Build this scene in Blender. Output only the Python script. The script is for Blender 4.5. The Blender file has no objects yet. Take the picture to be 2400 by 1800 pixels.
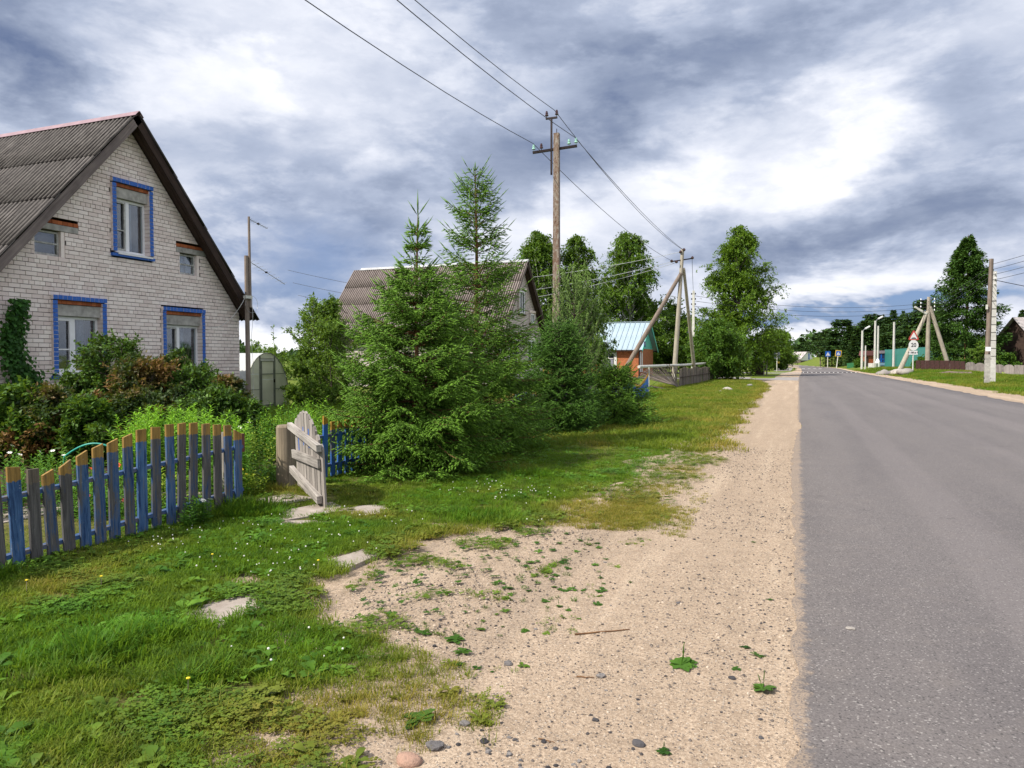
import bpy, math, random
import numpy as np
from mathutils import Vector, Matrix
R_ = math.radians
sc = bpy.context.scene
C = sc.collection
# ------------------------------------------------------------------ camera
FPX, CAMH = 1700.0, 1.6
YAW, PITCH = R_(21.55), math.atan(55 / 1700)
cam = bpy.data.objects.new('camera', bpy.data.cameras.new('camera'))
C.objects.link(cam)
cam.location = (0, 0, CAMH)
cam.rotation_euler = (R_(90) - PITCH, 0, YAW)
cam.data.sensor_width = 36
cam.data.lens = FPX / 2400 * 36
cam.data.clip_start = 0.05
cam.data.clip_end = 6000
sc.camera = cam
_F0 = np.array([-math.sin(YAW), math.cos(YAW), 0.0])
_R = np.array([math.cos(YAW), math.sin(YAW), 0.0])
_U0 = np.array([0, 0, 1.0])
_F = _F0 * math.cos(PITCH) - _U0 * math.sin(PITCH)
_U = _F0 * math.sin(PITCH) + _U0 * math.cos(PITCH)
def ray(x, y): return _F + _R * (x - 1200) / FPX - _U * (y - 900) / FPX
def at(x, y, d):                       # photo point + distance -> place in the world
    r = ray(x, y); q = r * d / (r @ _F); return np.array([q[0], q[1], q[2] + CAMH])
def gnd(x, y, z=0.0):                  # photo point on the ground -> place
    r = ray(x, y); t = (z - CAMH) / r[2]; return np.array([r[0] * t, r[1] * t, z])
def azel(x, y):
    r = ray(x, y); r = r / np.linalg.norm(r)
    return math.atan2(r[0], r[1]), math.asin(r[2])
# ------------------------------------------------------------------ light
SUN_EL, SUN_AZ = R_(47), math.atan2(-0.66, -0.75)
sv = Vector((math.cos(SUN_EL) * math.sin(SUN_AZ), math.cos(SUN_EL) * math.cos(SUN_AZ), math.sin(SUN_EL)))
sl = bpy.data.lights.new('sun', 'SUN'); sl.energy = 3.2; sl.angle = R_(0.8); sl.color = (1.0, 0.93, 0.82)
so = bpy.data.objects.new('sun', sl); C.objects.link(so)
so.rotation_euler = sv.to_track_quat('Z', 'Y').to_euler(); so.location = (-20, -20, 40)
sc.view_settings.view_transform = 'Standard'; sc.view_settings.look = 'None'
sc.view_settings.exposure = 1.0; sc.view_settings.gamma = 1.0
sc.view_settings.use_curve_mapping = False
sc.cycles.use_denoising = True
sc.cycles.max_bounces = 6; sc.cycles.transparent_max_bounces = 8
sc.cycles.diffuse_bounces = 3; sc.cycles.glossy_bounces = 2; sc.cycles.transmission_bounces = 4
sc.cycles.caustics_reflective = False; sc.cycles.caustics_refractive = False
# ------------------------------------------------------------------ node helper
class NT:
    def __init__(s, tree): s.t = tree; s.n = tree.nodes; s.l = tree.links
    def new(s, typ, **kw):
        n = s.n.new(typ)
        for k, v in kw.items(): setattr(n, k, v)
        return n
    def put(s, sock, v):
        if v is None: return
        if isinstance(v, bpy.types.NodeSocket): s.l.new(v, sock)
        elif isinstance(v, (tuple, list)) and len(v) == 3 and sock.type == 'RGBA': sock.default_value = (*v, 1)
        else: sock.default_value = v
    def math(s, op, a, b=None, c=None, clamp=False):
        n = s.new('ShaderNodeMath', operation=op, use_clamp=clamp)
        s.put(n.inputs[0], a)
        if b is not None: s.put(n.inputs[1], b)
        if c is not None: s.put(n.inputs[2], c)
        return n.outputs[0]
    def mix(s, f, a, b, blend='MIX'):
        n = s.new('ShaderNodeMix', data_type='RGBA', blend_type=blend)
        s.put(n.inputs[0], f); s.put(n.inputs[6], a); s.put(n.inputs[7], b)
        return n.outputs[2]
    def noise(s, vec, scale=5, detail=3, rough=0.55, dist=0.0):
        n = s.new('ShaderNodeTexNoise')
        s.put(n.inputs['Vector'], vec); n.inputs['Scale'].default_value = scale
        n.inputs['Detail'].default_value = detail; n.inputs['Roughness'].default_value = rough
        n.inputs['Distortion'].default_value = dist
        return n.outputs['Fac']
    def ramp(s, f, stops, interp='LINEAR'):
        n = s.new('ShaderNodeValToRGB'); cr = n.color_ramp; cr.interpolation = interp
        while len(cr.elements) < len(stops): cr.elements.new(0.5)
        for e, (p, c) in zip(cr.elements, stops):
            e.position = p; e.color = (*c, 1) if len(c) == 3 else c
        s.put(n.inputs[0], f); return n.outputs[0]
    def step(s, f, a, b):
        n = s.new('ShaderNodeMapRange'); n.interpolation_type = 'SMOOTHSTEP'
        s.put(n.inputs[0], f); n.inputs[1].default_value = a; n.inputs[2].default_value = b
        return n.outputs[0]
    def scale(s, vec, sc_, off=(0, 0, 0)):
        n = s.new('ShaderNodeMapping'); s.put(n.inputs[0], vec)
        n.inputs['Scale'].default_value = sc_; n.inputs['Location'].default_value = off
        return n.outputs[0]
    def vadd(s, a, b):
        n = s.new('ShaderNodeVectorMath', operation='ADD'); s.put(n.inputs[0], a); s.put(n.inputs[1], b); return n.outputs[0]
    def comb(s, x, y, z):
        n = s.new('ShaderNodeCombineXYZ')
        for i, v in enumerate((x, y, z)): s.put(n.inputs[i], v)
        return n.outputs[0]
    def sep(s, v):
        n = s.new('ShaderNodeSeparateXYZ'); s.put(n.inputs[0], v); return n.outputs
    def bump(s, h, strength=0.3, dist=0.01):
        n = s.new('ShaderNodeBump'); s.put(n.inputs['Height'], h)
        n.inputs['Strength'].default_value = strength; n.inputs['Distance'].default_value = dist
        return n.outputs[0]
def mat(name):
    m = bpy.data.materials.new(name); m.use_nodes = True
    t = NT(m.node_tree); m.node_tree.nodes.clear()
    o = t.new('ShaderNodeOutputMaterial')
    b = t.new('ShaderNodeBsdfPrincipled')
    t.l.new(b.outputs[0], o.inputs[0])
    return m, t, b, o
def obc(t): return t.new('ShaderNodeTexCoord').outputs['Object']
def wpos(t): return t.new('ShaderNodeNewGeometry').outputs['Position']
def orand(t): return t.new('ShaderNodeObjectInfo').outputs['Random']
# ------------------------------------------------------------------ sky (world)
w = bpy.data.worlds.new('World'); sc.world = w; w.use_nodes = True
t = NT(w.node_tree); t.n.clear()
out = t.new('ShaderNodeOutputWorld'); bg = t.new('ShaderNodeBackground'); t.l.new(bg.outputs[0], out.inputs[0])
sky = t.new('ShaderNodeTexSky', sky_type='NISHITA', sun_disc=False)
sky.sun_elevation = SUN_EL; sky.sun_rotation = SUN_AZ % (2 * math.pi)
g = t.new('ShaderNodeTexCoord').outputs['Generated']
X, Y, Z = t.sep(g)
az = t.math('ARCTAN2', X, Y); el = t.math('ARCSINE', Z)
zz = t.math('MAXIMUM', Z, 0.0)
den = t.math('ADD', zz, 0.16)
cx = t.math('DIVIDE', X, den); cy = t.math('DIVIDE', Y, den)
cp = t.comb(cx, cy, 0.0)
n1 = t.noise(t.scale(g, (1, 1, 1.7), (2, 5, 1)), 2.6, 6, 0.5, 0.25)
n2 = t.noise(t.scale(g, (1, 1, 2.2), (7, 3, 0)), 8.0, 8, 0.6, 0.35)
n3 = t.noise(t.scale(g, (1, 1, 2.2), (3, 1, 4)), 4.5, 6, 0.6, 0.2)
n3b = t.noise(t.scale(g, (1, 1, 2.2), (9, 5, 1)), 4.5, 6, 0.6, 0.2)
wa = t.math('MULTIPLY_ADD', t.math('SUBTRACT', n3, 0.5), 0.34, az)
we = t.math('MULTIPLY_ADD', t.math('SUBTRACT', n3b, 0.5), 0.20, el)
def blob(px, py, sx, sy, rot, amp):
    a0, e0 = azel(px, py)
    ca, sa = math.cos(R_(rot)), math.sin(R_(rot))
    dx = t.math('SUBTRACT', wa, a0); dy = t.math('SUBTRACT', we, e0)
    kx, ky = FPX / sx, FPX / sy
    u = t.math('ADD', t.math('MULTIPLY', dx, ca * kx), t.math('MULTIPLY', dy, sa * kx))
    v = t.math('ADD', t.math('MULTIPLY', dx, -sa * ky), t.math('MULTIPLY', dy, ca * ky))
    q = t.math('ADD', t.math('MULTIPLY', u, u), t.math('MULTIPLY', v, v))
    return t.math('MULTIPLY', t.math('EXPONENT', t.math('MULTIPLY', q, -1.0)), amp)
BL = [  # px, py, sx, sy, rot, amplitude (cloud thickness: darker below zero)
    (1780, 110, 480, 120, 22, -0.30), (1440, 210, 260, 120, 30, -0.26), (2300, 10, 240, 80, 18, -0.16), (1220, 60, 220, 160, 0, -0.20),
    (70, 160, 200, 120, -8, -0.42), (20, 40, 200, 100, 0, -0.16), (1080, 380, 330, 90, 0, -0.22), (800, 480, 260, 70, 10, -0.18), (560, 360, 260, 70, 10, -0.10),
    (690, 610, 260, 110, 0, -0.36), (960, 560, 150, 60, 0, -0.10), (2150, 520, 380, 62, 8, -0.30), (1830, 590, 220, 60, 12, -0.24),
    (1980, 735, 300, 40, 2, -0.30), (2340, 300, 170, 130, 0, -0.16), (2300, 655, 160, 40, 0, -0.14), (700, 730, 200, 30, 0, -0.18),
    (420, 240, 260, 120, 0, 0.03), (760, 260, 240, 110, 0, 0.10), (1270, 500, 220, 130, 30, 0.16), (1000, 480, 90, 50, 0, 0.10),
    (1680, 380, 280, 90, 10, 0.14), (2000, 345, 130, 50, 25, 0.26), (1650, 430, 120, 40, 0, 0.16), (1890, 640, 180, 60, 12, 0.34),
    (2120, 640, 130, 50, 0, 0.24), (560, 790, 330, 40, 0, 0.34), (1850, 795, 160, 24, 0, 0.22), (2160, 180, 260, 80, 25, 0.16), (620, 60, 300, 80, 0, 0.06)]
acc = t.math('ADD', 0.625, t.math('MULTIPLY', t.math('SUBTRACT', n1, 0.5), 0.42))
acc = t.math('ADD', acc, t.math('MULTIPLY', t.math('SUBTRACT', n2, 0.5), 0.36))
n4 = t.noise(t.scale(g, (1, 1, 2.4), (11, 2, 6)), 5.5, 9, 0.58, 0.15)
n5 = t.noise(t.scale(g, (1, 1, 2.6), (4, 8, 3)), 13.0, 8, 0.6, 0.1)
crisp = t.math('ADD', t.math('MULTIPLY', t.step(n4, 0.45, 0.58), 0.13), t.math('MULTIPLY', t.step(n5, 0.42, 0.60), 0.05))
acc = t.math('ADD', acc, crisp)
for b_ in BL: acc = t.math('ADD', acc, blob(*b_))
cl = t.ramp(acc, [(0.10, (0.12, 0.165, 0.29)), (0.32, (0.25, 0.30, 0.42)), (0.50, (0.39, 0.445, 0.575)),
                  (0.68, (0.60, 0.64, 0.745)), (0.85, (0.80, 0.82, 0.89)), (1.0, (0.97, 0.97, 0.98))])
skc = t.mix(1.0, sky.outputs[0], (0.085, 0.085, 0.085), 'MULTIPLY')
blue = t.math('ADD', blob(1960, 740, 460, 60, 0, 1.3), blob(690, 640, 300, 90, 0, 0.6))
blue = t.math('ADD', blue, blob(2380, 690, 200, 60, 0, 0.5))
blue = t.math('MULTIPLY', blue, t.math('SUBTRACT', 1.0, t.step(acc, 0.42, 0.66)), clamp=True)
skyb = t.mix(0.55, skc, (0.06, 0.17, 0.52))
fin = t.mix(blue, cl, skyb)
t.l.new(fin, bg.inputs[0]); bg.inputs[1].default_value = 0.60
# the Background strength scales a cloud layer seen from below; the clear gaps carry the Sky Texture at 0.085 * 0.8
# ------------------------------------------------------------------ mesh helpers
def tag(o, label=None, cat=None, group=None, kind=None):
    for k, v in (('label', label), ('category', cat), ('group', group), ('kind', kind)):
        if v: o[k] = v
    return o
def link(name, me, parent=None, loc=(0, 0, 0), rot=None):
    o = bpy.data.objects.new(name, me); C.objects.link(o); o.location = loc
    if rot is not None: o.rotation_euler = rot
    if parent is not None: o.parent = parent
    return o
def empty(name, loc, rz=0.0):
    o = bpy.data.objects.new(name, None); C.objects.link(o); o.location = loc
    o.rotation_euler = (0, 0, rz); o.empty_display_size = 0.1; return o
def np_mesh(name, V, F, mats, tint=None, smooth=False, midx=None):
    """V (n,3); F (m,k) array or list of arrays with different k"""
    Fs = F if isinstance(F, list) else [F]
    V = np.asarray(V, dtype=np.float32)
    me = bpy.data.meshes.new(name)
    loops = np.concatenate([np.asarray(f).reshape(-1) for f in Fs]).astype(np.int32)
    sizes = np.concatenate([np.full(len(f), np.asarray(f).shape[1]) for f in Fs]).astype(np.int32)
    starts = np.concatenate([[0], np.cumsum(sizes)[:-1]]).astype(np.int32)
    me.vertices.add(len(V)); me.vertices.foreach_set('co', V.reshape(-1))
    me.loops.add(len(loops)); me.loops.foreach_set('vertex_index', loops)
    me.polygons.add(len(sizes)); me.polygons.foreach_set('loop_start', starts)
    for m in (mats if isinstance(mats, (list, tuple)) else [mats]): me.materials.append(m)
    if midx is not None: me.polygons.foreach_set('material_index', np.asarray(midx, dtype=np.int32))
    if smooth: me.polygons.foreach_set('use_smooth', np.ones(len(sizes), dtype=bool))
    me.update(calc_edges=True)
    if tint is not None:
        a = me.attributes.new('tint', 'FLOAT', 'POINT'); a.data.foreach_set('value', np.asarray(tint, dtype=np.float32))
    return me
class MB:
    def __init__(s): s.v = []; s.f = []; s.m = []
    def quad(s, pts, m=0):
        i = len(s.v); s.v += [tuple(p) for p in pts]; s.f.append(tuple(range(i, i + len(pts)))); s.m.append(m); return s
    def box(s, c, size, M=None, m=0, taper=1.0, mats=None):
        """mats: per-face index for (-z,+z,-y,+x,+y,-x)"""
        i = len(s.v); hx, hy, hz = [q / 2 for q in size]
        P = []
        for z in (-hz, hz):
            k = taper if z > 0 else 1.0
            for x, y in ((-hx, -hy), (hx, -hy), (hx, hy), (-hx, hy)): P.append(Vector((x * k, y * k, z)))
        if M is not None: P = [M @ p for p in P]
        s.v += [(p[0] + c[0], p[1] + c[1], p[2] + c[2]) for p in P]
        fs = [(3, 2, 1, 0), (4, 5, 6, 7), (0, 1, 5, 4), (1, 2, 6, 5), (2, 3, 7, 6), (3, 0, 4, 7)]
        for k, f in enumerate(fs): s.f.append(tuple(i + a for a in f)); s.m.append(mats[k] if mats else m)
        return s
    def bar(s, a, b, wx, wy, m=0, up=(0, 0, 1)):
        a, b = Vector(a), Vector(b); d = (b - a); L = d.length; z = d.normalized()
        u = Vector(up); x = u.cross(z)
        if x.length < 1e-3: x = Vector((1, 0, 0)).cross(z)
        x.normalize(); y = z.cross(x)
        M = Matrix((x, y, z)).transposed()
        return s.box(tuple((a + b) / 2), (wx, wy, L), M, m)
    def tube(s, pts, rad, n=8, m=0, cap=True):
        pts = [Vector(p) for p in pts]
        if not isinstance(rad, (list, tuple, np.ndarray)): rad = [rad] * len(pts)
        base = len(s.v); px = None
        for k, p in enumerate(pts):
            d = (pts[min(k + 1, len(pts) - 1)] - pts[max(k - 1, 0)]).normalized()
            if px is None:
                px = d.orthogonal().normalized()
            else:
                px = (px - d * px.dot(d))
                px = px.normalized() if px.length > 1e-6 else d.orthogonal().normalized()
            py = d.cross(px)
            for j in range(n):
                a = 2 * math.pi * j / n
                q = p + px * math.cos(a) * rad[k] + py * math.sin(a) * rad[k]; s.v.append(tuple(q))
        for k in range(len(pts) - 1):
            for j in range(n):
                a = base + k * n + j; b = base + k * n + (j + 1) % n
                s.f.append((a, b, b + n, a + n)); s.m.append(m)
        if cap:
            s.f.append(tuple(base + j for j in reversed(range(n)))); s.m.append(m)
            e = base + (len(pts) - 1) * n
            s.f.append(tuple(e + j for j in range(n))); s.m.append(m)
        return s
    def prism(s, poly, axis, a, b, m=0, mats=None):
        """poly: 2-D points in the plane normal to axis (x: (y,z), y: (x,z), z: (x,y)), extruded a..b"""
        def P(q, t): return {'x': (t, q[0], q[1]), 'y': (q[0], t, q[1]), 'z': (q[0], q[1], t)}[axis]
        i = len(s.v); n = len(poly)
        s.v += [P(q, a) for q in poly] + [P(q, b) for q in poly]
        s.f.append(tuple(i + k for k in reversed(range(n)))); s.m.append(m)
        s.f.append(tuple(i + n + k for k in range(n))); s.m.append(m if mats is None else mats)
        for k in range(n):
            k2 = (k + 1) % n
            s.f.append((i + k, i + k2, i + n + k2, i + n + k)); s.m.append(m)
        return s
    def mesh(s, name, mats, smooth=False):
        me = bpy.data.meshes.new(name); me.from_pydata(s.v, [], s.f)
        for q in (mats if isinstance(mats, (list, tuple)) else [mats]): me.materials.append(q)
        me.polygons.foreach_set('material_index', s.m)
        if smooth: me.polygons.foreach_set('use_smooth', [True] * len(s.f))
        me.update(); return me
    def build(s, name, mats, parent=None, loc=(0, 0, 0), rot=None, smooth=False):
        return link(name, s.mesh(name, mats, smooth), parent, loc, rot)
rng = np.random.default_rng(7)
rnd = random.Random(11)
# ------------------------------------------------------------------ materials
def plain(name, col, rough=0.7, metal=0.0, var=0.12, scale=6, bump=0.0, bscale=40, spec=0.4):
    m, t, b, o = mat(name); p = obc(t)
    n = t.noise(p, scale, 5, 0.6)
    lo = tuple(c * (1 - var * 1.6) for c in col); hi = tuple(min(1, c * (1 + var * 1.6)) for c in col)
    t.l.new(t.ramp(n, [(0.3, lo), (0.7, hi)]), b.inputs['Base Color'])
    b.inputs['Roughness'].default_value = rough; b.inputs['Metallic'].default_value = metal
    b.inputs['Specular IOR Level'].default_value = spec
    if bump: t.l.new(t.bump(t.noise(p, bscale, 4), 0.5, bump), b.inputs['Normal'])
    return m
def wood(name, c1, c2, axis=2, grain=38, bump=0.004, rough=0.85, randomize=True):
    m, t, b, o = mat(name); p = obc(t)
    s = [grain, grain, grain]; s[axis] = grain * 0.045
    if randomize:
        r = orand(t); p = t.vadd(p, t.comb(t.math('MULTIPLY', r, 7.0), t.math('MULTIPLY', r, 3.0), t.math('MULTIPLY', r, 5.0)))
    g1 = t.noise(t.scale(p, tuple(s)), 1.0, 5, 0.65, 0.6)
    g2 = t.noise(p, 3.0, 4)
    f = t.math('ADD', t.math('MULTIPLY', g1, 0.7), t.math('MULTIPLY', g2, 0.3))
    if randomize: f = t.math('ADD', f, t.math('MULTIPLY', t.math('SUBTRACT', orand(t), 0.5), 0.18))
    t.l.new(t.ramp(f, [(0.32, c1), (0.66, c2)]), b.inputs['Base Color'])
    b.inputs['Roughness'].default_value = rough; b.inputs['Specular IOR Level'].default_value = 0.2
    t.l.new(t.bump(g1, 0.8, bump), b.inputs['Normal'])
    return m
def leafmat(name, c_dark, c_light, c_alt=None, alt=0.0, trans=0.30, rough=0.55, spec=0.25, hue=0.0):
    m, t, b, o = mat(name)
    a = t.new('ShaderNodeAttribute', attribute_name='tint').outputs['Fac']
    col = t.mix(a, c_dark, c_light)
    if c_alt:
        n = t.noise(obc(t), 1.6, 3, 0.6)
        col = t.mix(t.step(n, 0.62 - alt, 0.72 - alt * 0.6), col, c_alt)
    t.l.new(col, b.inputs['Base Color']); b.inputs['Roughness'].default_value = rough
    b.inputs['Specular IOR Level'].default_value = spec
    tr = t.new('ShaderNodeBsdfTranslucent'); t.l.new(t.mix(0.35, col, (0.30, 0.42, 0.02)), tr.inputs[0])
    mx = t.new('ShaderNodeMixShader'); mx.inputs[0].default_value = trans
    t.l.new(b.outputs[0], mx.inputs[1]); t.l.new(tr.outputs[0], mx.inputs[2]); t.l.new(mx.outputs[0], o.inputs[0])
    return m
def grassmat(name, c_green, c_light, c_dry, trans=0.45):
    m, t, b, o = mat(name)
    r = orand(t)
    n = t.noise(wpos(t), 0.9, 4, 0.6)
    n2 = t.noise(wpos(t), 5.0, 2, 0.6)
    col = t.mix(t.math('ADD', t.math('MULTIPLY', r, 0.55), t.math('MULTIPLY', t.step(n2, 0.35, 0.7), 0.45)), c_green, c_light)
    dry = t.new('ShaderNodeAttribute', attribute_name='dry', attribute_type='INSTANCER').outputs['Fac']
    dryn = t.math('ADD', dry, t.math('MULTIPLY', t.step(n, 0.54, 0.72), 0.45))
    dryn = t.math('MULTIPLY', dryn, t.math('ADD', 0.45, r), clamp=True)
    col = t.mix(dryn, col, c_dry)
    t.l.new(col, b.inputs['Base Color']); b.inputs['Roughness'].default_value = 0.5
    b.inputs['Specular IOR Level'].default_value = 0.12
    tr = t.new('ShaderNodeBsdfTranslucent'); t.l.new(t.mix(0.3, col, (0.35, 0.45, 0.03)), tr.inputs[0])
    mx = t.new('ShaderNodeMixShader'); mx.inputs[0].default_value = trans
    t.l.new(b.outputs[0], mx.inputs[1]); t.l.new(tr.outputs[0], mx.inputs[2]); t.l.new(mx.outputs[0], o.inputs[0])
    return m
MT = {}
def brickmat(name, lo, hi, dark):
    m, t, b, o = mat(name)
    geo = t.new('ShaderNodeNewGeometry')
    r = t.math('FRACT', t.math('ADD', geo.outputs['Random Per Island'], orand(t)))
    p = geo.outputs['Position']
    n = t.noise(p, 9, 5, 0.65); n2 = t.noise(p, 1.1, 4, 0.6); n3 = t.noise(p, 46, 4, 0.6)
    col = t.mix(r, lo, hi)
    col = t.mix(t.math('MULTIPLY', t.step(n2, 0.50, 0.72), 0.35), col, dark)
    col = t.mix(t.math('MULTIPLY', t.step(n, 0.58, 0.74), 0.55), col, dark)
    col = t.mix(t.math('MULTIPLY', t.step(n3, 0.6, 0.72), 0.35), col, (0.12, 0.11, 0.10))
    t.l.new(col, b.inputs['Base Color']); b.inputs['Roughness'].default_value = 0.9
    b.inputs['Specular IOR Level'].default_value = 0.15
    t.l.new(t.bump(t.math('ADD', n3, n), 0.5, 0.004), b.inputs['Normal'])
    return m
MT['brick'] = brickmat('silicate_brick', (0.76, 0.64, 0.60), (0.92, 0.82, 0.77), (0.58, 0.47, 0.43))
MT['redbrick'] = brickmat('red_brick', (0.30, 0.085, 0.035), (0.46, 0.15, 0.06), (0.10, 0.05, 0.04))
MT['mortar'] = plain('mortar', (0.05, 0.042, 0.042), 0.95, var=0.3, scale=8, bump=0.004)
MT['concrete'] = plain('concrete', (0.36, 0.345, 0.32), 0.9, var=0.22, scale=5, bump=0.005)
def paint(name, col, chip, wear=0.55, axis=2, grain=26):
    m, t, b, o = mat(name); p0 = obc(t); r = orand(t)
    p = t.vadd(p0, t.comb(t.math('MULTIPLY', r, 9.0), t.math('MULTIPLY', r, 4.0), t.math('MULTIPLY', r, 6.0)))
    s = [grain] * 3; s[axis] = grain * 0.12
    g1 = t.noise(t.scale(p, tuple(s)), 1, 5, 0.7, 0.5)
    g2 = t.noise(p, 9, 5, 0.65)
    f = t.math('ADD', t.math('MULTIPLY', g1, 0.55), t.math('MULTIPLY', g2, 0.45))
    k = t.step(f, wear - 0.04, wear + 0.05)
    c = t.mix(t.noise(p, 14, 3), tuple(q * 0.7 for q in col), tuple(min(1, q * 1.35) for q in col))
    t.l.new(t.mix(k, c, chip), b.inputs['Base Color']); b.inputs['Roughness'].default_value = 0.6
    t.l.new(t.bump(t.math('SUBTRACT', g1, t.math('MULTIPLY', k, 0.4)), 0.6, 0.003), b.inputs['Normal'])
    return m
MT['bluebrick'] = paint('blue_painted_brick', (0.022, 0.115, 0.46), (0.30, 0.36, 0.50), 0.66, grain=18)
MT['pvc'] = plain('white_pvc', (0.80, 0.80, 0.82), 0.35, var=0.03)
MT['whitepaint'] = plain('white_paint', (0.70, 0.70, 0.68), 0.6, var=0.1)
MT['oldwindow'] = plain('old_window_paint', (0.42, 0.42, 0.40), 0.7, var=0.25, scale=12)
MT['rake'] = wood('weathered_rake_board', (0.11, 0.088, 0.085), (0.26, 0.215, 0.20), axis=1, grain=20)
MT['darkwood'] = wood('dark_brown_board', (0.020, 0.013, 0.011), (0.070, 0.045, 0.036), axis=1, grain=18)
MT['greywood'] = wood('grey_weathered_wood', (0.10, 0.088, 0.076), (0.33, 0.30, 0.265))
MT['greywoodh'] = wood('grey_weathered_rail', (0.12, 0.10, 0.09), (0.36, 0.32, 0.29), axis=0)
MT['palepole'] = wood('pale_pole_wood', (0.24, 0.21, 0.17), (0.46, 0.42, 0.35), grain=14)
MT['polewood'] = wood('grey_pole_wood', (0.13, 0.10, 0.085), (0.30, 0.245, 0.205), grain=16)
MT['fencegrey'] = wood('old_fence_board', (0.075, 0.062, 0.052), (0.23, 0.19, 0.155), grain=22)
MT['palefence'] = wood('pale_grey_fence_board', (0.15, 0.13, 0.125), (0.34, 0.30, 0.285), grain=14)
MT['blackmetal'] = plain('black_metal', (0.03, 0.022, 0.022), 0.5, 0.6)
MT['wire'] = plain('wire_metal', (0.035, 0.035, 0.045), 0.5, 0.3)
MT['palewire'] = plain('pale_wire', (0.45, 0.47, 0.5), 0.5, 0.3)
MT['ridge'] = plain('pink_ridge_metal', (0.27, 0.175, 0.20), 0.45, 0.2, var=0.12)
MT['porcelain'] = plain('brown_porcelain', (0.05, 0.02, 0.02), 0.15, spec=0.6)
MT['greenglass'] = plain('green_glass_insulator', (0.30, 0.55, 0.45), 0.1, spec=0.8)
MT['galv'] = plain('galvanised_steel', (0.40, 0.41, 0.42), 0.4, 0.7, var=0.15)
MT['steelpost'] = plain('painted_steel_post', (0.55, 0.55, 0.50), 0.5, var=0.1)
MT['curtain'] = plain('net_curtain', (0.24, 0.24, 0.30), 0.9, var=0.2, scale=30)
MT['interior'] = plain('dark_room', (0.035, 0.03, 0.032), 0.9, var=0.4, scale=2)
MT['cable'] = plain('white_cable', (0.6, 0.6, 0.58), 0.5)
# pole concrete with rust streaks
m, t, b, o = mat('rust_streaked_concrete'); p = obc(t)
n = t.noise(t.scale(p, (9, 9, 2.6)), 1.8, 6, 0.8, 0.9); n2 = t.noise(p, 30, 3)
c = t.ramp(n, [(0.38, (0.31, 0.285, 0.25)), (0.48, (0.23, 0.185, 0.145)), (0.57, (0.15, 0.08, 0.05)), (0.70, (0.055, 0.035, 0.03))])
c = t.mix(t.math('MULTIPLY', t.step(n2, 0.5, 0.7), 0.4), c, (0.12, 0.09, 0.07))
t.l.new(c, b.inputs['Base Color']); b.inputs['Roughness'].default_value = 0.9
t.l.new(t.bump(n2, 0.6, 0.006), b.inputs['Normal']); MT['rustpole'] = m
# corrugated sheet: troughs coloured darker than crests, lichen in random patches
def slate(name, trough, crest, lichen):
    m, t, b, o = mat(name); p = obc(t); x, y, z = t.sep(p); r = orand(t)
    pr = t.vadd(p, t.comb(t.math('MULTIPLY', r, 11.0), t.math('MULTIPLY', r, 5.0), 0.0))
    n = t.noise(t.scale(pr, (14, 1.4, 3)), 1.5, 6, 0.7, 0.3)
    n2 = t.noise(pr, 26, 5, 0.7)
    k = t.step(t.math('ADD', z, t.math('MULTIPLY', t.math('SUBTRACT', n, 0.5), 0.075)), -0.012, 0.030)
    c = t.mix(k, trough, crest)
    c = t.mix(t.math('MULTIPLY', t.step(n2, 0.52, 0.68), 0.65), c, lichen)
    c = t.mix(t.math('MULTIPLY', r, 0.35), c, t.mix(0.5, trough, crest))
    t.l.new(c, b.inputs['Base Color']); b.inputs['Roughness'].default_value = 0.95
    b.inputs['Specular IOR Level'].default_value = 0.1
    t.l.new(t.bump(n2, 0.6, 0.004), b.inputs['Normal'])
    return m
MT['slate'] = slate('weathered_asbestos_slate', (0.011, 0.010, 0.011), (0.185, 0.17, 0.16), (0.030, 0.028, 0.027))
MT['slate2'] = slate('lighter_asbestos_slate', (0.035, 0.028, 0.028), (0.34, 0.29, 0.265), (0.11, 0.09, 0.085))
# glass: clear pane that reflects the sky
def glassmat(name, tint=(0.85, 0.9, 0.9), refl=0.22):
    m, t, b, o = mat(name); t.n.remove(b)
    tr = t.new('ShaderNodeBsdfTransparent'); tr.inputs[0].default_value = (*tint, 1)
    gl = t.new('ShaderNodeBsdfGlossy'); gl.inputs['Roughness'].default_value = 0.03; gl.inputs[0].default_value = (0.9, 0.93, 1, 1)
    t.l.new(t.bump(t.noise(wpos(t), 1.3, 2), 0.15, 0.02), gl.inputs['Normal'])
    fr = t.new('ShaderNodeLayerWeight'); fr.inputs[0].default_value = 0.45
    f = t.math('MULTIPLY_ADD', fr.outputs['Facing'], 0.17, refl * 0.3, clamp=True)
    mx = t.new('ShaderNodeMixShader'); t.l.new(f, mx.inputs[0]); t.l.new(tr.outputs[0], mx.inputs[1]); t.l.new(gl.outputs[0], mx.inputs[2])
    t.l.new(mx.outputs[0], o.inputs[0]); return m
MT['glass'] = glassmat('window_glass')
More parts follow.
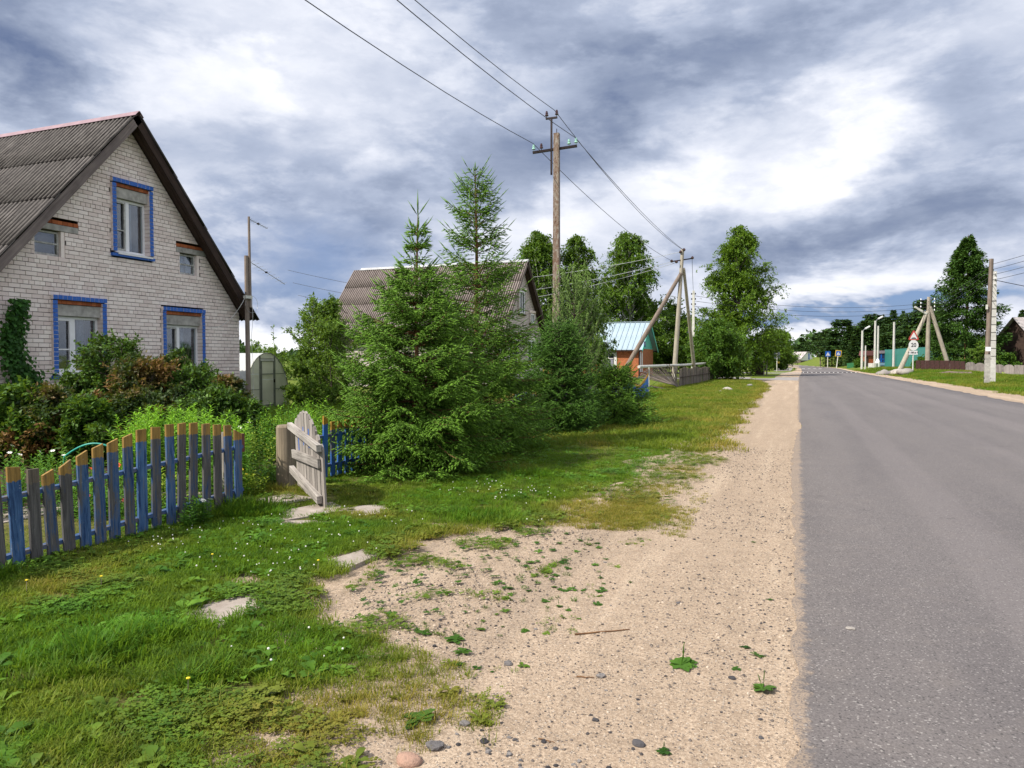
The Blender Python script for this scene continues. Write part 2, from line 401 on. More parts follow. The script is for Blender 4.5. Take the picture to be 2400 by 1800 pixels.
# ------------------------------------------------------------------ ground, shoulder, road
GE = [(-6, -1.5), (2.2, -1.52), (3.05, -1.55), (3.4, -1.72), (3.62, -2.6), (4.05, -2.95), (5.4, -3.15), (6.15, -3.0),
      (6.45, -2.35), (6.7, -1.62), (7.05, -1.30), (8.7, -1.42), (10.9, -1.28), (18, -1.44), (30, -1.7), (38, -1.8), (50, -2.1), (57, -2.9), (63, -3.4)]
def G(y): return np.interp(y, [a for a, _ in GE], [b for _, b in GE])
def smooth(x, a, b): q = np.clip((x - a) / (b - a), 0, 1); return q * q * (3 - 2 * q)
def roadc(y): return 3.85 - 0.0009 * np.clip(y - 150, 0, 75) ** 2 - 0.135 * np.clip(y - 225, 0, None)
def roadh(y): return 3.85 - 0.5 * smooth(y, 60, 120)
def zt(x, y):
    x = np.asarray(x, float); y = np.asarray(y, float)
    z = 0.42 * smooth(y, 55, 85) * smooth(x, 9.5, 11.5) * (1 - smooth(x, 15, 20))
    rise = 1.3 * smooth(y, 190, 420)
    d = x - roadc(y)
    z = z + rise + 2.6 * smooth(y, 150, 230) * smooth(d, 4.5, 16) * (1 - smooth(y, 260, 420))
    z = z + 0.8 * smooth(y, 150, 230) * smooth(-d, 6, 16)
    z = z + 0.03 * np.sin(x * 0.9 + 1) * np.sin(y * 0.33) * smooth(np.abs(d), 5, 7)
    return z
def axis_pts(lo, hi, near, step, grow):
    a = [0.0]; s = step
    while a[-1] < hi: a.append(a[-1] + s); s = s * (1 if a[-1] < near else grow)
    b = [0.0]; s = step
    while b[-1] > lo: b.append(b[-1] - s); s = s * (1 if -b[-1] < near else grow)
    return np.array(sorted(set(a + b)))
gx = axis_pts(-1500, 1500, 25, 0.8, 1.12); gy = axis_pts(-60, 3000, 60, 1.0, 1.07)
GX, GY = np.meshgrid(gx, gy); nx, ny = len(gx), len(gy)
V = np.stack([GX.ravel(), GY.ravel(), (zt(GX, GY) - 0.002).ravel()], 1)
ii = np.arange(nx * ny).reshape(ny, nx)
F = np.stack([ii[:-1, :-1], ii[:-1, 1:], ii[1:, 1:], ii[1:, :-1]], -1).reshape(-1, 4)
m, t, b, o = mat('soil_and_turf'); p = wpos(t)
n = t.noise(p, 1.2, 5, 0.65); n2 = t.noise(p, 12, 5, 0.7); n3 = t.noise(p, 70, 3, 0.6); nf = t.noise(p, 0.25, 5, 0.7)
c = t.ramp(n2, [(0.30, (0.05, 0.085, 0.012)), (0.50, (0.115, 0.165, 0.022)), (0.68, (0.20, 0.215, 0.045))])
c = t.mix(t.math('MULTIPLY', t.step(n, 0.55, 0.75), 0.6), c, (0.20, 0.155, 0.085))
c = t.mix(t.math('MULTIPLY', t.step(nf, 0.45, 0.65), 0.5), c, (0.15, 0.17, 0.035))
xx, yy, _z = t.sep(p)
near_ = t.math('SUBTRACT', 1.0, t.step(yy, 9, 22))
c = t.mix(t.math('MULTIPLY', near_, 0.55), c, t.ramp(n2, [(0.3, (0.045, 0.035, 0.018)), (0.6, (0.16, 0.115, 0.065)), (0.8, (0.26, 0.20, 0.13))]))
t.l.new(c, b.inputs['Base Color']); b.inputs['Roughness'].default_value = 0.95; b.inputs['Specular IOR Level'].default_value = 0.1
t.l.new(t.bump(t.math('ADD', n2, t.math('MULTIPLY', n3, 0.4)), 0.9, 0.04), b.inputs['Normal'])
MT['turf'] = m
tag(link('ground', np_mesh('ground', V, F, m, smooth=True)), kind='structure')
# sand and gravel
def sandmat(name, c1, c2, c3, pebbles=True):
    m, t, b, o = mat(name); p = wpos(t)
    n = t.noise(p, 0.8, 5, 0.6); n2 = t.noise(p, 55, 5, 0.75); n3 = t.noise(p, 6, 5, 0.65)
    c = t.ramp(n2, [(0.30, c1), (0.52, c2), (0.70, c3)])
    c = t.mix(t.math('MULTIPLY', t.step(n3, 0.45, 0.72), 0.45), c, c1)
    c = t.mix(t.math('MULTIPLY', t.step(n, 0.48, 0.7), 0.35), c, tuple(q * 0.72 for q in c2))
    tr_ = t.noise(t.scale(p, (2.6, 0.12, 1)), 1.0, 4, 0.6, 0.4)
    c = t.mix(t.math('MULTIPLY', t.step(tr_, 0.47, 0.62), 0.30), c, tuple(q * 0.70 for q in c2))
    c = t.mix(t.math('MULTIPLY', t.step(tr_, 0.46, 0.36), 0.25), c, c3)
    h = t.math('ADD', n2, t.math('MULTIPLY', n3, 1.6))
    if pebbles:
        vo = t.new('ShaderNodeTexVoronoi'); vo.inputs['Scale'].default_value = 62; t.l.new(p, vo.inputs['Vector'])
        rr = t.sep(vo.outputs['Color'])[0]; gg = t.sep(vo.outputs['Color'])[1]
        k = t.math('MULTIPLY', t.step(rr, 0.66, 0.70), t.math('SUBTRACT', 1.0, t.step(vo.outputs['Distance'], 0.28, 0.42)))
        c = t.mix(t.math('MULTIPLY', k, 0.8), c, t.ramp(gg, [(0.2, (0.10, 0.095, 0.10)), (0.5, (0.30, 0.26, 0.23)), (0.8, (0.58, 0.50, 0.42))]))
        h = t.math('ADD', h, k)
        v2 = t.new('ShaderNodeTexVoronoi'); v2.inputs['Scale'].default_value = 190; t.l.new(p, v2.inputs['Vector'])
        q = t.sep(v2.outputs['Color'])
        c = t.mix(t.math('MULTIPLY', t.step(q[0], 0.55, 0.8), 0.5), c, t.ramp(q[1], [(0.1, (0.12, 0.10, 0.09)), (0.5, c2), (0.9, (0.62, 0.53, 0.42))]))
        h = t.math('ADD', h, t.math('MULTIPLY', q[0], 0.6))
    t.l.new(c, b.inputs['Base Color']); b.inputs['Roughness'].default_value = 0.95; b.inputs['Specular IOR Level'].default_value = 0.15
    t.l.new(t.bump(h, 0.9, 0.010), b.inputs['Normal'])
    return m
MT['sand'] = sandmat('sandy_gravel', (0.21, 0.155, 0.11), (0.46, 0.35, 0.255), (0.68, 0.55, 0.415))
def strip(name, ys, left, right, mat_, zoff, zfun=zt, cols=6, skirt=0.0, kind='structure'):
    L = np.array([left(y) for y in ys]); Rr = np.array([right(y) for y in ys]); T = np.linspace(0, 1, cols)
    Xs = L[:, None] * (1 - T) + Rr[:, None] * T; Ys = np.repeat(np.array(ys)[:, None], cols, 1)
    Zs = zfun(Xs, Ys) + zoff
    if skirt:
        Xs = np.concatenate([Xs[:, :1] - 0.01, Xs, Xs[:, -1:] + 0.01], 1); Ys = np.concatenate([Ys[:, :1], Ys, Ys[:, -1:]], 1)
        Zs = np.concatenate([Zs[:, :1] - skirt, Zs, Zs[:, -1:] - skirt], 1)
    V = np.stack([Xs.ravel(), Ys.ravel(), Zs.ravel()], 1); nn, mm = Xs.shape
    ii = np.arange(nn * mm).reshape(nn, mm)
    F = np.stack([ii[:-1, :-1], ii[:-1, 1:], ii[1:, 1:], ii[1:, :-1]], -1).reshape(-1, 4)
    return tag(link(name, np_mesh(name, V, F, mat_)), kind=kind)
def jag(seed, amp, f=1.0):
    r = np.random.default_rng(seed); K = [(r.uniform(0.6, 9) * f, r.uniform(0, 6.28), r.uniform(0.4, 1)) for _ in range(14)]
    return lambda y: amp * sum(a / (0.6 + k * 0.25) * math.sin(k * y + ph) for k, ph, a in K)
def ysteps(a, b, s0=0.05, g_=1.02):
    y = [a]; s = s0
    while y[-1] < b: y.append(y[-1] + s); s = max(s0, s0 + 0.012 * max(y[-1], 0))
    return y
j1, j2, j3, j4 = jag(1, 0.045, 2), jag(2, 0.05), jag(3, 0.034, 6), jag(4, 0.05)
strip('gravel_shoulder', ysteps(-6, 64.5), lambda y: float(G(y)) - 0.95 + 3 * j1(y), lambda y: 0.08, MT['sand'], 0.003, cols=12)
strip('right_gravel_shoulder', ysteps(-6, 300), lambda y: float(roadc(y) + roadh(y)) - 0.08, lambda y: float(roadc(y) + roadh(y)) + 1.95 + j2(y) * 3 - 0.9 * float(smooth(y, 70, 140)), MT['sand'], 0.003, cols=5)
strip('far_gravel_shoulder', ysteps(75, 300), lambda y: float(roadc(y) - roadh(y)) - 2.2 + j2(y) * 3 + 1.3 * float(smooth(y, 90, 130)), lambda y: float(roadc(y) - roadh(y)) + 0.08, MT['sand'], 0.003, cols=4)
# asphalt
m, t, b, o = mat('worn_asphalt'); p = wpos(t)
n = t.noise(t.scale(p, (0.9, 0.16, 1)), 1.2, 5, 0.6); n2 = t.noise(p, 90, 4, 0.8); n3 = t.noise(p, 3.5, 5, 0.6)
c = t.ramp(n2, [(0.32, (0.085, 0.076, 0.075)), (0.5, (0.133, 0.120, 0.120)), (0.66, (0.185, 0.168, 0.165))])
c = t.mix(t.math('MULTIPLY', t.step(n, 0.42, 0.66), 0.30), c, (0.075, 0.068, 0.074))
lane = t.noise(t.scale(p, (1.1, 0.015, 1)), 1.0, 3, 0.5, 0.2)
c = t.mix(t.math('MULTIPLY', t.step(lane, 0.45, 0.6), 0.35), c, (0.185, 0.165, 0.165))
c = t.mix(t.math('MULTIPLY', t.step(n3, 0.5, 0.75), 0.25), c, (0.19, 0.165, 0.15))
c = t.mix(t.math('MULTIPLY', t.step(t.noise(p, 1.7, 3, 0.5), 0.70, 0.74), 0.5), c, (0.05, 0.045, 0.045))
vo = t.new('ShaderNodeTexVoronoi'); vo.inputs['Scale'].default_value = 120; t.l.new(p, vo.inputs['Vector'])
q = t.sep(vo.outputs['Color'])
c = t.mix(t.math('MULTIPLY', t.step(q[0], 0.86, 0.9), 0.6), c, t.ramp(q[1], [(0.4, (0.03, 0.03, 0.032)), (0.7, (0.34, 0.32, 0.31))]))
# sand dusted on the first decimetres of the edge
xx, yy, _z = t.sep(p)
ed = t.math('SUBTRACT', 1.0, t.step(t.math('ADD', xx, t.math('MULTIPLY', t.noise(p, 9, 6, 0.75), 0.30)), 0.17, 0.225))
c = t.mix(t.math('MULTIPLY', ed, t.math('MULTIPLY', t.step(n2, 0.36, 0.56), 0.75)), c, (0.34, 0.26, 0.19))
vc = t.new('ShaderNodeTexVoronoi', feature='DISTANCE_TO_EDGE'); vc.inputs['Scale'].default_value = 0.33
wv_ = t.new('ShaderNodeTexNoise'); wv_.inputs['Scale'].default_value = 3.0; wv_.inputs['Detail'].default_value = 6; t.l.new(p, wv_.inputs['Vector'])
va_ = t.new('ShaderNodeVectorMath', operation='MULTIPLY_ADD'); t.l.new(wv_.outputs['Color'], va_.inputs[0]); va_.inputs[1].default_value = (0.5, 0.5, 0.5); t.l.new(p, va_.inputs[2]); t.l.new(va_.outputs[0], vc.inputs['Vector'])
crk = t.math('SUBTRACT', 1.0, t.step(vc.outputs['Distance'], 0.0008, 0.0030))
crk = t.math('MULTIPLY', crk, t.step(t.noise(p, 0.35, 3), 0.50, 0.60))
c = t.mix(t.math('MULTIPLY', crk, 0.55), c, (0.045, 0.04, 0.04))
t.l.new(c, b.inputs['Base Color']); b.inputs['Roughness'].default_value = 0.82; b.inputs['Specular IOR Level'].default_value = 0.35
t.l.new(t.bump(t.math('ADD', n2, t.math('MULTIPLY', q[0], 0.5)), 0.6, 0.006), b.inputs['Normal']); MT['asphalt'] = m
def road_l(y):
    bump_ = 0.42 * math.exp(-((y - 12.5) / 2.6) ** 2) * 0 + 0.11 * math.exp(-((y - 19) / 1.2) ** 2) - 0.08 * math.exp(-((y - 12) / 4) ** 2)
    return float(roadc(y) - roadh(y)) + j3(y) * (1 + y * 0.02) + bump_
strip('road', ysteps(-6, 520, 0.04), road_l, lambda y: float(roadc(y) + roadh(y)) + j4(y), MT['asphalt'], 0.014, cols=9, skirt=0.03)
MT['lightasphalt'] = plain('bleached_asphalt', (0.27, 0.25, 0.245), 0.9, var=0.15, scale=2, bump=0.005)
V = np.array([(-26, 64.5, 0.008), (-3.0, 64.0, 0.008), (-0.6, 62.5, 0.008), (0.15, 62, 0.008), (0.15, 75, 0.008), (-1, 74, 0.008), (-5, 73.2, 0.008), (-26, 72.6, 0.008)])
tag(link('side_road', np_mesh('side_road', V, np.array([[0, 1, 2, 3, 4, 5, 6, 7]]), MT['lightasphalt'])), kind='structure')
strip('footpath', list(np.arange(118, 178, 3.0)), lambda y: -3.6, lambda y: -1.1, MT['lightasphalt'], 0.012, cols=2)
strip('far_side_path', [96, 99, 102], lambda y: -16.0, lambda y: 0.3, MT['lightasphalt'], 0.012, cols=12)
MT['roadwhite'] = plain('road_marking', (0.72, 0.71, 0.70), 0.7, var=0.12, scale=3)
cw = MB()
for k in range(4):
    x0 = 0.9 + k * 1.0
    cw.box((x0, 152, 0.019), (0.5, 3.2, 0.004))
z_ = cw.build('crosswalk_markings', MT['roadwhite']); tag(z_, kind='structure')
# speed bump
sb = empty('speed_bump', (0, 103, 0.014)); tag(sb, 'low black rubber speed bump with a row of white blocks across the road', 'speed bump')
MT['rubber'] = plain('black_rubber', (0.035, 0.032, 0.035), 0.7)
for k in range(13):
    mb = MB(); x0 = 0.35 + k * 0.52
    mb.prism([(0, 0), (0.9, 0), (0.62, 0.07), (0.28, 0.07)], 'x', 0, 0.5)
    mb.build('rubber_block', MT['rubber'], sb, (x0, -0.45, 0))
    MB().box((0, 0, 0), (0.11, 0.26, 0.006)).build('white_block', MT['roadwhite'], sb, (x0 + 0.25, -0.30, 0.045), (R_(11.3), 0, 0))
# ------------------------------------------------------------------ houses
SLOPE = 1.165; TH = math.atan(SLOPE)
def sheet_mesh(name, mat_, waves=7, pitch=0.15, length=1.74, amp=0.024, th=0.009, seg=6):
    n = waves * seg + 1; xs = np.linspace(0, waves * pitch, n); zs = amp * np.cos(2 * np.pi * xs / pitch)
    V = []
    for y in (0, length):
        for off in (0, -th):
            V += [(x, y, z + off) for x, z in zip(xs, zs)]
    V = np.array(V); a, b, c_, d = 0, n, 2 * n, 3 * n; F = []
    for i in range(n - 1):
        F += [(a + i, a + i + 1, c_ + i + 1, c_ + i), (b + i, d + i, d + i + 1, b + i + 1), (c_ + i, c_ + i + 1, d + i + 1, d + i), (a + i, b + i, b + i + 1, a + i + 1)]
    F += [(a, c_, d, b), (a + n - 1, b + n - 1, d + n - 1, c_ + n - 1)]
    return np_mesh(name, V, np.array(F), mat_, smooth=False)
def roof_sheets(parent, mesh, x_front, cols, rows, yr, zr, sides=(-1, 1), step=1.60, wid=1.05, rr=random.Random(3)):
    """sheets laid in rows from the ridge down; local x runs along the ridge away from the road"""
    for s in sides:
        for r in range(rows):
            for c in range(cols):
                d0 = 0.02 + r * step
                # local axes: x = -X world, y = down the slope, z = outward normal
                ex = Vector((-1, 0, 0)); ey = Vector((0, s * math.cos(TH), -math.sin(TH))); ez = ex.cross(ey)
                off = 0.0
                if ez.z < 0: ex = Vector((1, 0, 0)); ez = ex.cross(ey); off = wid
                org = Vector((x_front - c * wid - off, yr, zr)) + ey * d0 + ez * (0.045 + 0.012 * (rows - 1 - r) * 0 + rr.uniform(-0.003, 0.003))
                # each sheet tilts a little so that its foot rides over the one below
                M = Matrix((ex, ey, ez)).transposed().to_4x4() @ Matrix.Rotation(0.012, 4, 'X')
                M.translation = org
                o = bpy.data.objects.new('roof_sheet', mesh); C.objects.link(o); o.parent = parent
                M2 = M.copy(); M2.translation = org - Vector(parent.location); o.matrix_local = M2
def gable_clip(poly, yr, zr):
    def cl(pts, sgn):
        o = []
        f = lambda p: (zr - SLOPE * sgn * (p[0] - yr)) - p[1]
        for i in range(len(pts)):
            a, b = pts[i], pts[(i + 1) % len(pts)]; fa, fb = f(a), f(b)
            if fa >= 0: o.append(a)
            if (fa >= 0) != (fb >= 0):
                t_ = fa / (fa - fb); o.append((a[0] + (b[0] - a[0]) * t_, a[1] + (b[1] - a[1]) * t_))
        return o
    return cl(cl(poly, 1), -1) if poly else poly
HX, HY0, HY1, HYR, HZR = -16.0, 9.92, 17.70, 13.78, 7.79
ZG = 7.60      # wall apex under the roof
h1 = empty('brick_house', (HX, HYR, 0)); tag(h1, 'white silicate brick house with steep grey slate roof and blue brick window surrounds', 'house', 'gabled brick houses along the road')
OFF = Vector(h1.location)
wins = [dict(n='upper', y0=13.27, y1=14.50, z0=4.25, z1=6.18, kind='trim'),
        dict(n='left', y0=11.66, y1=13.06, z0=1.20, z1=3.12, kind='trim'),
        dict(n='right', y0=14.76, y1=16.26, z0=1.20, z1=3.06, kind='trim'),
        dict(n='sl', y0=11.30, y1=12.04, z0=4.0, z1=4.60, kind='small'),
        dict(n='sr', y0=15.42, y1=16.14, z0=4.0, z1=4.60, kind='small')]
def openings():
    o = []
    for w_ in wins:
        if w_['kind'] == 'trim': o.append((w_['y0'], w_['y1'], w_['z0'], w_['z1']))
        else:
            o.append((w_['y0'], w_['y1'], w_['z0'], w_['z1']))
            e = 0.28
            lo = max(w_['y0'] - e, 11.46) if w_['n'] == 'sl' else w_['y0'] - 0.12
            hi = w_['y1'] + (0.34 if w_['n'] == 'sl' else 0.28)
            w_['lin'] = (lo, hi); o.append((lo, hi, w_['z1'], w_['z1'] + 0.25))
    return o
OPS = openings()
def cut(a, b, z0, z1, ops):
    iv = [(a, b)]
    for (y0, y1, q0, q1) in ops:
        if z1 <= q0 + 0.03 or z0 >= q1 - 0.03: continue
        nv = []
        for (s, e) in iv:
            if e <= y0 or s >= y1: nv.append((s, e)); continue
            if s < y0: nv.append((s, y0))
            if e > y1: nv.append((y1, e))
        iv = nv
    return iv
bricks = []
rb = random.Random(5)
mort = MB()
for k in range(0, 78):
    z0 = k * 0.1 + 0.0065; z1 = z0 + 0.087
    zlo, zhi = k * 0.1, k * 0.1 + 0.1
    for (a, b) in cut(HY0, HY1, z0, z1, OPS):
        P = gable_clip([(a, zlo), (b, zlo), (b, zhi), (a, zhi)], HYR, ZG)
        if len(P) >= 3: mort.prism([(p[0] - OFF.y, p[1]) for p in P], 'x', -0.25, -0.022)
    header = k % 5 == 3
    L = 0.13 if header else 0.26
    y = HY0 - (0.0 if header else (0.13 if k % 2 else 0.0)) - (0.065 if header else 0)
    while y < HY1:
        a, b = max(y, HY0) + 0.006, min(y + L, HY1) - 0.006
        y += L
        if b - a < 0.03: continue
        for (s, e) in cut(a, b, z0, z1, OPS):
            if e - s < 0.03: continue
            jz = rb.uniform(-0.002, 0.002)
            P = gable_clip([(s, z0 + jz), (e, z0 + jz), (e, z1 + jz + rb.uniform(-.002, .002)), (s, z1 + jz)], HYR, ZG)
            if len(P) >= 3: bricks.append((P, rb.uniform(-0.004, 0.003)))
mort.build('wall', MT['mortar'], h1)
def bsize(b):
    P = b[0]; y = sum(p[0] for p in P) / len(P); z = sum(p[1] for p in P) / len(P)
    wd = (max(p[0] for p in P) - min(p[0] for p in P)) * (max(p[1] for p in P) - min(p[1] for p in P))
    hid = 0.0 if (z < 1.0 or (y < 10.75)) else 1.0
    return hid * wd / (HX * HX + y * y) * abs(HX) / math.hypot(HX, y)
bricks.sort(key=bsize, reverse=True)
big = bricks[:300]; rest = bricks[300:]
for P, jx in big:
    cy_ = sum(p[0] for p in P) / len(P); cz_ = sum(p[1] for p in P) / len(P)
    mb = MB(); mb.prism([(p[0] - cy_, p[1] - cz_) for p in P], 'x', -0.06, jx)
    mb.build('brick', MT['brick'], h1, (0, cy_ - OFF.y, cz_))
mb = MB()
for P, jx in rest: mb.prism([(p[0] - OFF.y, p[1]) for p in P], 'x', -0.06, jx)
tag(mb.build('brickwork', MT['brick'], h1), kind='stuff')
# side and back walls (plain, turned away from the photo), plinth
m, t, b, o = mat('far_silicate_brick'); p = obc(t)
def bricktex(t, p, c1, c2, mort_, L=0.26, Hh=0.1, axis='x'):
    x, y, z = t.sep(p); u = x if axis == 'x' else y
    bt = t.new('ShaderNodeTexBrick'); bt.offset = 0.5
    t.l.new(t.comb(u, z, 0.0), bt.inputs['Vector'])
    bt.inputs['Color1'].default_value = (*c1, 1); bt.inputs['Color2'].default_value = (*c2, 1); bt.inputs['Mortar'].default_value = (*mort_, 1)
    bt.inputs['Scale'].default_value = 1.0; bt.inputs['Mortar Size'].default_value = 0.008
    bt.inputs['Brick Width'].default_value = L; bt.inputs['Row Height'].default_value = Hh
    return bt
def brickwall(name, c1, c2, mort_, axis):
    m, t, b, o = mat(name); p = obc(t); bt = bricktex(t, p, c1, c2, mort_, axis=axis)
    n = t.noise(p, 2.5, 5, 0.6)
    t.l.new(t.mix(t.math('MULTIPLY', t.step(n, 0.5, 0.75), 0.35), bt.outputs['Color'], tuple(q * 0.7 for q in c1)), b.inputs['Base Color'])
    b.inputs['Roughness'].default_value = 0.9
    t.l.new(t.bump(t.math('SUBTRACT', 1.0, bt.outputs['Fac']), 0.7, 0.01), b.inputs['Normal']); return m
MT['wall_x'] = brickwall('silicate_wall_side', (0.50, 0.43, 0.41), (0.62, 0.55, 0.52), (0.12, 0.10, 0.10), 'x')
MT['wall_y'] = brickwall('silicate_wall_front', (0.52, 0.45, 0.43), (0.66, 0.58, 0.55), (0.14, 0.12, 0.12), 'y')
MT['rbwall_x'] = brickwall('red_wall_side', (0.44, 0.13, 0.045), (0.60, 0.20, 0.07), (0.20, 0.10, 0.06), 'x')
MT['rbwall_y'] = brickwall('red_wall_front', (0.40, 0.12, 0.045), (0.52, 0.17, 0.06), (0.20, 0.10, 0.06), 'y')
def house_shell(h, x0, x1, y0, y1, yr, zg, wx, wy, eave, front=False):
    """walls relative to the house origin; x0 is the road side"""
    mb = MB()
    mb.box(((x0 - 0.26 + x1) / 2, y0 + 0.125, eave / 2), (abs(x1 - x0) - 0.26, 0.25, eave), m=0)
    mb.box(((x0 - 0.26 + x1) / 2, y1 - 0.125, eave / 2), (abs(x1 - x0) - 0.26, 0.25, eave), m=0)
    mb.build('side_wall', wx, h)
    pl = [(y0, 0), (y1, 0), (y1, zg - SLOPE * (y1 - yr)), (yr, zg), (y0, zg + SLOPE * (y0 - yr))]
    MB().prism(pl, 'x', x1, x1 + 0.25).build('back_wall', wy, h)
    if front: MB().prism(pl, 'x', x0 - 0.25, x0).build('front_wall', wy, h)
house_shell(h1, 0, -11.3, HY0 - HYR, HY1 - HYR, 0, ZG, MT['wall_x'], MT['wall_y'], 2.95)
MB().box((0.03, (HY0 + HY1) / 2 - HYR, 0.2), (0.10, HY1 - HY0 + 0.1, 0.4)).build('plinth', MT['concrete'], h1)
def roof_wood(h, zr, run, xf, xb, mk='darkwood', rake='rake'):
    """boards, soffit and rake boards; zr ridge height, run horizontal half span incl. overhang"""
    for s in (-1, 1):
        ey = Vector((0, s * math.cos(TH), -math.sin(TH))); ez = Vector((0, s * math.sin(TH), math.cos(TH)))
        L = run / math.cos(TH)
        # sheathing slab under the sheets
        mid = Vector(((xf + xb) / 2, 0, zr)) + ey * (L / 2) - ez * 0.045
        M = Matrix(((1, 0, 0), ey, ez)).transposed() if s > 0 else Matrix(((-1, 0, 0), ey, ez)).transposed()
        MB().box(mid, (abs(xf - xb) - 0.06, L - 0.02, 0.05), M).build('sheathing', MT[mk], h)
        # soffit boards seen from below along the rake
        for k in range(2):
            c_ = Vector((xf - 0.075 - k * 0.16, 0, zr)) + ey * (L / 2 + 0.05) - ez * 0.11
            MB().box((0, 0, 0), (0.15, L - 0.12, 0.03)).build('soffit_board', MT['darkwood'], h, c_, M.to_euler())
        # rake board: the outermost face towards the road
        c_ = Vector((xf, 0, zr)) + ey * (L / 2 + 0.0) - ez * 0.075
        MB().box((0, 0, 0), (0.035, L + 0.02, 0.20)).build('rake_board', MT[rake if s < 0 else 'darkwood'], h, c_, M.to_euler())
        # eave board
        c_ = Vector(((xf + xb) / 2, 0, zr)) + ey * (L + 0.0) - ez * 0.08
        MB().box((0, 0, 0), (abs(xf - xb) - 0.08, 0.03, 0.14)).build('eave_board', MT['darkwood'], h, c_, M.to_euler())
roof_wood(h1, HZR, 4.12, 0.36, -11.6)
SH = sheet_mesh('roof_sheet', MT['slate'])
roof_sheets(h1, SH, HX + 0.42, 12, 4, HYR, HZR)
rc = MB()
for s in (-1, 1):
    ey = Vector((0, s * math.cos(TH), -math.sin(TH))); ez = Vector((0, s * math.sin(TH), math.cos(TH)))
    M = Matrix(((1, 0, 0), ey, ez)).transposed()
    rc.box(Vector((-5.6, 0, HZR + 0.10)) + ey * 0.09 + ez * 0.012 * (1 if s > 0 else 1.3), (12.1, 0.18, 0.006), M)
rc.build('ridge_cap', MT['ridge'], h1)
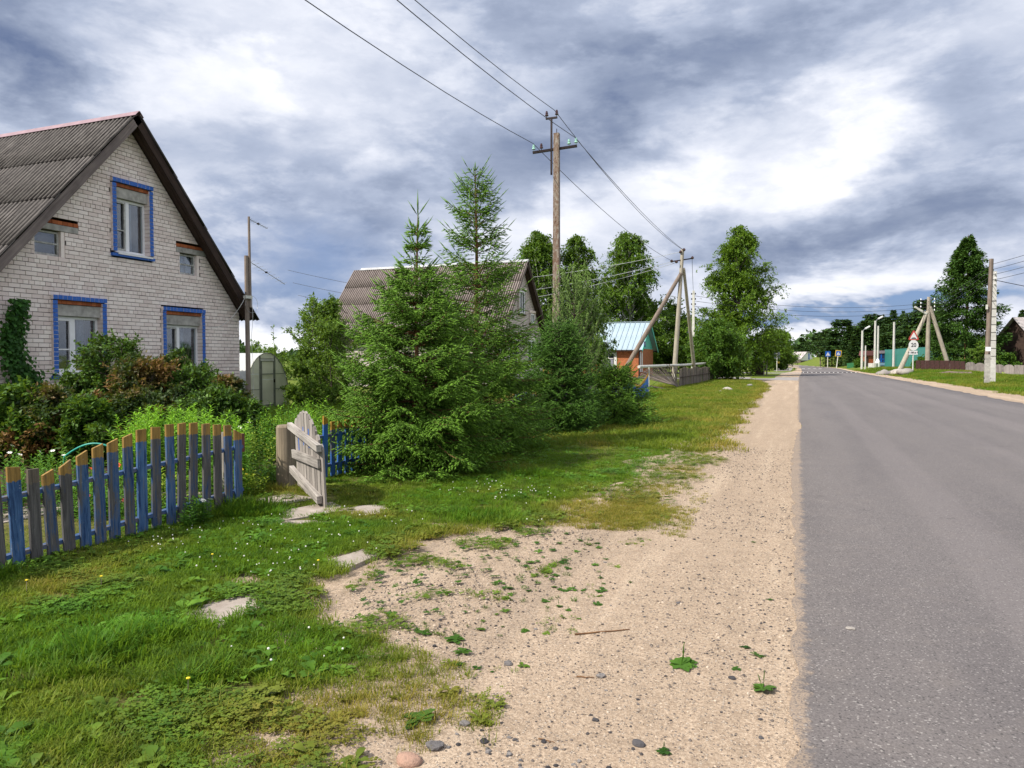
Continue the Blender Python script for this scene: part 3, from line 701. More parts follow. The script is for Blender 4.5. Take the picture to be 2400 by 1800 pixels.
# ---- windows of the near house
def frame_boxes(mb, y0, y1, z0, z1, w_, d, x):
    mb.box((x, y0 + w_ / 2, (z0 + z1) / 2), (d, w_, z1 - z0)); mb.box((x, y1 - w_ / 2, (z0 + z1) / 2), (d, w_, z1 - z0))
    mb.box((x, (y0 + y1) / 2, z0 + w_ / 2), (d, y1 - y0 - 2 * w_, w_)); mb.box((x, (y0 + y1) / 2, z1 - w_ / 2), (d, y1 - y0 - 2 * w_, w_))
def trim_window(h, wd, far=False):
    y0, y1, z0, z1 = wd['y0'] - OFF.y, wd['y1'] - OFF.y, wd['z0'], wd['z1']
    top = MB(); CW = 0.125
    # pane, frame and room
    fy0, fy1, fz0, fz1 = y0 + CW, y1 - CW, z0 + 0.10, z1 - 0.48
    f = MB(); X_ = -0.15
    frame_boxes(f, fy0, fy1, fz0, fz1, 0.06, 0.07, X_)
    my = fy0 + (fy1 - fy0) * (0.42 if wd['n'] != 'upper' else 0.44)
    f.box((X_ + 0.01, my, (fz0 + fz1) / 2), (0.09, 0.10, fz1 - fz0 - 0.12))
    fr = f.build('window', MT['pvc'], h)
    fr['label'] = {'upper': 'tall white window under the gable', 'left': 'wide white ground floor window nearer the left', 'right': 'white ground floor window behind the shrubs'}[wd['n']]
    s_ = MB(); frame_boxes(s_, fy0 + 0.06, my - 0.05, fz0 + 0.06, fz1 - 0.06, 0.045, 0.05, X_ + 0.035)
    s_.box((X_ + 0.04, (fy0 + my) / 2, fz0 + (fz1 - fz0) * 0.42), (0.025, my - fy0 - 0.2, 0.03))
    s_.build('sash', MT['oldwindow'] if wd['n'] != 'left' else MT['pvc'], fr)
    MB().box((X_, (fy0 + fy1) / 2, (fz0 + fz1) / 2), (0.006, fy1 - fy0 - 0.1, fz1 - fz0 - 0.1)).build('pane', MT['glass'], fr)
    MB().box((-0.9, (fy0 + fy1) / 2, (fz0 + fz1) / 2), (0.03, 2.6, 2.4)).build('room_wall', MT['interior'], fr)
    rbx = MB()
    for (c_, s3) in (((-0.58, (fy0 + fy1) / 2, z1 - 0.2), (0.62, 2.6, 0.03)), ((-0.58, (fy0 + fy1) / 2, z0 - 0.05), (0.62, 2.6, 0.03)),
                     ((-0.58, y0 - 0.3, (z0 + z1) / 2), (0.62, 0.03, 2)), ((-0.58, y1 + 0.3, (z0 + z1) / 2), (0.62, 0.03, 2))): rbx.box(c_, s3)
    rbx.build('room_side', MT['interior'], fr)
    cu = MB()
    c0, c1 = (my + 0.02, my + 0.52 * (fy1 - my)) if wd['n'] != 'left' else (my + 0.25, my + 0.42)
    NSEG = 18
    for k in range(NSEG):
        a = c0 + (c1 - c0) * k / NSEG; b = c0 + (c1 - c0) * (k + 1) / NSEG
        xa = -0.30 + 0.02 * math.sin(k * 1.9); xb = -0.30 + 0.02 * math.sin((k + 1) * 1.9)
        cu.quad([(xa, a, fz0), (xb, b, fz0), (xb, b, fz1), (xa, a, fz1)])
    cu.build('curtain', MT['curtain'], fr)
    # sill
    s_ = MB(); Msl = Matrix.Rotation(0.22, 3, 'Y')
    s_.box((-0.01, (y0 + y1) / 2 + 0.03, z0 + 0.085), (0.24, y1 - y0 - 0.18, 0.02), Msl)
    s_.box((0.10, (y0 + y1) / 2 + 0.03, z0 + 0.045), (0.012, y1 - y0 - 0.18, 0.04))
    s_.build('sill', MT['pvc'], fr)
    # lintel
    MB().box((-0.11, (y0 + y1) / 2, z1 - 0.34), (0.20, y1 - y0 - 0.22, 0.26)).build('lintel', MT['concrete'], fr)
    # jamb and trim bricks, front painted blue, sides bare
    jb = random.Random(2)
    def tb(y, z, wy, hz, xd=0.065, col=(1, 1, 1, 0, 1, 1)):
        dx = jb.uniform(-0.004, 0.004)
        mb = MB(); x0 = -0.24; mb.box((0, 0, 0), (xd - x0 + dx, wy, hz), mats=col)
        mb.build('brick', [MT['bluebrick'], MT['brick']], fr, ((xd + x0 + dx) / 2, y, z))
    nk = int(round((z1 - z0) / 0.1)) - 1
    for k in range(1, nk):
        zc = z0 + k * 0.1 + 0.05
        for side in (0, 1):
            tb(y0 + 0.06 if side == 0 else y1 - 0.06, zc, 0.118, 0.090)
    n = int((y1 - y0) / 0.112)
    for k in range(n):
        yc = y0 + (k + 0.5) * (y1 - y0) / n
        tb(yc, z1 - 0.055 + jb.uniform(-0.004, 0.004), (y1 - y0) / n - 0.006, 0.098, 0.085, (0, 0, 1, 0, 1, 1) if k else (0, 0, 1, 0, 1, 1))
    k2 = int((y1 - y0 - 0.24) / 0.125)
    for k in range(k2):
        yc = y0 + 0.12 + (k + 0.5) * (y1 - y0 - 0.24) / k2
        MB().box((0, 0, 0), (0.24, (y1 - y0 - 0.24) / k2 - 0.006, 0.085)).build('brick', MT['redbrick'], fr, (-0.10, yc, z1 - 0.155))
    MB().box((-0.06, (y0 + y1) / 2, z0 + 0.012), (0.28, y1 - y0 + 0.04, 0.07)).build('lower_sill_course', MT['bluebrick'], fr)
for w_ in wins:
    if w_['kind'] == 'trim': trim_window(h1, w_)
    else:
        y0, y1, z0, z1 = w_['y0'] - OFF.y, w_['y1'] - OFF.y, w_['z0'], w_['z1']
        f = MB(); frame_boxes(f, y0 + 0.02, y1 - 0.09, z0 + 0.02, z1 - 0.02, 0.045, 0.06, -0.13)
        f.box((-0.13, (y0 + y1) / 2 - 0.03, z0 + 0.30), (0.05, y1 - y0 - 0.2, 0.035))
        fr = f.build('window', MT['oldwindow'], h1)
        fr['label'] = 'small attic window with two rows' + (' and a pale curtain' if w_['n'] == 'sr' else ' and dark glass')
        MB().box((-0.13, (y0 + y1) / 2 - 0.03, (z0 + z1) / 2), (0.006, y1 - y0 - 0.18, z1 - z0 - 0.1)).build('pane', MT['glass'], fr)
        MB().box((-0.45, (y0 + y1) / 2 + (0.12 if w_['n'] == 'sl' else -0.12), (z0 + z1) / 2 - 0.1), (0.03, y1 - y0 + 0.1, z1 - z0 + 0.2)).build('room_wall', MT['interior'], fr)
        jm = MB()
        jm.box((-0.13, y1 - 0.045, (z0 + z1) / 2), (0.22, 0.09, z1 - z0)); jm.box((-0.13, y0 + 0.008, (z0 + z1) / 2), (0.22, 0.016, z1 - z0))
        jm.box((-0.13, (y0 + y1) / 2, z0 - 0.01), (0.22, y1 - y0, 0.03))
        jm.build('jamb', MT['brick'], fr)
        lo, hi = w_['lin']
        lo -= OFF.y; hi -= OFF.y
        MB().box((-0.115, (lo + hi) / 2, z1 + 0.075), (0.245, hi - lo - 0.012, 0.138)).build('lintel', MT['concrete'], fr)
        nb = int((hi - lo) / 0.125)
        for k in range(nb):
            MB().box((0, 0, 0), (0.24, (hi - lo) / nb - 0.008, 0.086)).build('brick', MT['redbrick'], fr, (-0.118 + rb.uniform(-.006, .006), lo + (k + 0.5) * (hi - lo) / nb, z1 + 0.198))
        if w_['n'] == 'sr':
            cu = MB()
            for (c0, c1) in ((y0 + 0.06, y0 + 0.34), (y0 + 0.40, y1 - 0.14)):
                for k in range(10):
                    a = c0 + (c1 - c0) * k / 10; b = c0 + (c1 - c0) * (k + 1) / 10
                    cu.quad([(-0.2 + 0.01 * math.sin(k * 2), a, z0), (-0.2 + 0.01 * math.sin(k * 2 + 2), b, z0), (-0.2 + 0.01 * math.sin(k * 2 + 2), b - 0.05, z1), (-0.2 + 0.01 * math.sin(k * 2), a - 0.05, z1)])
            cu.build('curtain', MT['curtain'], fr)
# ---- second house of the same type
h2 = empty('brick_house', (-16.0, 42.2, 0)); tag(h2, 'farther brick house with light grey slate roof half hidden behind the tall spruces', 'house', 'gabled brick houses along the road')
house_shell(h2, 0, -11.3, -3.9, 3.9, 0, 7.55, MT['wall_x'], MT['wall_y'], 2.9, front=True)
roof_wood(h2, 7.72, 4.15, 0.36, -11.6)
SH2 = sheet_mesh('roof_sheet_light', MT['slate2'])
roof_sheets(h2, SH2, -15.58, 12, 4, 42.2, 7.72)
rc = MB()
for s in (-1, 1):
    ey = Vector((0, s * math.cos(TH), -math.sin(TH))); ez = Vector((0, s * math.sin(TH), math.cos(TH)))
    rc.box(Vector((-5.6, 0, 7.83)) + ey * 0.09 + ez * 0.012, (12.1, 0.20, 0.02), Matrix(((1, 0, 0), ey, ez)).transposed())
rc.build('ridge_cap', MT['galv'], h2)
dm = MB(); dm.box((0, 0, 0), (0.55, 0.9, 0.75)); dm.box((0.0, -0.1, 0.42), (0.75, 1.1, 0.06)); dm.build('dormer', MT['darkwood'], h2, (-7.9, -1.0, 7.0))
for (y0, y1, z0, z1) in ((-0.55, 0.35, 4.5, 5.9), (1.45, 2.1, 4.0, 4.6), (-2.3, -0.9, 1.3, 2.9), (0.9, 2.3, 1.3, 2.9)):
    f = MB(); frame_boxes(f, y0, y1, z0, z1, 0.08, 0.10, 0.02); f.box((0.02, (y0 + y1) / 2, (z0 + z1) / 2), (0.08, 0.07, z1 - z0 - 0.16))
    fr = f.build('window', MT['pvc'], h2)
    MB().box((0.015, (y0 + y1) / 2, (z0 + z1) / 2), (0.02, y1 - y0 - 0.1, z1 - z0 - 0.1)).build('pane', plain('dark_pane', (0.03, 0.035, 0.04), 0.08, spec=0.7) if 'dark_pane' not in bpy.data.materials else bpy.data.materials['dark_pane'], fr)
    MB().box((0.02, (y0 + y1) / 2, z1 + 0.12), (0.14, y1 - y0 + 0.5, 0.14)).build('lintel', MT['brick'], fr)
    MB().box((0.03, (y0 + y1) / 2, z0 - 0.08), (0.16, y1 - y0 + 0.3, 0.08)).build('sill', MT['darkwood'], fr)
    tr = MB(); tr.box((0.04, y0 - 0.14, (z0 + z1) / 2), (0.10, 0.14, z1 - z0)); tr.box((0.04, y1 + 0.14, (z0 + z1) / 2), (0.10, 0.14, z1 - z0)); tr.build('brick_surround', MT['wall_y'], fr)
DP = bpy.data.materials['dark_pane']
# ---- low red-brick house with the turquoise roof
h3 = empty('brick_house', (-14.2, 72.5, 0)); tag(h3, 'low orange brick house with pale turquoise metal roof behind the leaning pole', 'house')
m, t, b, o = mat('turquoise_roof_metal'); p = obc(t)
n = t.noise(t.scale(p, (2, 0.6, 1)), 1.5, 4)
t.l.new(t.ramp(n, [(0.3, (0.31, 0.41, 0.48)), (0.7, (0.41, 0.50, 0.57))]), b.inputs['Base Color']); b.inputs['Roughness'].default_value = 0.45; b.inputs['Metallic'].default_value = 0.15
MT['turqroof'] = m
MT['turq'] = plain('turquoise_boards', (0.14, 0.55, 0.46), 0.6, var=0.1, scale=8)
MT['navy'] = plain('navy_plate', (0.02, 0.07, 0.22), 0.4, var=0.05)
MT['whitetrim'] = MT['whitepaint']
bw, ez_, rz_ = 3.7, 2.75, 5.35
mb = MB(); mb.box((-5.5, -bw + 0.12, ez_ / 2), (10.5, 0.25, ez_)); mb.box((-5.5, bw - 0.12, ez_ / 2), (10.5, 0.25, ez_)); mb.build('side_wall', MT['rbwall_x'], h3)
mb = MB(); mb.box((-0.125, 0, ez_ / 2), (0.25, 2 * bw, ez_)); mb.box((-10.9, 0, ez_ / 2), (0.25, 2 * bw, ez_)); mb.build('front_wall', MT['rbwall_y'], h3)
MB().prism([(-bw, ez_), (bw, ez_), (0, rz_ - 0.05)], 'x', -0.2, -0.05).build('gable', MT['turq'], h3)
for k in range(14):
    y = -bw + 0.3 + k * 0.52; hh = (rz_ - ez_) * (1 - abs(y) / bw) - 0.08
    if hh > 0.1: MB().box((-0.03, y, ez_ + hh / 2), (0.03, 0.46, hh)).build('gable_board', MT['turq'], h3)
for s in (-1, 1):
    run = bw + 0.45; ht = rz_ - ez_ + 0.22; Ls = math.hypot(run, ht); th = math.atan2(ht, run)
    ey = Vector((0, s * math.cos(th), -math.sin(th))); ez3 = Vector((0, s * math.sin(th), math.cos(th)))
    M = Matrix(((1, 0, 0) if s > 0 else (-1, 0, 0), ey, ez3)).transposed()
    for k in range(24):
        x = 0.42 - 0.24 - k * 0.5
        mb = MB(); mb.box((0, 0, 0), (0.485, Ls, 0.03)); mb.box((0.25, 0, 0.035), (0.035, Ls, 0.07))
        mb.build('roof_panel', MT['turqroof'], h3, Vector((x, 0, rz_ + 0.06)) + ey * (Ls / 2), M.to_euler())
    MB().box((0, 0, 0), (0.04, Ls, 0.22)).build('rake_board', MT['turq'], h3, Vector((0.45, 0, rz_ - 0.02)) + ey * (Ls / 2), M.to_euler())
    MB().box((-5.5, s * (run - 0.02), ez_ - 0.20), (11.8, 0.05, 0.14)).build('eave_board', MT['darkwood'], h3)
MB().box((-5.5, 0, rz_ + 0.13), (12.0, 0.22, 0.05)).build('ridge_cap', MT['turqroof'], h3)
for (x, wdt) in ((-2.9, 1.15), (-6.3, 1.15), (-9.0, 1.15)):
    f = MB(); z0, z1 = 0.95, 2.25; yf = -bw - 0.02
    for (c_, s3) in (((x - wdt / 2 - 0.08, yf, (z0 + z1) / 2), (0.28, 0.09, z1 - z0 + 0.3)), ((x + wdt / 2 + 0.08, yf, (z0 + z1) / 2), (0.28, 0.09, z1 - z0 + 0.3)),
                     ((x, yf, z1 + 0.08), (wdt - 0.12, 0.09, 0.22)), ((x, yf, z0 - 0.05), (wdt - 0.12, 0.09, 0.12)), ((x, yf, (z0 + z1) / 2), (0.07, 0.07, z1 - z0 - 0.1)),
                     ((x, yf, z0 + 0.85), (wdt - 0.2, 0.065, 0.06))): f.box(c_, s3)
    fr = f.build('window', MT['whitetrim'], h3)
    MB().box((x, yf + 0.005, (z0 + z1) / 2), (wdt - 0.1, 0.03, z1 - z0 - 0.05)).build('pane', DP, fr)
    for q in (-0.27, 0.27):
        cu = MB(); cu.box((x + q, yf - 0.012, z0 + 0.42), (0.30, 0.01, 0.7)); cu.build('net_curtain', MT['curtain'], fr)
for y in (-bw + 0.75, -bw + 1.6):
    mb = MB(); P = [(y - 0.24, 0.5), (y + 0.24, 0.5), (y + 0.24, 2.2)] + [(y + 0.24 * math.cos(a), 2.2 + 0.24 * math.sin(a)) for a in np.linspace(0.3, 2.84, 7)] + [(y - 0.24, 2.2)]
    mb.prism(P, 'x', 0.0, 0.04).build('white_panel', MT['whitetrim'], h3)
MB().box((0.03, -bw + 0.18, ez_ / 2), (0.10, 0.28, ez_ - 0.05)).build('corner_pilaster', MT['darkwood'], h3)
mb = MB(); mb.box((0, 0, 0), (0.03, 0.75, 0.5))
pl_ = mb.build('name_plate', MT['navy'], h3, (0.48, -bw + 0.55, ez_ + 0.42))
for k in range(2): MB().box((0.02, 0, 0.1 - k * 0.17), (0.006, 0.5 - k * 0.14, 0.05)).build('white_line', MT['whitepaint'], pl_)
# ------------------------------------------------------------------ greenhouse
MT['poly'] = plain('cloudy_polycarbonate', (0.86, 0.86, 0.74), 0.35, var=0.12, scale=2.5)
_m = MT['poly']; _t = NT(_m.node_tree); _b = [n for n in _t.n if n.type == 'BSDF_PRINCIPLED'][0]; _o = [n for n in _t.n if n.type == 'OUTPUT_MATERIAL'][0]
_tr = _t.new('ShaderNodeBsdfTranslucent'); _tr.inputs[0].default_value = (0.8, 0.8, 0.68, 1); _mx = _t.new('ShaderNodeMixShader'); _mx.inputs[0].default_value = 0.5
_t.l.new(_b.outputs[0], _mx.inputs[1]); _t.l.new(_tr.outputs[0], _mx.inputs[2]); _t.l.new(_mx.outputs[0], _o.inputs[0])
MT['polyside'] = plain('white_polycarbonate', (0.80, 0.82, 0.84), 0.3, var=0.04, scale=2)
MT['ghframe'] = plain('greenhouse_frame', (0.24, 0.25, 0.22), 0.5, 0.4)
gh = empty('greenhouse', (-17, 20.1, 0)); tag(gh, 'arched polycarbonate greenhouse with a narrow door beside the near house', 'greenhouse')
GW, GH = 1.12, 1.86
arc = [(GW * math.cos(a), 0.25 + (GH - 0.25) * math.sin(a)) for a in np.linspace(0, math.pi, 19)]
arc = [(GW, 0.0)] + arc + [(-GW, 0.0)]
sh = MB()
for i in range(len(arc) - 1):
    a, b = arc[i], arc[i + 1]
    sh.quad([(0, a[0], a[1]), (-4, a[0], a[1]), (-4, b[0], b[1]), (0, b[0], b[1])])
    sh.quad([(0, a[0] * .985, a[1] * .99), (0, b[0] * .985, b[1] * .99), (-4, b[0] * .985, b[1] * .99), (-4, a[0] * .985, a[1] * .99)])
_m = MT['polyside']; _t = NT(_m.node_tree); _b = [n for n in _t.n if n.type == 'BSDF_PRINCIPLED'][0]; _o = [n for n in _t.n if n.type == 'OUTPUT_MATERIAL'][0]
_tr = _t.new('ShaderNodeBsdfTranslucent'); _tr.inputs[0].default_value = (0.85, 0.87, 0.85, 1); _mx = _t.new('ShaderNodeMixShader'); _mx.inputs[0].default_value = 0.5
_t.l.new(_b.outputs[0], _mx.inputs[1]); _t.l.new(_tr.outputs[0], _mx.inputs[2]); _t.l.new(_mx.outputs[0], _o.inputs[0])
sh.build('cover', MT['polyside'], gh)
def arcz(y): return 0.25 + (GH - 0.25) * math.sqrt(max(0, 1 - (y / GW) ** 2))
edges = [-GW, -0.36, 0.36, GW]
for k in range(3):
    zs = [0.0, 0.62, 1.14, 3.0] if k != 1 else [0.0, 0.95, 1.62, 3.0]
    for q in range(3):
        y0, y1 = edges[k] + 0.012, edges[k + 1] - 0.012; z0, z1 = zs[q] + 0.01, zs[q + 1] - 0.01
        ys = np.linspace(y0, y1, 7); topz = [min(z1, arcz(y) - 0.015) for y in ys]
        if max(topz) <= z0 + 0.03: continue
        P = [(y0, z0), (y1, z0)] + [(y, max(z, z0)) for y, z in zip(ys[::-1], topz[::-1])]
        MB().prism(P, 'x', -0.01, 0.008).build('face_panel', MT['poly'], gh)
f = MB(); f.tube([(0.02, a[0], a[1]) for a in arc], 0.018, 5)
for y in (-0.37, 0.37): f.bar((0.025, y, 0), (0.025, y, arcz(y) if abs(y) > 0 else 1), 0.035, 0.035)
f.bar((0.025, -0.37, 1.65), (0.025, 0.37, 1.65), 0.03, 0.04)
f.bar((0.02, -GW + 0.03, 0.62), (0.02, -0.39, 0.62), 0.02, 0.02); f.bar((0.02, 0.39, 1.14), (0.02, 0.95, 1.14), 0.02, 0.02); f.bar((0.02, 0.39, 0.62), (0.02, GW - .03, 0.62), 0.02, 0.02)
f.build('frame', MT['ghframe'], gh)
d_ = MB(); frame_boxes(d_, -0.33, 0.33, 0.06, 1.60, 0.03, 0.03, 0.04); d_.box((0.04, 0, 1.14), (0.03, 0.6, 0.03)); dr = d_.build('door', MT['ghframe'], gh)
MB().box((0.07, 0.30, 0.9), (0.04, 0.03, 0.12)).build('handle', MT['blackmetal'], dr)
# ------------------------------------------------------------------ antenna mast beside the near house
am = empty('antenna_mast', (-15.45, 17.45, 0)); tag(am, 'grey wooden mast with two television antennas at the right corner of the near house', 'antenna')
MB().tube([(0, 0, 0), (-0.03, 0.0, 4.75)], [0.075, 0.06], 10).build('lower_pole', MT['polewood'], am)
MB().tube([(0.05, 0.06, 3.2), (0.04, 0.05, 5.92)], [0.045, 0.035], 8).build('upper_pole', MT['polewood'], am)
def yagi(parent, a, b, n, ln):
    y = MB(); a, b = Vector(a), Vector(b); d = (b - a).normalized(); s_ = d.cross(Vector((0, 0, 1))).normalized()
    y.tube([a, b], 0.011, 6); boom = y.build('antenna_boom', MT['galv'], parent)
    for k in range(n):
        p_ = a + (b - a) * (k + 0.6) / n; L_ = ln * (1 - 0.4 * k / n)
        MB().tube([p_ - s_ * L_, p_ + s_ * L_], 0.0045, 5).build('antenna_rod', MT['galv'], boom)
    q = MB(); q.box(a + (b - a) * 0.5, (0.04, 0.08, 0.05)); q.build('antenna_box', MT['blackmetal'], boom)
yagi(am, (0.04, 0.05, 5.85), (0.35, 0.5, 5.62), 8, 0.22)
yagi(am, (0, 0, 4.62), (0.5, 1.1, 3.98), 9, 0.36)
MB().box((0.06, -0.05, 3.5), (0.10, 0.28, 0.09)).build('junction_box', MT['steelpost'], am)
def sag(a, b, s_, n=14):
    a, b = Vector(a), Vector(b)
    return [a.lerp(b, k / n) - Vector((0, 0, 4 * s_ * (k / n) * (1 - k / n))) for k in range(n + 1)]
MB().tube(sag((0.06, -0.15, 3.5), (-0.4, -1.15, 2.55), 0.28), 0.008, 5).build('cable', MT['cable'], am)
MB().tube([(0.09 + 0.02 * math.sin(z * 5), 0.09 + 0.03 * math.sin(z * 2.2), z) for z in np.linspace(0.4, 3.5, 20)], 0.006, 5).build('cable', MT['cable'], am)
MB().tube([(0.05, 0.12 + 0.26 * math.sin(a), 3.3 + 0.26 * math.cos(a)) for a in np.linspace(0, 5.6, 16)], 0.004, 5).build('cable', MT['galv'], am)
# ------------------------------------------------------------------ blue picket fence (near)
def picketmat(name, blue, blue2, greyf, tipc, wear, tipz=0.115):
    m, t, b, o = mat(name); p0 = obc(t); r = orand(t); x, y, z = t.sep(p0)
    p = t.vadd(p0, t.comb(t.math('MULTIPLY', r, 13.0), t.math('MULTIPLY', r, 7.0), t.math('MULTIPLY', r, 17.0)))
    g1 = t.noise(t.scale(p, (42, 42, 2.4)), 1, 6, 0.7, 0.8); g2 = t.noise(t.scale(p, (9, 9, 3)), 1, 5, 0.65, 0.3); g3 = t.noise(p, 60, 3, 0.6)
    f = t.math('ADD', t.math('MULTIPLY', g1, 0.5), t.math('MULTIPLY', g2, 0.5))
    f = t.math('ADD', f, t.math('MULTIPLY', t.math('SUBTRACT', r, 0.5), 0.18))
    k = t.step(f, wear - 0.05, wear + 0.06)
    gr = t.ramp(g1, [(0.3, (0.035, 0.032, 0.032)), (0.55, (0.10, 0.095, 0.095)), (0.75, (0.19, 0.18, 0.17))])
    c = t.mix(t.step(t.math('ADD', t.math('MULTIPLY', g1, 0.6), t.math('MULTIPLY', g2, 0.4)), 0.36, 0.60), blue, blue2)
    c = t.mix(t.math('MULTIPLY', t.step(g1, 0.5, 0.75), 0.35), c, (0.16, 0.22, 0.33))
    c = t.mix(k, c, gr)
    tz = t.math('ADD', z, t.math('MULTIPLY', t.math('SUBTRACT', t.noise(t.scale(p, (40, 40, 1)), 1, 2), 0.5), 0.045))
    tk = t.step(tz, -tipz - 0.004, -tipz + 0.004)
    tc = t.ramp(g1, [(0.30, tuple(q * 0.28 for q in tipc)), (0.52, tuple(q * 0.75 for q in tipc)), (0.72, tipc)])
    tc = t.mix(t.math('MULTIPLY', t.step(g2, 0.55, 0.7), 0.6), tc, (0.13, 0.11, 0.085))
    c = t.mix(tk, c, tc)
    sp = t.math('MULTIPLY', t.step(g3, 0.70, 0.74), 0.6); c = t.mix(sp, c, (0.4, 0.42, 0.45))
    t.l.new(c, b.inputs['Base Color']); b.inputs['Roughness'].default_value = 0.75; b.inputs['Specular IOR Level'].default_value = 0.25
    t.l.new(t.bump(t.math('ADD', g1, t.math('MULTIPLY', k, -0.3)), 0.8, 0.004), b.inputs['Normal'])
    return m
MT['picket'] = picketmat('blue_picket_yellow_tip', (0.012, 0.034, 0.105), (0.075, 0.17, 0.35), None, (0.38, 0.23, 0.065), 0.465)
MT['picketbare'] = picketmat('bare_picket', (0.05, 0.06, 0.09), (0.07, 0.08, 0.12), None, (0.17, 0.14, 0.11), 0.36)
MT['railblue'] = paint('blue_painted_rail', (0.025, 0.075, 0.20), (0.12, 0.11, 0.115), 0.52, axis=1, grain=30)
FX = -5.6
PK = [(3.60, .76, 3.63), (3.75, .79, 3.78), (3.90, .75, 3.93), (4.02, .72, 4.07), (4.17, .78, 4.20), (4.32, .84, 4.35), (4.47, .88, 4.49), (4.62, .91, 4.64),
      (4.77, .94, 4.79), (4.92, .97, 4.93), (5.08, .98, 5.09), (5.24, .99, 5.24), (5.39, .99, 5.39), (5.54, .98, 5.54), (5.70, .96, 5.69), (5.85, .94, 5.85), (6.00, .92, 6.00), (6.15, .86, 6.14)]
f1 = empty('picket_fence', (FX, 4.9, 0)); tag(f1, 'near run of worn blue pickets with yellow tips in front of the flower garden', 'fence')
def picket(parent, ox, oy, y, ztop, yb, zb, wd, mat_, slant=0.0, th=0.022, rr=random.Random(4)):
    L = ztop - zb; lean = math.atan2(y - yb, L)
    wt = wd * rr.uniform(0.92, 1.0)
    poly = [(-wd / 2, -L), (wd / 2, -L), (wt / 2 + rr.uniform(-.002, .002), -L * 0.5), (wt / 2, slant * wt / 2 - abs(slant) * wt / 2), (-wt / 2, -slant * wt / 2 - abs(slant) * wt / 2), (-wt / 2 + rr.uniform(-.002, .002), -L * 0.5)]
    mb = MB(); mb.prism(poly, 'x', -th / 2, th / 2)
    return mb.build('picket', mat_, parent, (ox + rr.uniform(-.003, .003), y - oy, ztop), (lean + 0.0, rr.uniform(-.02, .02), rr.uniform(-.06, .06)))
# rotation about x by +lean tips the top towards -y; our lean is top minus bottom along y
rp = random.Random(9)
for i, (y, zt_, yb) in enumerate(PK):
    # extend older left-hand pickets out of frame with their own heights
    o = picket(f1, 0, 4.9, y, zt_, yb, -0.04, 0.098, MT['picketbare'] if i in (2,) else MT['picket'], slant={1: -0.15, 3: 0.35, 4: 0.55, 5: 0.45, 6: 0.3, 7: 0.35, 8: 0.3, 17: -0.5}.get(i, rp.uniform(-0.08, 0.1)))
    o.rotation_euler.x = -math.atan2(y - yb, zt_ + 0.04)
for k in range(9):
    y = 3.45 - k * 0.15; picket(f1, 0, 4.9, y, 0.80 + 0.02 * k, y + 0.02, -0.04, 0.098, MT['picket'])
for z0, z1 in ((0.53, 0.655), (0.085, 0.19)):
    MB().bar((-0.035, 2.1 - 4.9, z0 - 0.06), (-0.035, 6.24 - 4.9, z1 + 0.01), 0.035, 0.06, up=(1, 0, 0)).build('rail', MT['railblue'], f1)
MB().tube([(-0.12, 6.12 - 4.9, -0.05), (-0.12, 6.12 - 4.9, 0.83)], [0.06, 0.055], 10).build('post', MT['greywood'], f1)
MB().box((-0.06, 6.28 - 4.9, 0.70), (0.03, 0.05, 0.2)).build('latch_block', plain('rust_brown_block', (0.12, 0.045, 0.03), 0.8), f1)
# ------------------------------------------------------------------ log post and gate
MT['log'] = wood('debarked_log', (0.07, 0.052, 0.036), (0.27, 0.22, 0.16), grain=26, bump=0.008)
gp = MB(); gp.tube([(0, 0, -0.1), (0.0, 0, 0.35), (-0.005, 0, 0.76), (-0.005, 0, 0.785)], [0.128, 0.12, 0.116, 0.10], 20)
tag(gp.build('gate_post', MT['log'], None, (-6.02, 7.46, 0), smooth=False), 'thick grey log post holding the open wooden gate', 'post')
MT['gateboard'] = wood('bleached_gate_board', (0.11, 0.098, 0.092), (0.40, 0.365, 0.335), grain=34, bump=0.006)
MT['gatebatten'] = wood('bleached_gate_batten', (0.16, 0.145, 0.135), (0.50, 0.465, 0.43), axis=0, grain=34, bump=0.006)
hinge = Vector((-5.77, 7.36, 0.0)); free = Vector((-4.70, 6.48, 0.0))
gd = (free - hinge); GL = gd.length; gang = math.atan2(gd.y, gd.x)
gt = empty('garden_gate', hinge, gang); tag(gt, 'open grey wooden gate with arched top and three battens hanging from the log post', 'gate')
gt.rotation_euler = (R_(3.0), R_(3.0), gang)
NB = 10
for k in range(NB):
    u = (k + 0.5) / NB; x = 0.06 + u * (GL - 0.08)
    top = 0.86 + 0.24 * math.sin(math.pi * min(1, u * 1.02 + 0.02)) - 0.10 * u
    bot = 0.07 - 0.01 * u if k < 8 else 0.02
    mb = MB(); wv = 0.118
    P = [(-wv / 2, -(top - bot)), (wv / 2, -(top - bot)), (wv / 2, -0.03 * (u > .5) - 0.02), (0, 0), (-wv / 2, -0.03 * (u < .5) - 0.02)]
    mb.prism(P, 'y', -0.011, 0.011)
    mb.build('board', MT['gateboard'], gt, (x, rp.uniform(-.003, .003), top), (0, rp.uniform(-0.006, 0.006), 0))
    if k in (1, 3, 5):
        MB().box((0, 0, 0), (0.035, 0.002, 0.22)).build('paint_mark', MT['bluebrick'], gt, (x, -0.0125, top - 0.33 + k * 0.01))
def gbar(a, b, w_, d_):
    a, b = Vector(a), Vector(b); L = (b - a).length; ang = -math.atan2(b.z - a.z, b.x - a.x)
    MB().box((0, 0, 0), (L, d_, w_)).build('batten', MT['gatebatten'], gt, (a + b) / 2, (0, ang, 0))
gbar((-0.06, -0.045, 0.80), (GL - 0.02, -0.045, 0.74), 0.075, 0.055)
gbar((-0.02, -0.032, 0.455), (GL - 0.1, -0.032, 0.56), 0.10, 0.03)
gbar((-0.08, -0.045, 0.25), (GL - 0.1, -0.045, 0.16), 0.085, 0.055)
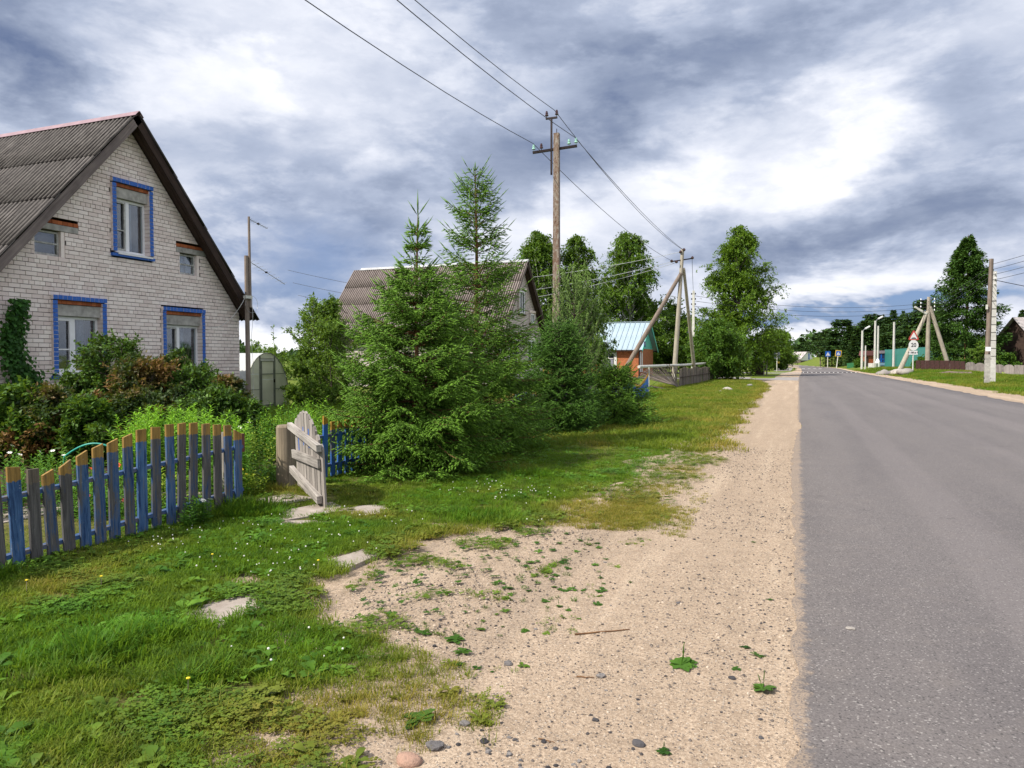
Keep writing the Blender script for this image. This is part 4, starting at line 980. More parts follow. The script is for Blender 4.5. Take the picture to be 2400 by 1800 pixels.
# ------------------------------------------------------------------ blue picket fence beyond the gate, wavy top
f2 = empty('picket_fence', (-5.9, 12, 0)); tag(f2, 'blue picket fence running on behind the tall spruces with a wavy yellow topped edge', 'fence')
y = 8.12; k = 0
MT['picket2'] = picketmat('blue_picket_fresher', (0.018, 0.075, 0.30), (0.045, 0.17, 0.48), None, (0.50, 0.28, 0.05), 0.60)
while y < 30.6:
    ph = ((y - 8.15) % 3.0) / 3.0
    zt_ = 0.78 + 0.24 * (1 - abs(2 * ph - 1) ** 1.0 * 1.0) if y > 9.4 else 0.86 - 0.09 * (k > 0)
    if y > 26.6: ph = (y - 26.6) / 4.0; zt_ = 0.62 + 0.45 * abs(2 * ph - 1) ** 1.5
    picket(f2, 0, 12, y, zt_, y, -0.03, 0.088, MT['picket2'] if k < 8 or y > 26 else MT['picket'], slant=rp.uniform(-.2, .2))
    y += 0.165 if y < 26 else 0.115; k += 1
for z in (0.18, 0.58): MB().bar((-0.035, 8.0 - 12, z), (-0.035, 30.7 - 12, z), 0.035, 0.06, up=(1, 0, 0)).build('rail', MT['railblue'], f2)
# ------------------------------------------------------------------ grey board fence, partly collapsed, and the raised gas pipe
f3 = empty('board_fence', (-6.4, 52, 0)); tag(f3, 'old grey board fence collapsing into a fan of leaning slats at its near end', 'fence')
y = 62.0; k = 0
while y > 42.5:
    h_ = 1.16 + 0.05 * math.sin(y * 1.3) + rp.uniform(-.02, .02)
    if 55 > y > 52: h_ -= 0.05
    mb = MB(); mb.prism([(-0.17, 0), (0.17, 0), (0.165, h_ - rp.uniform(0, .04)), (-0.165, h_)], 'x', -0.012, 0.012)
    mb.build('board', MT['fencegrey'], f3, (rp.uniform(-.02, .02), y - 52, 0), (rp.uniform(-.012, .012), rp.uniform(-.02, .02), 0)); y -= 0.36; k += 1
for k in range(24):       # the fan: slats fall over towards the garden side and the viewer
    a = R_(6 + k * 3.3); yb = 42.3 - k * 0.085; L = 1.22 + 0.035 * k
    mb = MB(); mb.box((0, 0, L / 2), (0.022, 0.085, L))
    o = mb.build('board', MT['fencegrey'], f3, (rp.uniform(-.03, .03), yb - 52, 0.05 + 0.01 * k))
    o.rotation_euler = Vector((0, 0, 1)).rotation_difference(Vector((-math.sin(a), -0.55 * math.sin(a), math.cos(a) + 0.12)).normalized()).to_euler()
for k in range(5):
    mb = MB(); mb.bar((-0.1 * k - 0.2, 39.6 - 52 + k * 0.12, 0.05), (-2.3 + 0.1 * k, 38.0 - 52 + k * 0.25, 0.50 - 0.07 * k), 0.05, 0.09, up=(1, 0, 0)); mb.build('fallen_slat', MT['fencegrey'], f3)
for z in (0.62,):
    MB().bar((0.03, 62 - 52, z), (0.03, 42.5 - 52, z), 0.03, 0.07, up=(1, 0, 0)).build('rail', MT['darkwood'], f3)

pipe = empty('gas_pipe', (-6.9, 50, 0)); tag(pipe, 'pale raised pipe on thin posts running above the collapsed board fence', 'pipe')
MB().tube([(-0.2, -15.5, 1.30), (0.0, -2, 1.31), (0.2, 13.5, 1.42)], 0.075, 8).build('pipe_run', MT['steelpost'], pipe)
for y in (-14, -6, 3, 12): MB().tube([(0, y, 0), (0, y, 1.27)], 0.03, 6).build('pipe_post', MT['steelpost'], pipe)
# dark grey picket tops and an orange board panel near the pipe
f4 = empty('picket_fence', (-8.4, 38, 0)); tag(f4, 'short dark grey pickets standing between the blue fence and the leaning pole brace', 'fence')
for k in range(14): picket(f4, 0, 38, 34.2 + k * 0.33, 1.02 + (k % 2) * 0.04, 34.2 + k * 0.33, 0, 0.15, MT['fencegrey'])
MB().bar((-0.03, -3.9, 0.5), (-0.03, 0.8, 0.5), 0.03, 0.06, up=(1, 0, 0)).build('rail', MT['fencegrey'], f4)
# ------------------------------------------------------------------ utility poles on the left
def insulator(parent, p, mat_, h_=0.13, r=0.045):
    x, y, z = p
    MB().tube([(x, y, z), (x, y, z + h_ * 0.3), (x, y, z + h_ * .31), (x, y, z + h_ * 0.62), (x, y, z + h_ * .63), (x, y, z + h_)], [0.012, 0.012, r, r * 0.6, r * 0.75, r * 0.45], 8).build('insulator', MT[mat_], parent)
pa = empty('utility_pole', (-6.88, 21.1, 0)); tag(pa, 'tall rust streaked pole with steel crossarm rising behind the spruces', 'utility pole', 'poles of the overhead line along the road')
mb = MB(); mb.box((0, 0, 4.23), (0.215, 0.19, 8.46), taper=0.74); mb.build('pole', MT['rustpole'], pa)
MB().box((-0.16, -0.02, 8.08), (0.05, 0.05, 1.7)).build('bracket_bar', MT['blackmetal'], pa)
MB().box((-0.16, -0.02, 8.93), (0.36, 0.06, 0.05)).build('top_bracket', MT['blackmetal'], pa)
MB().bar((-0.72, -0.14, 7.92), (0.60, 0.14, 8.06), 0.07, 0.07).build('crossarm', MT['blackmetal'], pa)
MB().tube([(0, 0, 8.4), (0, 0, 8.6)], 0.012, 6).build('rod', MT['blackmetal'], pa)
for p_, mm in (((-0.32, 0, 8.96), 'porcelain'), ((0.0, 0, 8.96), 'porcelain'), ((-0.69, -0.13, 7.96), 'greenglass'), ((-0.46, -0.09, 7.98), 'porcelain'), ((0.36, 0.09, 8.07), 'greenglass'), ((0.57, 0.13, 8.10), 'greenglass')): insulator(pa, p_, mm, 0.2, 0.06)
pb = empty('utility_pole', (-6.75, 45.8, 0)); tag(pb, 'grey wooden pole propped by a long brace reaching down left towards the turquoise roof', 'utility pole', 'poles of the overhead line along the road')
MB().tube([(-0.55, 0.3, 0), (-0.28, 0.15, 4), (0, 0, 8.5)], [0.155, 0.135, 0.105], 12).build('pole', MT['palepole'], pb)
MB().tube([(-3.95, -1.6, -0.1), (-3.75, -1.5, 0.15), (-0.08, 0, 7.0)], [0.16, 0.15, 0.115], 12).build('brace', MT['polewood'], pb)
MB().tube([(0.05, 6.4, -0.1), (0.06, 0.1, 7.3)], [0.13, 0.095], 12).build('strut', MT['palepole'], pb)
MB().bar((-0.62, -0.25, 7.72), (0.58, 0.27, 7.92), 0.07, 0.07).build('crossarm', MT['blackmetal'], pb)
MB().box((-3.45, -1.4, 0.75), (0.30, 0.24, 0.9), Matrix.Rotation(0.49, 3, 'Y')).build('concrete_stub', MT['concrete'], pb)
for x, y, z in ((-0.62, -0.25, 7.74), (0.56, 0.26, 7.95), (-0.12, -0.05, 8.3), (0.1, -0.1, 8.42), (-0.35, -0.14, 7.7)):
    MB().tube([(x, y, z), (x + 0.02, y - 0.14, z + 0.02)], [0.10, 0.07], 8).build('insulator', MT['porcelain'], pb)
pc_ = empty('utility_pole', (-9.6, 72.5, 0)); tag(pc_, 'distant pale concrete pole with stacked dark insulators left of the birch', 'utility pole', 'poles of the overhead line along the road')
mb = MB(); mb.box((0, 0, 4.2), (0.30, 0.26, 8.4), taper=0.7); mb.build('pole', MT['steelpost'], pc_)
for k in range(4): MB().bar((-0.22, 0, 6.6 + k * 0.5), (0.22, 0, 6.6 + k * 0.5), 0.12, 0.16).build('crossarm', MT['blackmetal'], pc_)
wires = []
def wire(a, b, s_, label, r=0.009, mk='wire', n=18):
    tag(MB().tube(sag(a, b, s_, n), r, 5, cap=False).build('overhead_wire', MT[mk]), label, 'wire', 'overhead wires')
wire((-7.60, -14, 8.6), (-7.57, 20.9, 8.18), 0.95, 'lowest left wire crossing the sky down to the rusty pole', 0.0095)
wire((-6.30, -14, 8.7), (-6.33, 21.2, 8.30), 0.95, 'middle wire crossing the sky down to the crossarm of the rusty pole', 0.0095)
wire((-7.10, -14, 9.6), (-6.95, 21.1, 9.16), 0.95, 'rightmost wire crossing the sky down to the top of the rusty pole', 0.0095)
wire((-6.95, 21.1, 9.16), (-6.7, 45.75, 8.42), 0.45, 'upper wire from the top of the rusty pole to the braced pole', 0.0105)
wire((-6.33, 21.2, 8.30), (-6.62, 45.7, 8.36), 0.25, 'wire just under the top one between the rusty pole and the braced pole', 0.0105)
wire((-7.57, 20.9, 8.18), (-7.37, 45.5, 7.76), 0.35, 'lowest wire between the rusty pole and the braced pole', 0.0105)
wire((-6.87, 45.7, 8.3), (-27, 48, 7.3), 0.5, 'upper pale wire from the braced pole to the left behind the birches', 0.014, 'palewire')
wire((-7.3, 45.6, 7.72), (-27, 49, 6.2), 0.5, 'middle pale wire from the braced pole to the left behind the birches', 0.014, 'palewire')
wire((-7.2, 45.6, 7.62), (-27, 50, 5.6), 0.6, 'lower pale wire from the braced pole to the left behind the birches', 0.014, 'palewire')
wire((-6.2, 46, 7.95), (-9.6, 72.5, 8.1), 0.3, 'short wire from the braced pole on to the distant concrete pole', 0.014)
for k in range(3): wire((-9.5, 72.5, 7.9 - k * 0.5), (13.9, 97, 8.3 - k * 0.45), 0.8, ('upper', 'middle', 'lower')[k] + ' thin wire crossing above the far road', 0.018)
for k in range(4): wire((-60, 75 + k, 13.0 - k * 1.5), (-26, 60 + k, 6.6 - k * 0.9), 0.3, ('topmost', 'second', 'third', 'lowest')[k] + ' of the far wires above the greenhouse', 0.022)
for k in range(4): wire((14.0, 97, 8.5 - k * 0.45), (11.7, 56, 7.9 - k * 0.35), 0.4, ('topmost', 'second', 'third', 'lowest')[k] + ' wire from the three legged pole to the pair of poles on the right', 0.014)
for k in range(4): wire((11.7, 56, 7.9 - k * 0.35), (15.5, 30, 8.6 - k * 0.35), 0.3, ('topmost', 'second', 'third', 'lowest')[k] + ' wire leaving the right edge of the photo', 0.014)
wire((11.8, 56, 6.9), (27, 62, 4.6), 0.3, 'thick service cable from the pair of poles down to the house on the right', 0.022)
# ------------------------------------------------------------------ right-hand side
rp1 = empty('utility_pole', (11.5, 55.8, 0)); tag(rp1, 'dark grey wooden pole strapped to a concrete stub nearest the right verge', 'utility pole', 'poles on the right verge')
MB().tube([(0.02, 0, 1.1), (0.16, 0.1, 8.25)], [0.155, 0.125], 12).build('pole', MT['polewood'], rp1)
mb = MB(); mb.box((0, -0.02, 0.95), (0.30, 0.26, 2.1), taper=0.96); mb.build('concrete_stub', MT['concrete'], rp1, (-0.02, -0.25, 0))
for z in (0.45, 1.7): MB().box((0, -0.12, z), (0.36, 0.5, 0.05)).build('strap', MT['blackmetal'], rp1)
MB().box((0, 0, 0), (0.3, 0.03, 0.28)).build('paper_notice', MT['pvc'], rp1, (-0.02, -0.40, 2.35))
MB().box((-0.1, -0.18, 7.5 - 2.4), (0.12, 0.08, 0.3)).build('junction_box', MT['steelpost'], rp1)
rp2 = empty('utility_pole', (12.6, 59.5, 0)); tag(rp2, 'pale square concrete pole with banded sections standing behind the wooden one', 'utility pole', 'poles on the right verge')
MT['palecon'] = plain('pale_concrete', (0.50, 0.49, 0.47), 0.85, var=0.12, scale=4)
mb = MB(); mb.box((0, 0, 3.9), (0.36, 0.30, 7.8), taper=0.72); mb.build('pole', MT['palecon'], rp2)
for k in range(8): MB().box((0, 0, 1.9 + k * 0.55), (0.345 - 0.008 * k, 0.29, 0.035)).build('band', MT['blackmetal'], rp2)
for k in range(3): MB().tube([(0.0, -0.16, 7.6 - k * 0.35), (0.0, -0.30, 7.66 - k * 0.35)], [0.05, 0.03], 8).build('insulator', MT['pvc'], rp2)
MB().box((-0.25, -0.02, 5.2), (0.05, 0.05, 2.6)).build('bracket_bar', MT['blackmetal'], rp2)
zb = float(zt(14.0, 97))
ap = empty('utility_pole', (14.05, 97, zb)); tag(ap, 'three legged wooden pole with lamp behind the speed limit sign', 'utility pole', 'poles on the right verge')
MB().tube([(0, 0, 0), (0.02, 0, 8.6)], [0.27, 0.18], 12).build('pole', MT['palepole'], ap)
MB().tube([(2.3, -0.2, -0.1), (0.15, 0, 7.5)], [0.24, 0.19], 12).build('strut', MT['palepole'], ap)
MB().tube([(-3.1, -1.2, -0.2), (-0.1, 0, 6.9)], [0.28, 0.20], 12).build('brace', MT['palepole'], ap)
for k in range(4):
    MB().bar((-0.95, -0.1, 6.95 + k * 0.42), (0.75, 0.1, 7.0 + k * 0.42), 0.07, 0.07).build('crossarm', MT['blackmetal'], ap)
    for x in (-0.8, 0.6): MB().tube([(x, -0.1, 7.0 + k * .42), (x, -0.1, 7.18 + k * .42)], [0.07, 0.04], 7).build('insulator', MT['pvc'], ap)
MB().bar((-0.2, -0.2, 6.6), (-1.5, -0.6, 7.45), 0.14, 0.22).build('lamp', MT['steelpost'], ap)
# road sign: hump triangle, speed 20, distance plate
zb = float(zt(11.0, 85.2)); sg = empty('road_sign', (11.05, 85.2, zb), YAW * 0.9 + 0.05); tag(sg, 'hump warning triangle over a 20 speed disc and white distance plate', 'road sign'); sg.scale = (.88, .88, .93)
MB().tube([(0, 0.06, 0), (0.02, 0.06, 4.3)], 0.075, 8).build('post', MT['steelpost'], sg)
MT['signred'] = plain('sign_red', (0.50, 0.07, 0.06), 0.4, var=0.05); MT['signwhite'] = plain('sign_white', (0.78, 0.77, 0.78), 0.35, var=0.03)
MT['signblack'] = plain('sign_black', (0.012, 0.014, 0.03), 0.5, var=0.05); MT['signblue'] = plain('sign_blue', (0.02, 0.12, 0.50), 0.35, var=0.05)
MT['signyellow'] = plain('sign_yellow', (0.65, 0.42, 0.05), 0.4, var=0.05); MT['signback'] = plain('sign_back', (0.10, 0.11, 0.14), 0.6, var=0.1)
def rtri(r, cz, k=6, cr=0.12):
    P = []
    for a in (90, 210, 330):
        vx, vz = (r - cr * 1.2) * math.cos(R_(a)), (r - cr * 1.2) * math.sin(R_(a))
        for j in range(k): b_ = R_(a - 60 + 120 * j / (k - 1)); P.append((vx + cr * math.cos(b_), cz + vz + cr * math.sin(b_)))
    return P
MB().prism(rtri(0.70, 4.02), 'y', -0.02, 0.0).build('warning_triangle', MT['signred'], sg)
MB().prism(rtri(0.47, 4.0, cr=0.06), 'y', -0.026, -0.0205).build('triangle_face', MT['signwhite'], sg)
MB().prism([(-0.30, 3.77)] + [(0.30 * math.cos(a), 3.77 + 0.14 * math.sin(a)) for a in np.linspace(math.pi, 0, 9)][1:-1] + [(0.30, 3.77)], 'y', -0.031, -0.0265).build('hump_symbol', MT['signblack'], sg)
circ = lambda r, cz: [(r * math.cos(a), cz + r * math.sin(a)) for a in np.linspace(0, 2 * math.pi, 33)[:-1]]
MB().prism(circ(0.58, 3.05), 'y', -0.02, 0.0).build('speed_disc', MT['signwhite'], sg)
def text(parent, s, size, loc, mat_, rot=(R_(90), 0, 0)):
    cu = bpy.data.curves.new('lettering', 'FONT'); cu.body = s; cu.size = size; cu.align_x = 'CENTER'; cu.align_y = 'CENTER'; cu.extrude = 0.002; cu.offset = 0.012
    cu.materials.append(mat_); q = bpy.data.objects.new('tmp', cu); C.objects.link(q)
    bpy.context.view_layer.update(); dg = bpy.context.evaluated_depsgraph_get(); me = bpy.data.meshes.new_from_object(q.evaluated_get(dg)); bpy.data.objects.remove(q)
    return link('lettering', me, parent, loc, rot)
text(sg, '20', 0.62, (0, -0.025, 3.05), MT['signblack'])
MB().box((-0.03, -0.01, 2.22), (1.06, 0.02, 0.44)).build('distance_plate', MT['signwhite'], sg)
text(sg, '↑ 100 м ↑', 0.27, (-0.03, -0.024, 2.22), MT['signblack'])
def crossing(x, y, tilt, label, yellow, size):
    zb = float(zt(x, y)); s_ = empty('road_sign', (x, y, zb), YAW); tag(s_, label, 'road sign'); s_.rotation_euler = (0, tilt, YAW)
    MB().tube([(0, 0.05, 0), (0, 0.05, 3.1)], 0.10, 8).build('post', MT['steelpost'], s_)
    zc = 3.1
    if yellow: MB().box((0, 0, zc), (size * 1.35, 0.03, size * 1.35)).build('yellow_border', MT['signyellow'], s_)
    MB().box((0, -0.03, zc), (size, 0.03, size)).build('blue_panel', MT['signblue'], s_)
    MB().prism([(-size * .38, zc - size * .33), (size * .38, zc - size * .33), (0, zc + size * .36)], 'y', -0.055, -0.047).build('white_triangle', MT['signwhite'], s_)
    w = MB(); h = size * 0.5
    w.prism([(0.02 * size - .04 * size, zc + h * .30), (0.06 * size, zc + h * .30), (0.06 * size, zc + h * .42), (-.02 * size, zc + h * .42)], 'y', -0.062, -0.0555)
    w.bar((0, -0.058, zc + h * .25), (-0.02 * size, -0.058, zc - h * .12), 0.06 * size, 0.004, up=(1, 0, 0)); w.bar((-.02 * size, -0.058, zc - h * .1), (0.14 * size, -0.058, zc - h * .55), 0.05 * size, 0.004, up=(1, 0, 0)); w.bar((-.02 * size, -0.058, zc - h * .1), (-0.15 * size, -0.058, zc - h * .55), 0.05 * size, 0.004, up=(1, 0, 0))
    w.build('walking_figure', MT['signblack'], s_)
p_ = at(1961, 855, 150); crossing(p_[0], p_[1], 0.10, 'tilted pedestrian crossing sign with a yellow border on the right verge', True, 0.95)
p_ = at(1940, 853, 165); crossing(p_[0], p_[1], 0.0, 'smaller blue pedestrian crossing sign farther away near the grass bank', False, 1.2)
p_ = at(1821, 872, 105); bs = empty('road_sign', (p_[0], p_[1], 0), YAW); tag(bs, 'dark back of a road sign on the left verge past the side road', 'road sign')
MB().tube([(0, 0.05, 0), (0, 0.05, 2.9)], 0.06, 8).build('post', MT['steelpost'], bs)
MB().box((0, 0.12, 2.35), (0.95, 0.03, 0.95)).build('sign_back', MT['signback'], bs)
MB().box((0.35, 0.4, 1.35), (0.35, 0.03, 0.28)).build('yellow_plate', MT['signyellow'], bs)
# bare posts and street lamps on the right
def lamp_post(px, ytop, ybot, d, lamp, label, wpx=6, name='street_lamp', cat='street lamp'):
    p0 = at(px, ybot, d); z0 = float(zt(p0[0], p0[1])); top = at(px, ytop, d)
    e = empty(name, (p0[0], p0[1], z0), YAW); tag(e, label, cat, 'pale posts along the right verge')
    h_ = top[2] - z0; r = wpx * d / FPX / 2
    MB().tube([(0, 0, 0), (0, 0, h_)], [r, r * 0.75], 8).build('post', MT['palecon'], e)
    if lamp:
        a = MB().tube([(0, 0, h_ - 0.3), (0.2, 0, h_ + 0.1), (0.5, 0, h_ + 0.35)], 0.05, 6).build('arm', MT['galv'], e)
        MB().box((0.85, 0, h_ + 0.55), (0.9, 0.3, 0.2), Matrix.Rotation(-0.5, 3, 'Y')).build('lamp_head', MT['pvc'], e)
lamp_post(2020, 775, 862, 125, True, 'leftmost short street lamp on the right verge beside the small brown hut')
lamp_post(2050, 752, 866, 125, True, 'tallest street lamp on the right verge in front of the brown hut')
lamp_post(2057, 764, 864, 130, False, 'thin pale post just right of the tallest street lamp', 5, 'post', 'post')
lamp_post(2028, 810, 866, 118, False, 'short pale post with small cap left of the brown hut', 4, 'post', 'post')
lamp_post(2094, 755, 866, 110, False, 'bare pale post standing in front of the green fence', 6, 'post', 'post')
p0 = at(1923, 850, 185); e = empty('post', (p0[0], p0[1], float(zt(p0[0], p0[1])))); tag(e, 'thin dark wooden post on the far grass bank', 'post'); MB().tube([(0, 0, 0), (-0.2, 0, 5.0)], 0.14, 6).build('pole', MT['polewood'], e)
# fences, hut on the right
MT['teal'] = plain('teal_sheet_fence', (0.035, 0.22, 0.19), 0.5, var=0.15, scale=3)
MT['brownfence'] = plain('maroon_sheet_fence', (0.045, 0.017, 0.015), 0.7, var=0.3, scale=4)
def board_run(name, label, a, b, h_, step, mat_, top=None, th=0.03, gap=0.02, cat='fence', part='board'):
    a, b = Vector((a[0], a[1], 0)), Vector((b[0], b[1], 0)); d = b - a; L = d.length; ang = math.atan2(d.y, d.x); n = int(L / step)
    z0 = float(zt(a.x, a.y)); e = empty(name, (a.x, a.y, z0), ang); tag(e, label, cat)
    for k in range(n):
        q = a + d * ((k + .5) / n); zz_ = float(zt(q.x, q.y)) - z0; hh = h_(k / n) if callable(h_) else h_
        mb = MB(); w_ = step - gap
        if top == 'scallop': w_ = step * 1.12; P = [(-w_ / 2, 0), (w_ / 2, 0), (w_ / 2, hh - w_ * .32)] + [(w_ / 2 * math.cos(t_), hh - w_ * .32 + w_ * .32 * math.sin(t_)) for t_ in (0.5, 1.0, 1.57, 2.1, 2.6)] + [(-w_ / 2, hh - w_ * .32)]
        else: P = [(-w_ / 2, 0), (w_ / 2, 0), (w_ / 2, hh), (-w_ / 2, hh + (rp.uniform(-.03, .03) if top else 0))]
        mb.prism(P, 'y', -th / 2, th / 2); mb.build(part, mat_, e, ((k + .5) * L / n, (k % 2) * 0.012, zz_ - 0.05))
    MB().box((L / 2, 0.05, (h_(0) if callable(h_) else h_) * 0.35), (L, 0.04, 0.06)).build('rail', mat_, e)
    return e
A = at(2073, 865, 140); B = at(2168, 862, 104); board_run('sheet_fence', 'tall teal sheet metal fence behind the bare posts', A, B, 3.3, 1.0, MT['teal'], part='panel', cat='fence')
A2 = at(2168, 862, 104); B2 = at(2232, 862, 116); board_run('sheet_fence', 'darker teal fence section shaded by the big spruce', A2, B2, 2.9, 1.0, MT['teal'], part='panel', cat='fence')
A = at(2146, 874, 84); B = at(2262, 876, 79); board_run('sheet_fence', 'low maroon fence between the speed limit sign and the grey fence', A, B, 1.25, 0.55, MT['brownfence'])
A = at(2263, 876, 79); B = at(2376, 880, 76); board_run('board_fence', 'grey fence with scalloped tops beyond the pair of poles', A, B, 1.25, 0.8, MT['palefence'], 'scallop')
A = at(2377, 880, 76); B = at(2440, 884, 72); board_run('board_fence', 'plain grey slat fence at the right edge of the photo', A, B, 1.2, 0.28, MT['palefence'], 'x')
hp = at(2057, 864, 140); hut = empty('roadside_hut', (hp[0], hp[1], float(zt(hp[0], hp[1]))), YAW); tag(hut, 'small hut with maroon roof, orange wall and a blue painted mural', 'hut')
MT['orangeb'] = plain('orange_boards', (0.30, 0.075, 0.03), 0.7, var=0.2, scale=3); MT['maroonroof'] = plain('maroon_roof', (0.16, 0.06, 0.06), 0.6, var=0.1)
MT['muralb'] = plain('dark_mural', (0.03, 0.03, 0.09), 0.6, var=0.2, scale=2); MT['mauve'] = plain('mauve_band', (0.28, 0.22, 0.26), 0.6)
MB().box((-1.6, 0.8, 1.1), (2.0, 1.6, 2.2)).build('wall', MT['orangeb'], hut); MB().box((0.9, 0.7, 1.3), (2.6, 1.6, 2.6)).build('wall', MT['muralb'], hut)
MB().prism([(-2.8, 2.1), (-0.3, 2.1), (-0.3, 3.0), (-2.6, 3.0)], 'y', -0.3, 1.9).build('roof', MT['maroonroof'], hut); MB().prism([(-0.35, 2.5), (2.4, 2.5), (2.4, 3.05), (-0.35, 3.05)], 'y', -0.25, 1.8).build('roof', MT['mauve'], hut)
mu = MB(); mu.box((0.6, -0.13, 1.6), (0.25, 0.03, 1.5)); mu.box((0.6, -0.13, 1.4), (1.1, 0.03, 0.18)); mu.box((1.5, -0.13, 1.9), (0.2, 0.03, 0.6)); mu.box((1.4, -0.13, 1.0), (0.9, 0.03, 0.14)); mu.build('mural_shape', MT['signblue'], hut)
MB().box((0.9, -0.135, 0.45), (2.5, 0.03, 0.55)).build('pale_blue_panel', plain('pale_blue_panel', (0.22, 0.34, 0.5), 0.6), hut)
MB().box((-2.15, -0.04, 0.95), (0.6, 0.05, 1.8)).build('door', MT['darkwood'], hut)
# concrete ring and white barrel by the hut
p_ = at(2046, 866, 118); tag(MB().tube([(0, 0, 0), (0, 0, 0.75)], 0.75, 14).build('concrete_ring', MT['palecon'], None, (p_[0], p_[1], float(zt(p_[0], p_[1])))), 'round concrete ring standing below the tallest street lamp', 'concrete ring')
p_ = at(2057, 862, 120); tag(MB().tube([(0, 0, 0), (0, 0, 1.0), (0, 0, 1.5)], [0.4, 0.35, 0.12], 10).build('white_urn', MT['pvc'], None, (p_[0], p_[1], float(zt(p_[0], p_[1])))), 'small white urn shaped object beside the concrete ring', 'urn')
# low green fence in front of the pines
MT['greenfence'] = plain('bright_green_fence', (0.02, 0.14, 0.05), 0.5, var=0.15)
A = at(1985, 862, 150); B = at(2025, 864, 142); board_run('low_fence', 'low bright green fence at the foot of the pine wood', A, B, 1.1, 0.5, MT['greenfence'])
# house on the bank, house at right edge
def small_house(name, label, loc, rz, L, W, eave, ridge, wallm, roofm, xx=0):
    h = empty(name, loc, rz); tag(h, label, 'house')
    MB().box((0, 0, eave / 2), (L, W, eave)).build('wall', wallm, h)
    MB().prism([(-W / 2, eave), (W / 2, eave), (0, ridge)], 'x', -L / 2, L / 2).build('gable', wallm, h)
    for s in (-1, 1):
        th = math.atan2(ridge - eave, W / 2); Ls = (W / 2 + 0.5) / math.cos(th)
        ey = Vector((0, s * math.cos(th), -math.sin(th))); ez3 = Vector((0, s * math.sin(th), math.cos(th)))
        M = Matrix(((s, 0, 0), ey, ez3)).transposed()
        n = max(4, int(L / 1.05))
        for k in range(n): MB().box((0, 0, 0), ((L + 1) / n - 0.03, Ls, 0.06 + 0.02 * (k % 2))).build('roof_panel', roofm, h, Vector((-(L + 1) / 2 + (k + .5) * (L + 1) / n, 0, ridge + 0.12)) + ey * Ls / 2, M.to_euler())
    for x in (-L / 4, L / 4):
        f = MB().box((x, -W / 2 - 0.02, eave * 0.55), (0.9, 0.06, 1.1)).build('window', MT['pvc'], h); MB().box((x, -W / 2 - 0.06, eave * 0.55), (0.7, 0.03, 0.9)).build('pane', DP, f)
    return h
MT['greyroof'] = plain('grey_slate_roof', (0.36, 0.33, 0.33), 0.9, var=0.25, scale=1.5)
p_ = at(2452, 860, 92); small_house('timber_house', 'dark timber house with grey slate roof at the right edge beyond the big spruce', (p_[0], p_[1], 0), YAW + 0.15, 9, 8, 3.0, 6.9, MT['darkwood'], MT['greyroof'])
p_ = at(1891, 846, 250); z0 = float(zt(p_[0], p_[1]))
h5 = empty('bank_house', (p_[0], p_[1], z0 - 0.3), YAW + 0.4); tag(h5, 'small white and blue house with steep roof on the far grass bank', 'house')
MB().prism([(-2.6, 0.4), (2.6, 0.4), (2.6, 1.2), (1.2, 3.0), (-0.2, 3.0), (-2.6, 1.0)], 'y', 0, 5).build('wall', MT['pvc'], h5)
MB().prism([(-3.2, 0.9), (-0.4, 3.4), (1.6, 3.4), (1.6, 3.2), (-0.2, 3.2), (-3.1, 0.7)], 'y', -0.5, 5.5).build('roof', MT['greyroof'], h5)
MB().box((0.9, -0.06, 1.8), (0.5, 0.05, 2.0)).build('blue_panel', MT['signblue'], h5); MB().box((0, 2.5, -0.2), (5.6, 5, 1.2)).build('plinth', MT['fencegrey'], h5)
# shed gate by the side road, rubbish heap, turquoise fence bits on the left
p_ = at(1775, 884, 78); gp_ = empty('shed_gate', (p_[0], p_[1], 0), 0.2); tag(gp_, 'dark brown shed gate with pale posts beside the side road', 'gate')
MB().box((0, 0, 0.75), (1.2, 0.06, 1.4)).build('door_panel', MT['darkwood'], gp_)
for x in (-0.66, 0.66, 0.95): MB().box((x, 0, 0.85), (0.14, 0.1, 1.7)).build('post', MT['palepole'], gp_)
A = at(1780, 864, 112); B = at(1796, 858, 132); board_run('picket_fence', 'turquoise fence glimpsed past the side road under the birch', A, B, 1.3, 0.35, plain('turquoise_fence', (0.05, 0.30, 0.33), 0.6), 'x')
# stones on the right verge
def stone_mesh(seed, sub=2):
    import bmesh
    bm = bmesh.new(); bmesh.ops.create_icosphere(bm, subdivisions=sub, radius=1.0)
    r = np.random.default_rng(seed); K = r.normal(size=(6, 3)); A_ = r.uniform(0.03, 0.12, 6); P = r.uniform(0, 6, 6)
    cutn = r.normal(size=(7, 3)); cutn /= np.linalg.norm(cutn, axis=1)[:, None]; cd = r.uniform(0.62, 0.9, 7)
    for v in bm.verts:
        c = np.array(v.co)
        for n_, d_ in zip(cutn, cd):
            q = c @ n_
            if q > d_: c = c - n_ * (q - d_) * 0.9
        v.co = Vector(c * (1 + sum(a * math.sin(k @ c * 2 + p) for a, k, p in zip(A_, K, P))))
    me = bpy.data.meshes.new('stone'); bm.to_mesh(me); bm.free(); return me
def stonemat(name, c1, c2, c3):
    m, t, b, o = mat(name); r = orand(t); p = obc(t); n = t.noise(p, 2.2, 5, 0.65)
    c = t.ramp(r, [(0.15, c1), (0.5, c2), (0.85, c3)]); t.l.new(t.mix(t.math('MULTIPLY', t.step(n, 0.4, 0.7), 0.5), c, tuple(q * 0.55 for q in c2)), b.inputs['Base Color'])
    b.inputs['Roughness'].default_value = 0.85; t.l.new(t.bump(n, 0.5, 0.05), b.inputs['Normal']); return m
MT['stone'] = stonemat('grey_stones', (0.16, 0.15, 0.16), (0.28, 0.26, 0.24), (0.42, 0.38, 0.34))
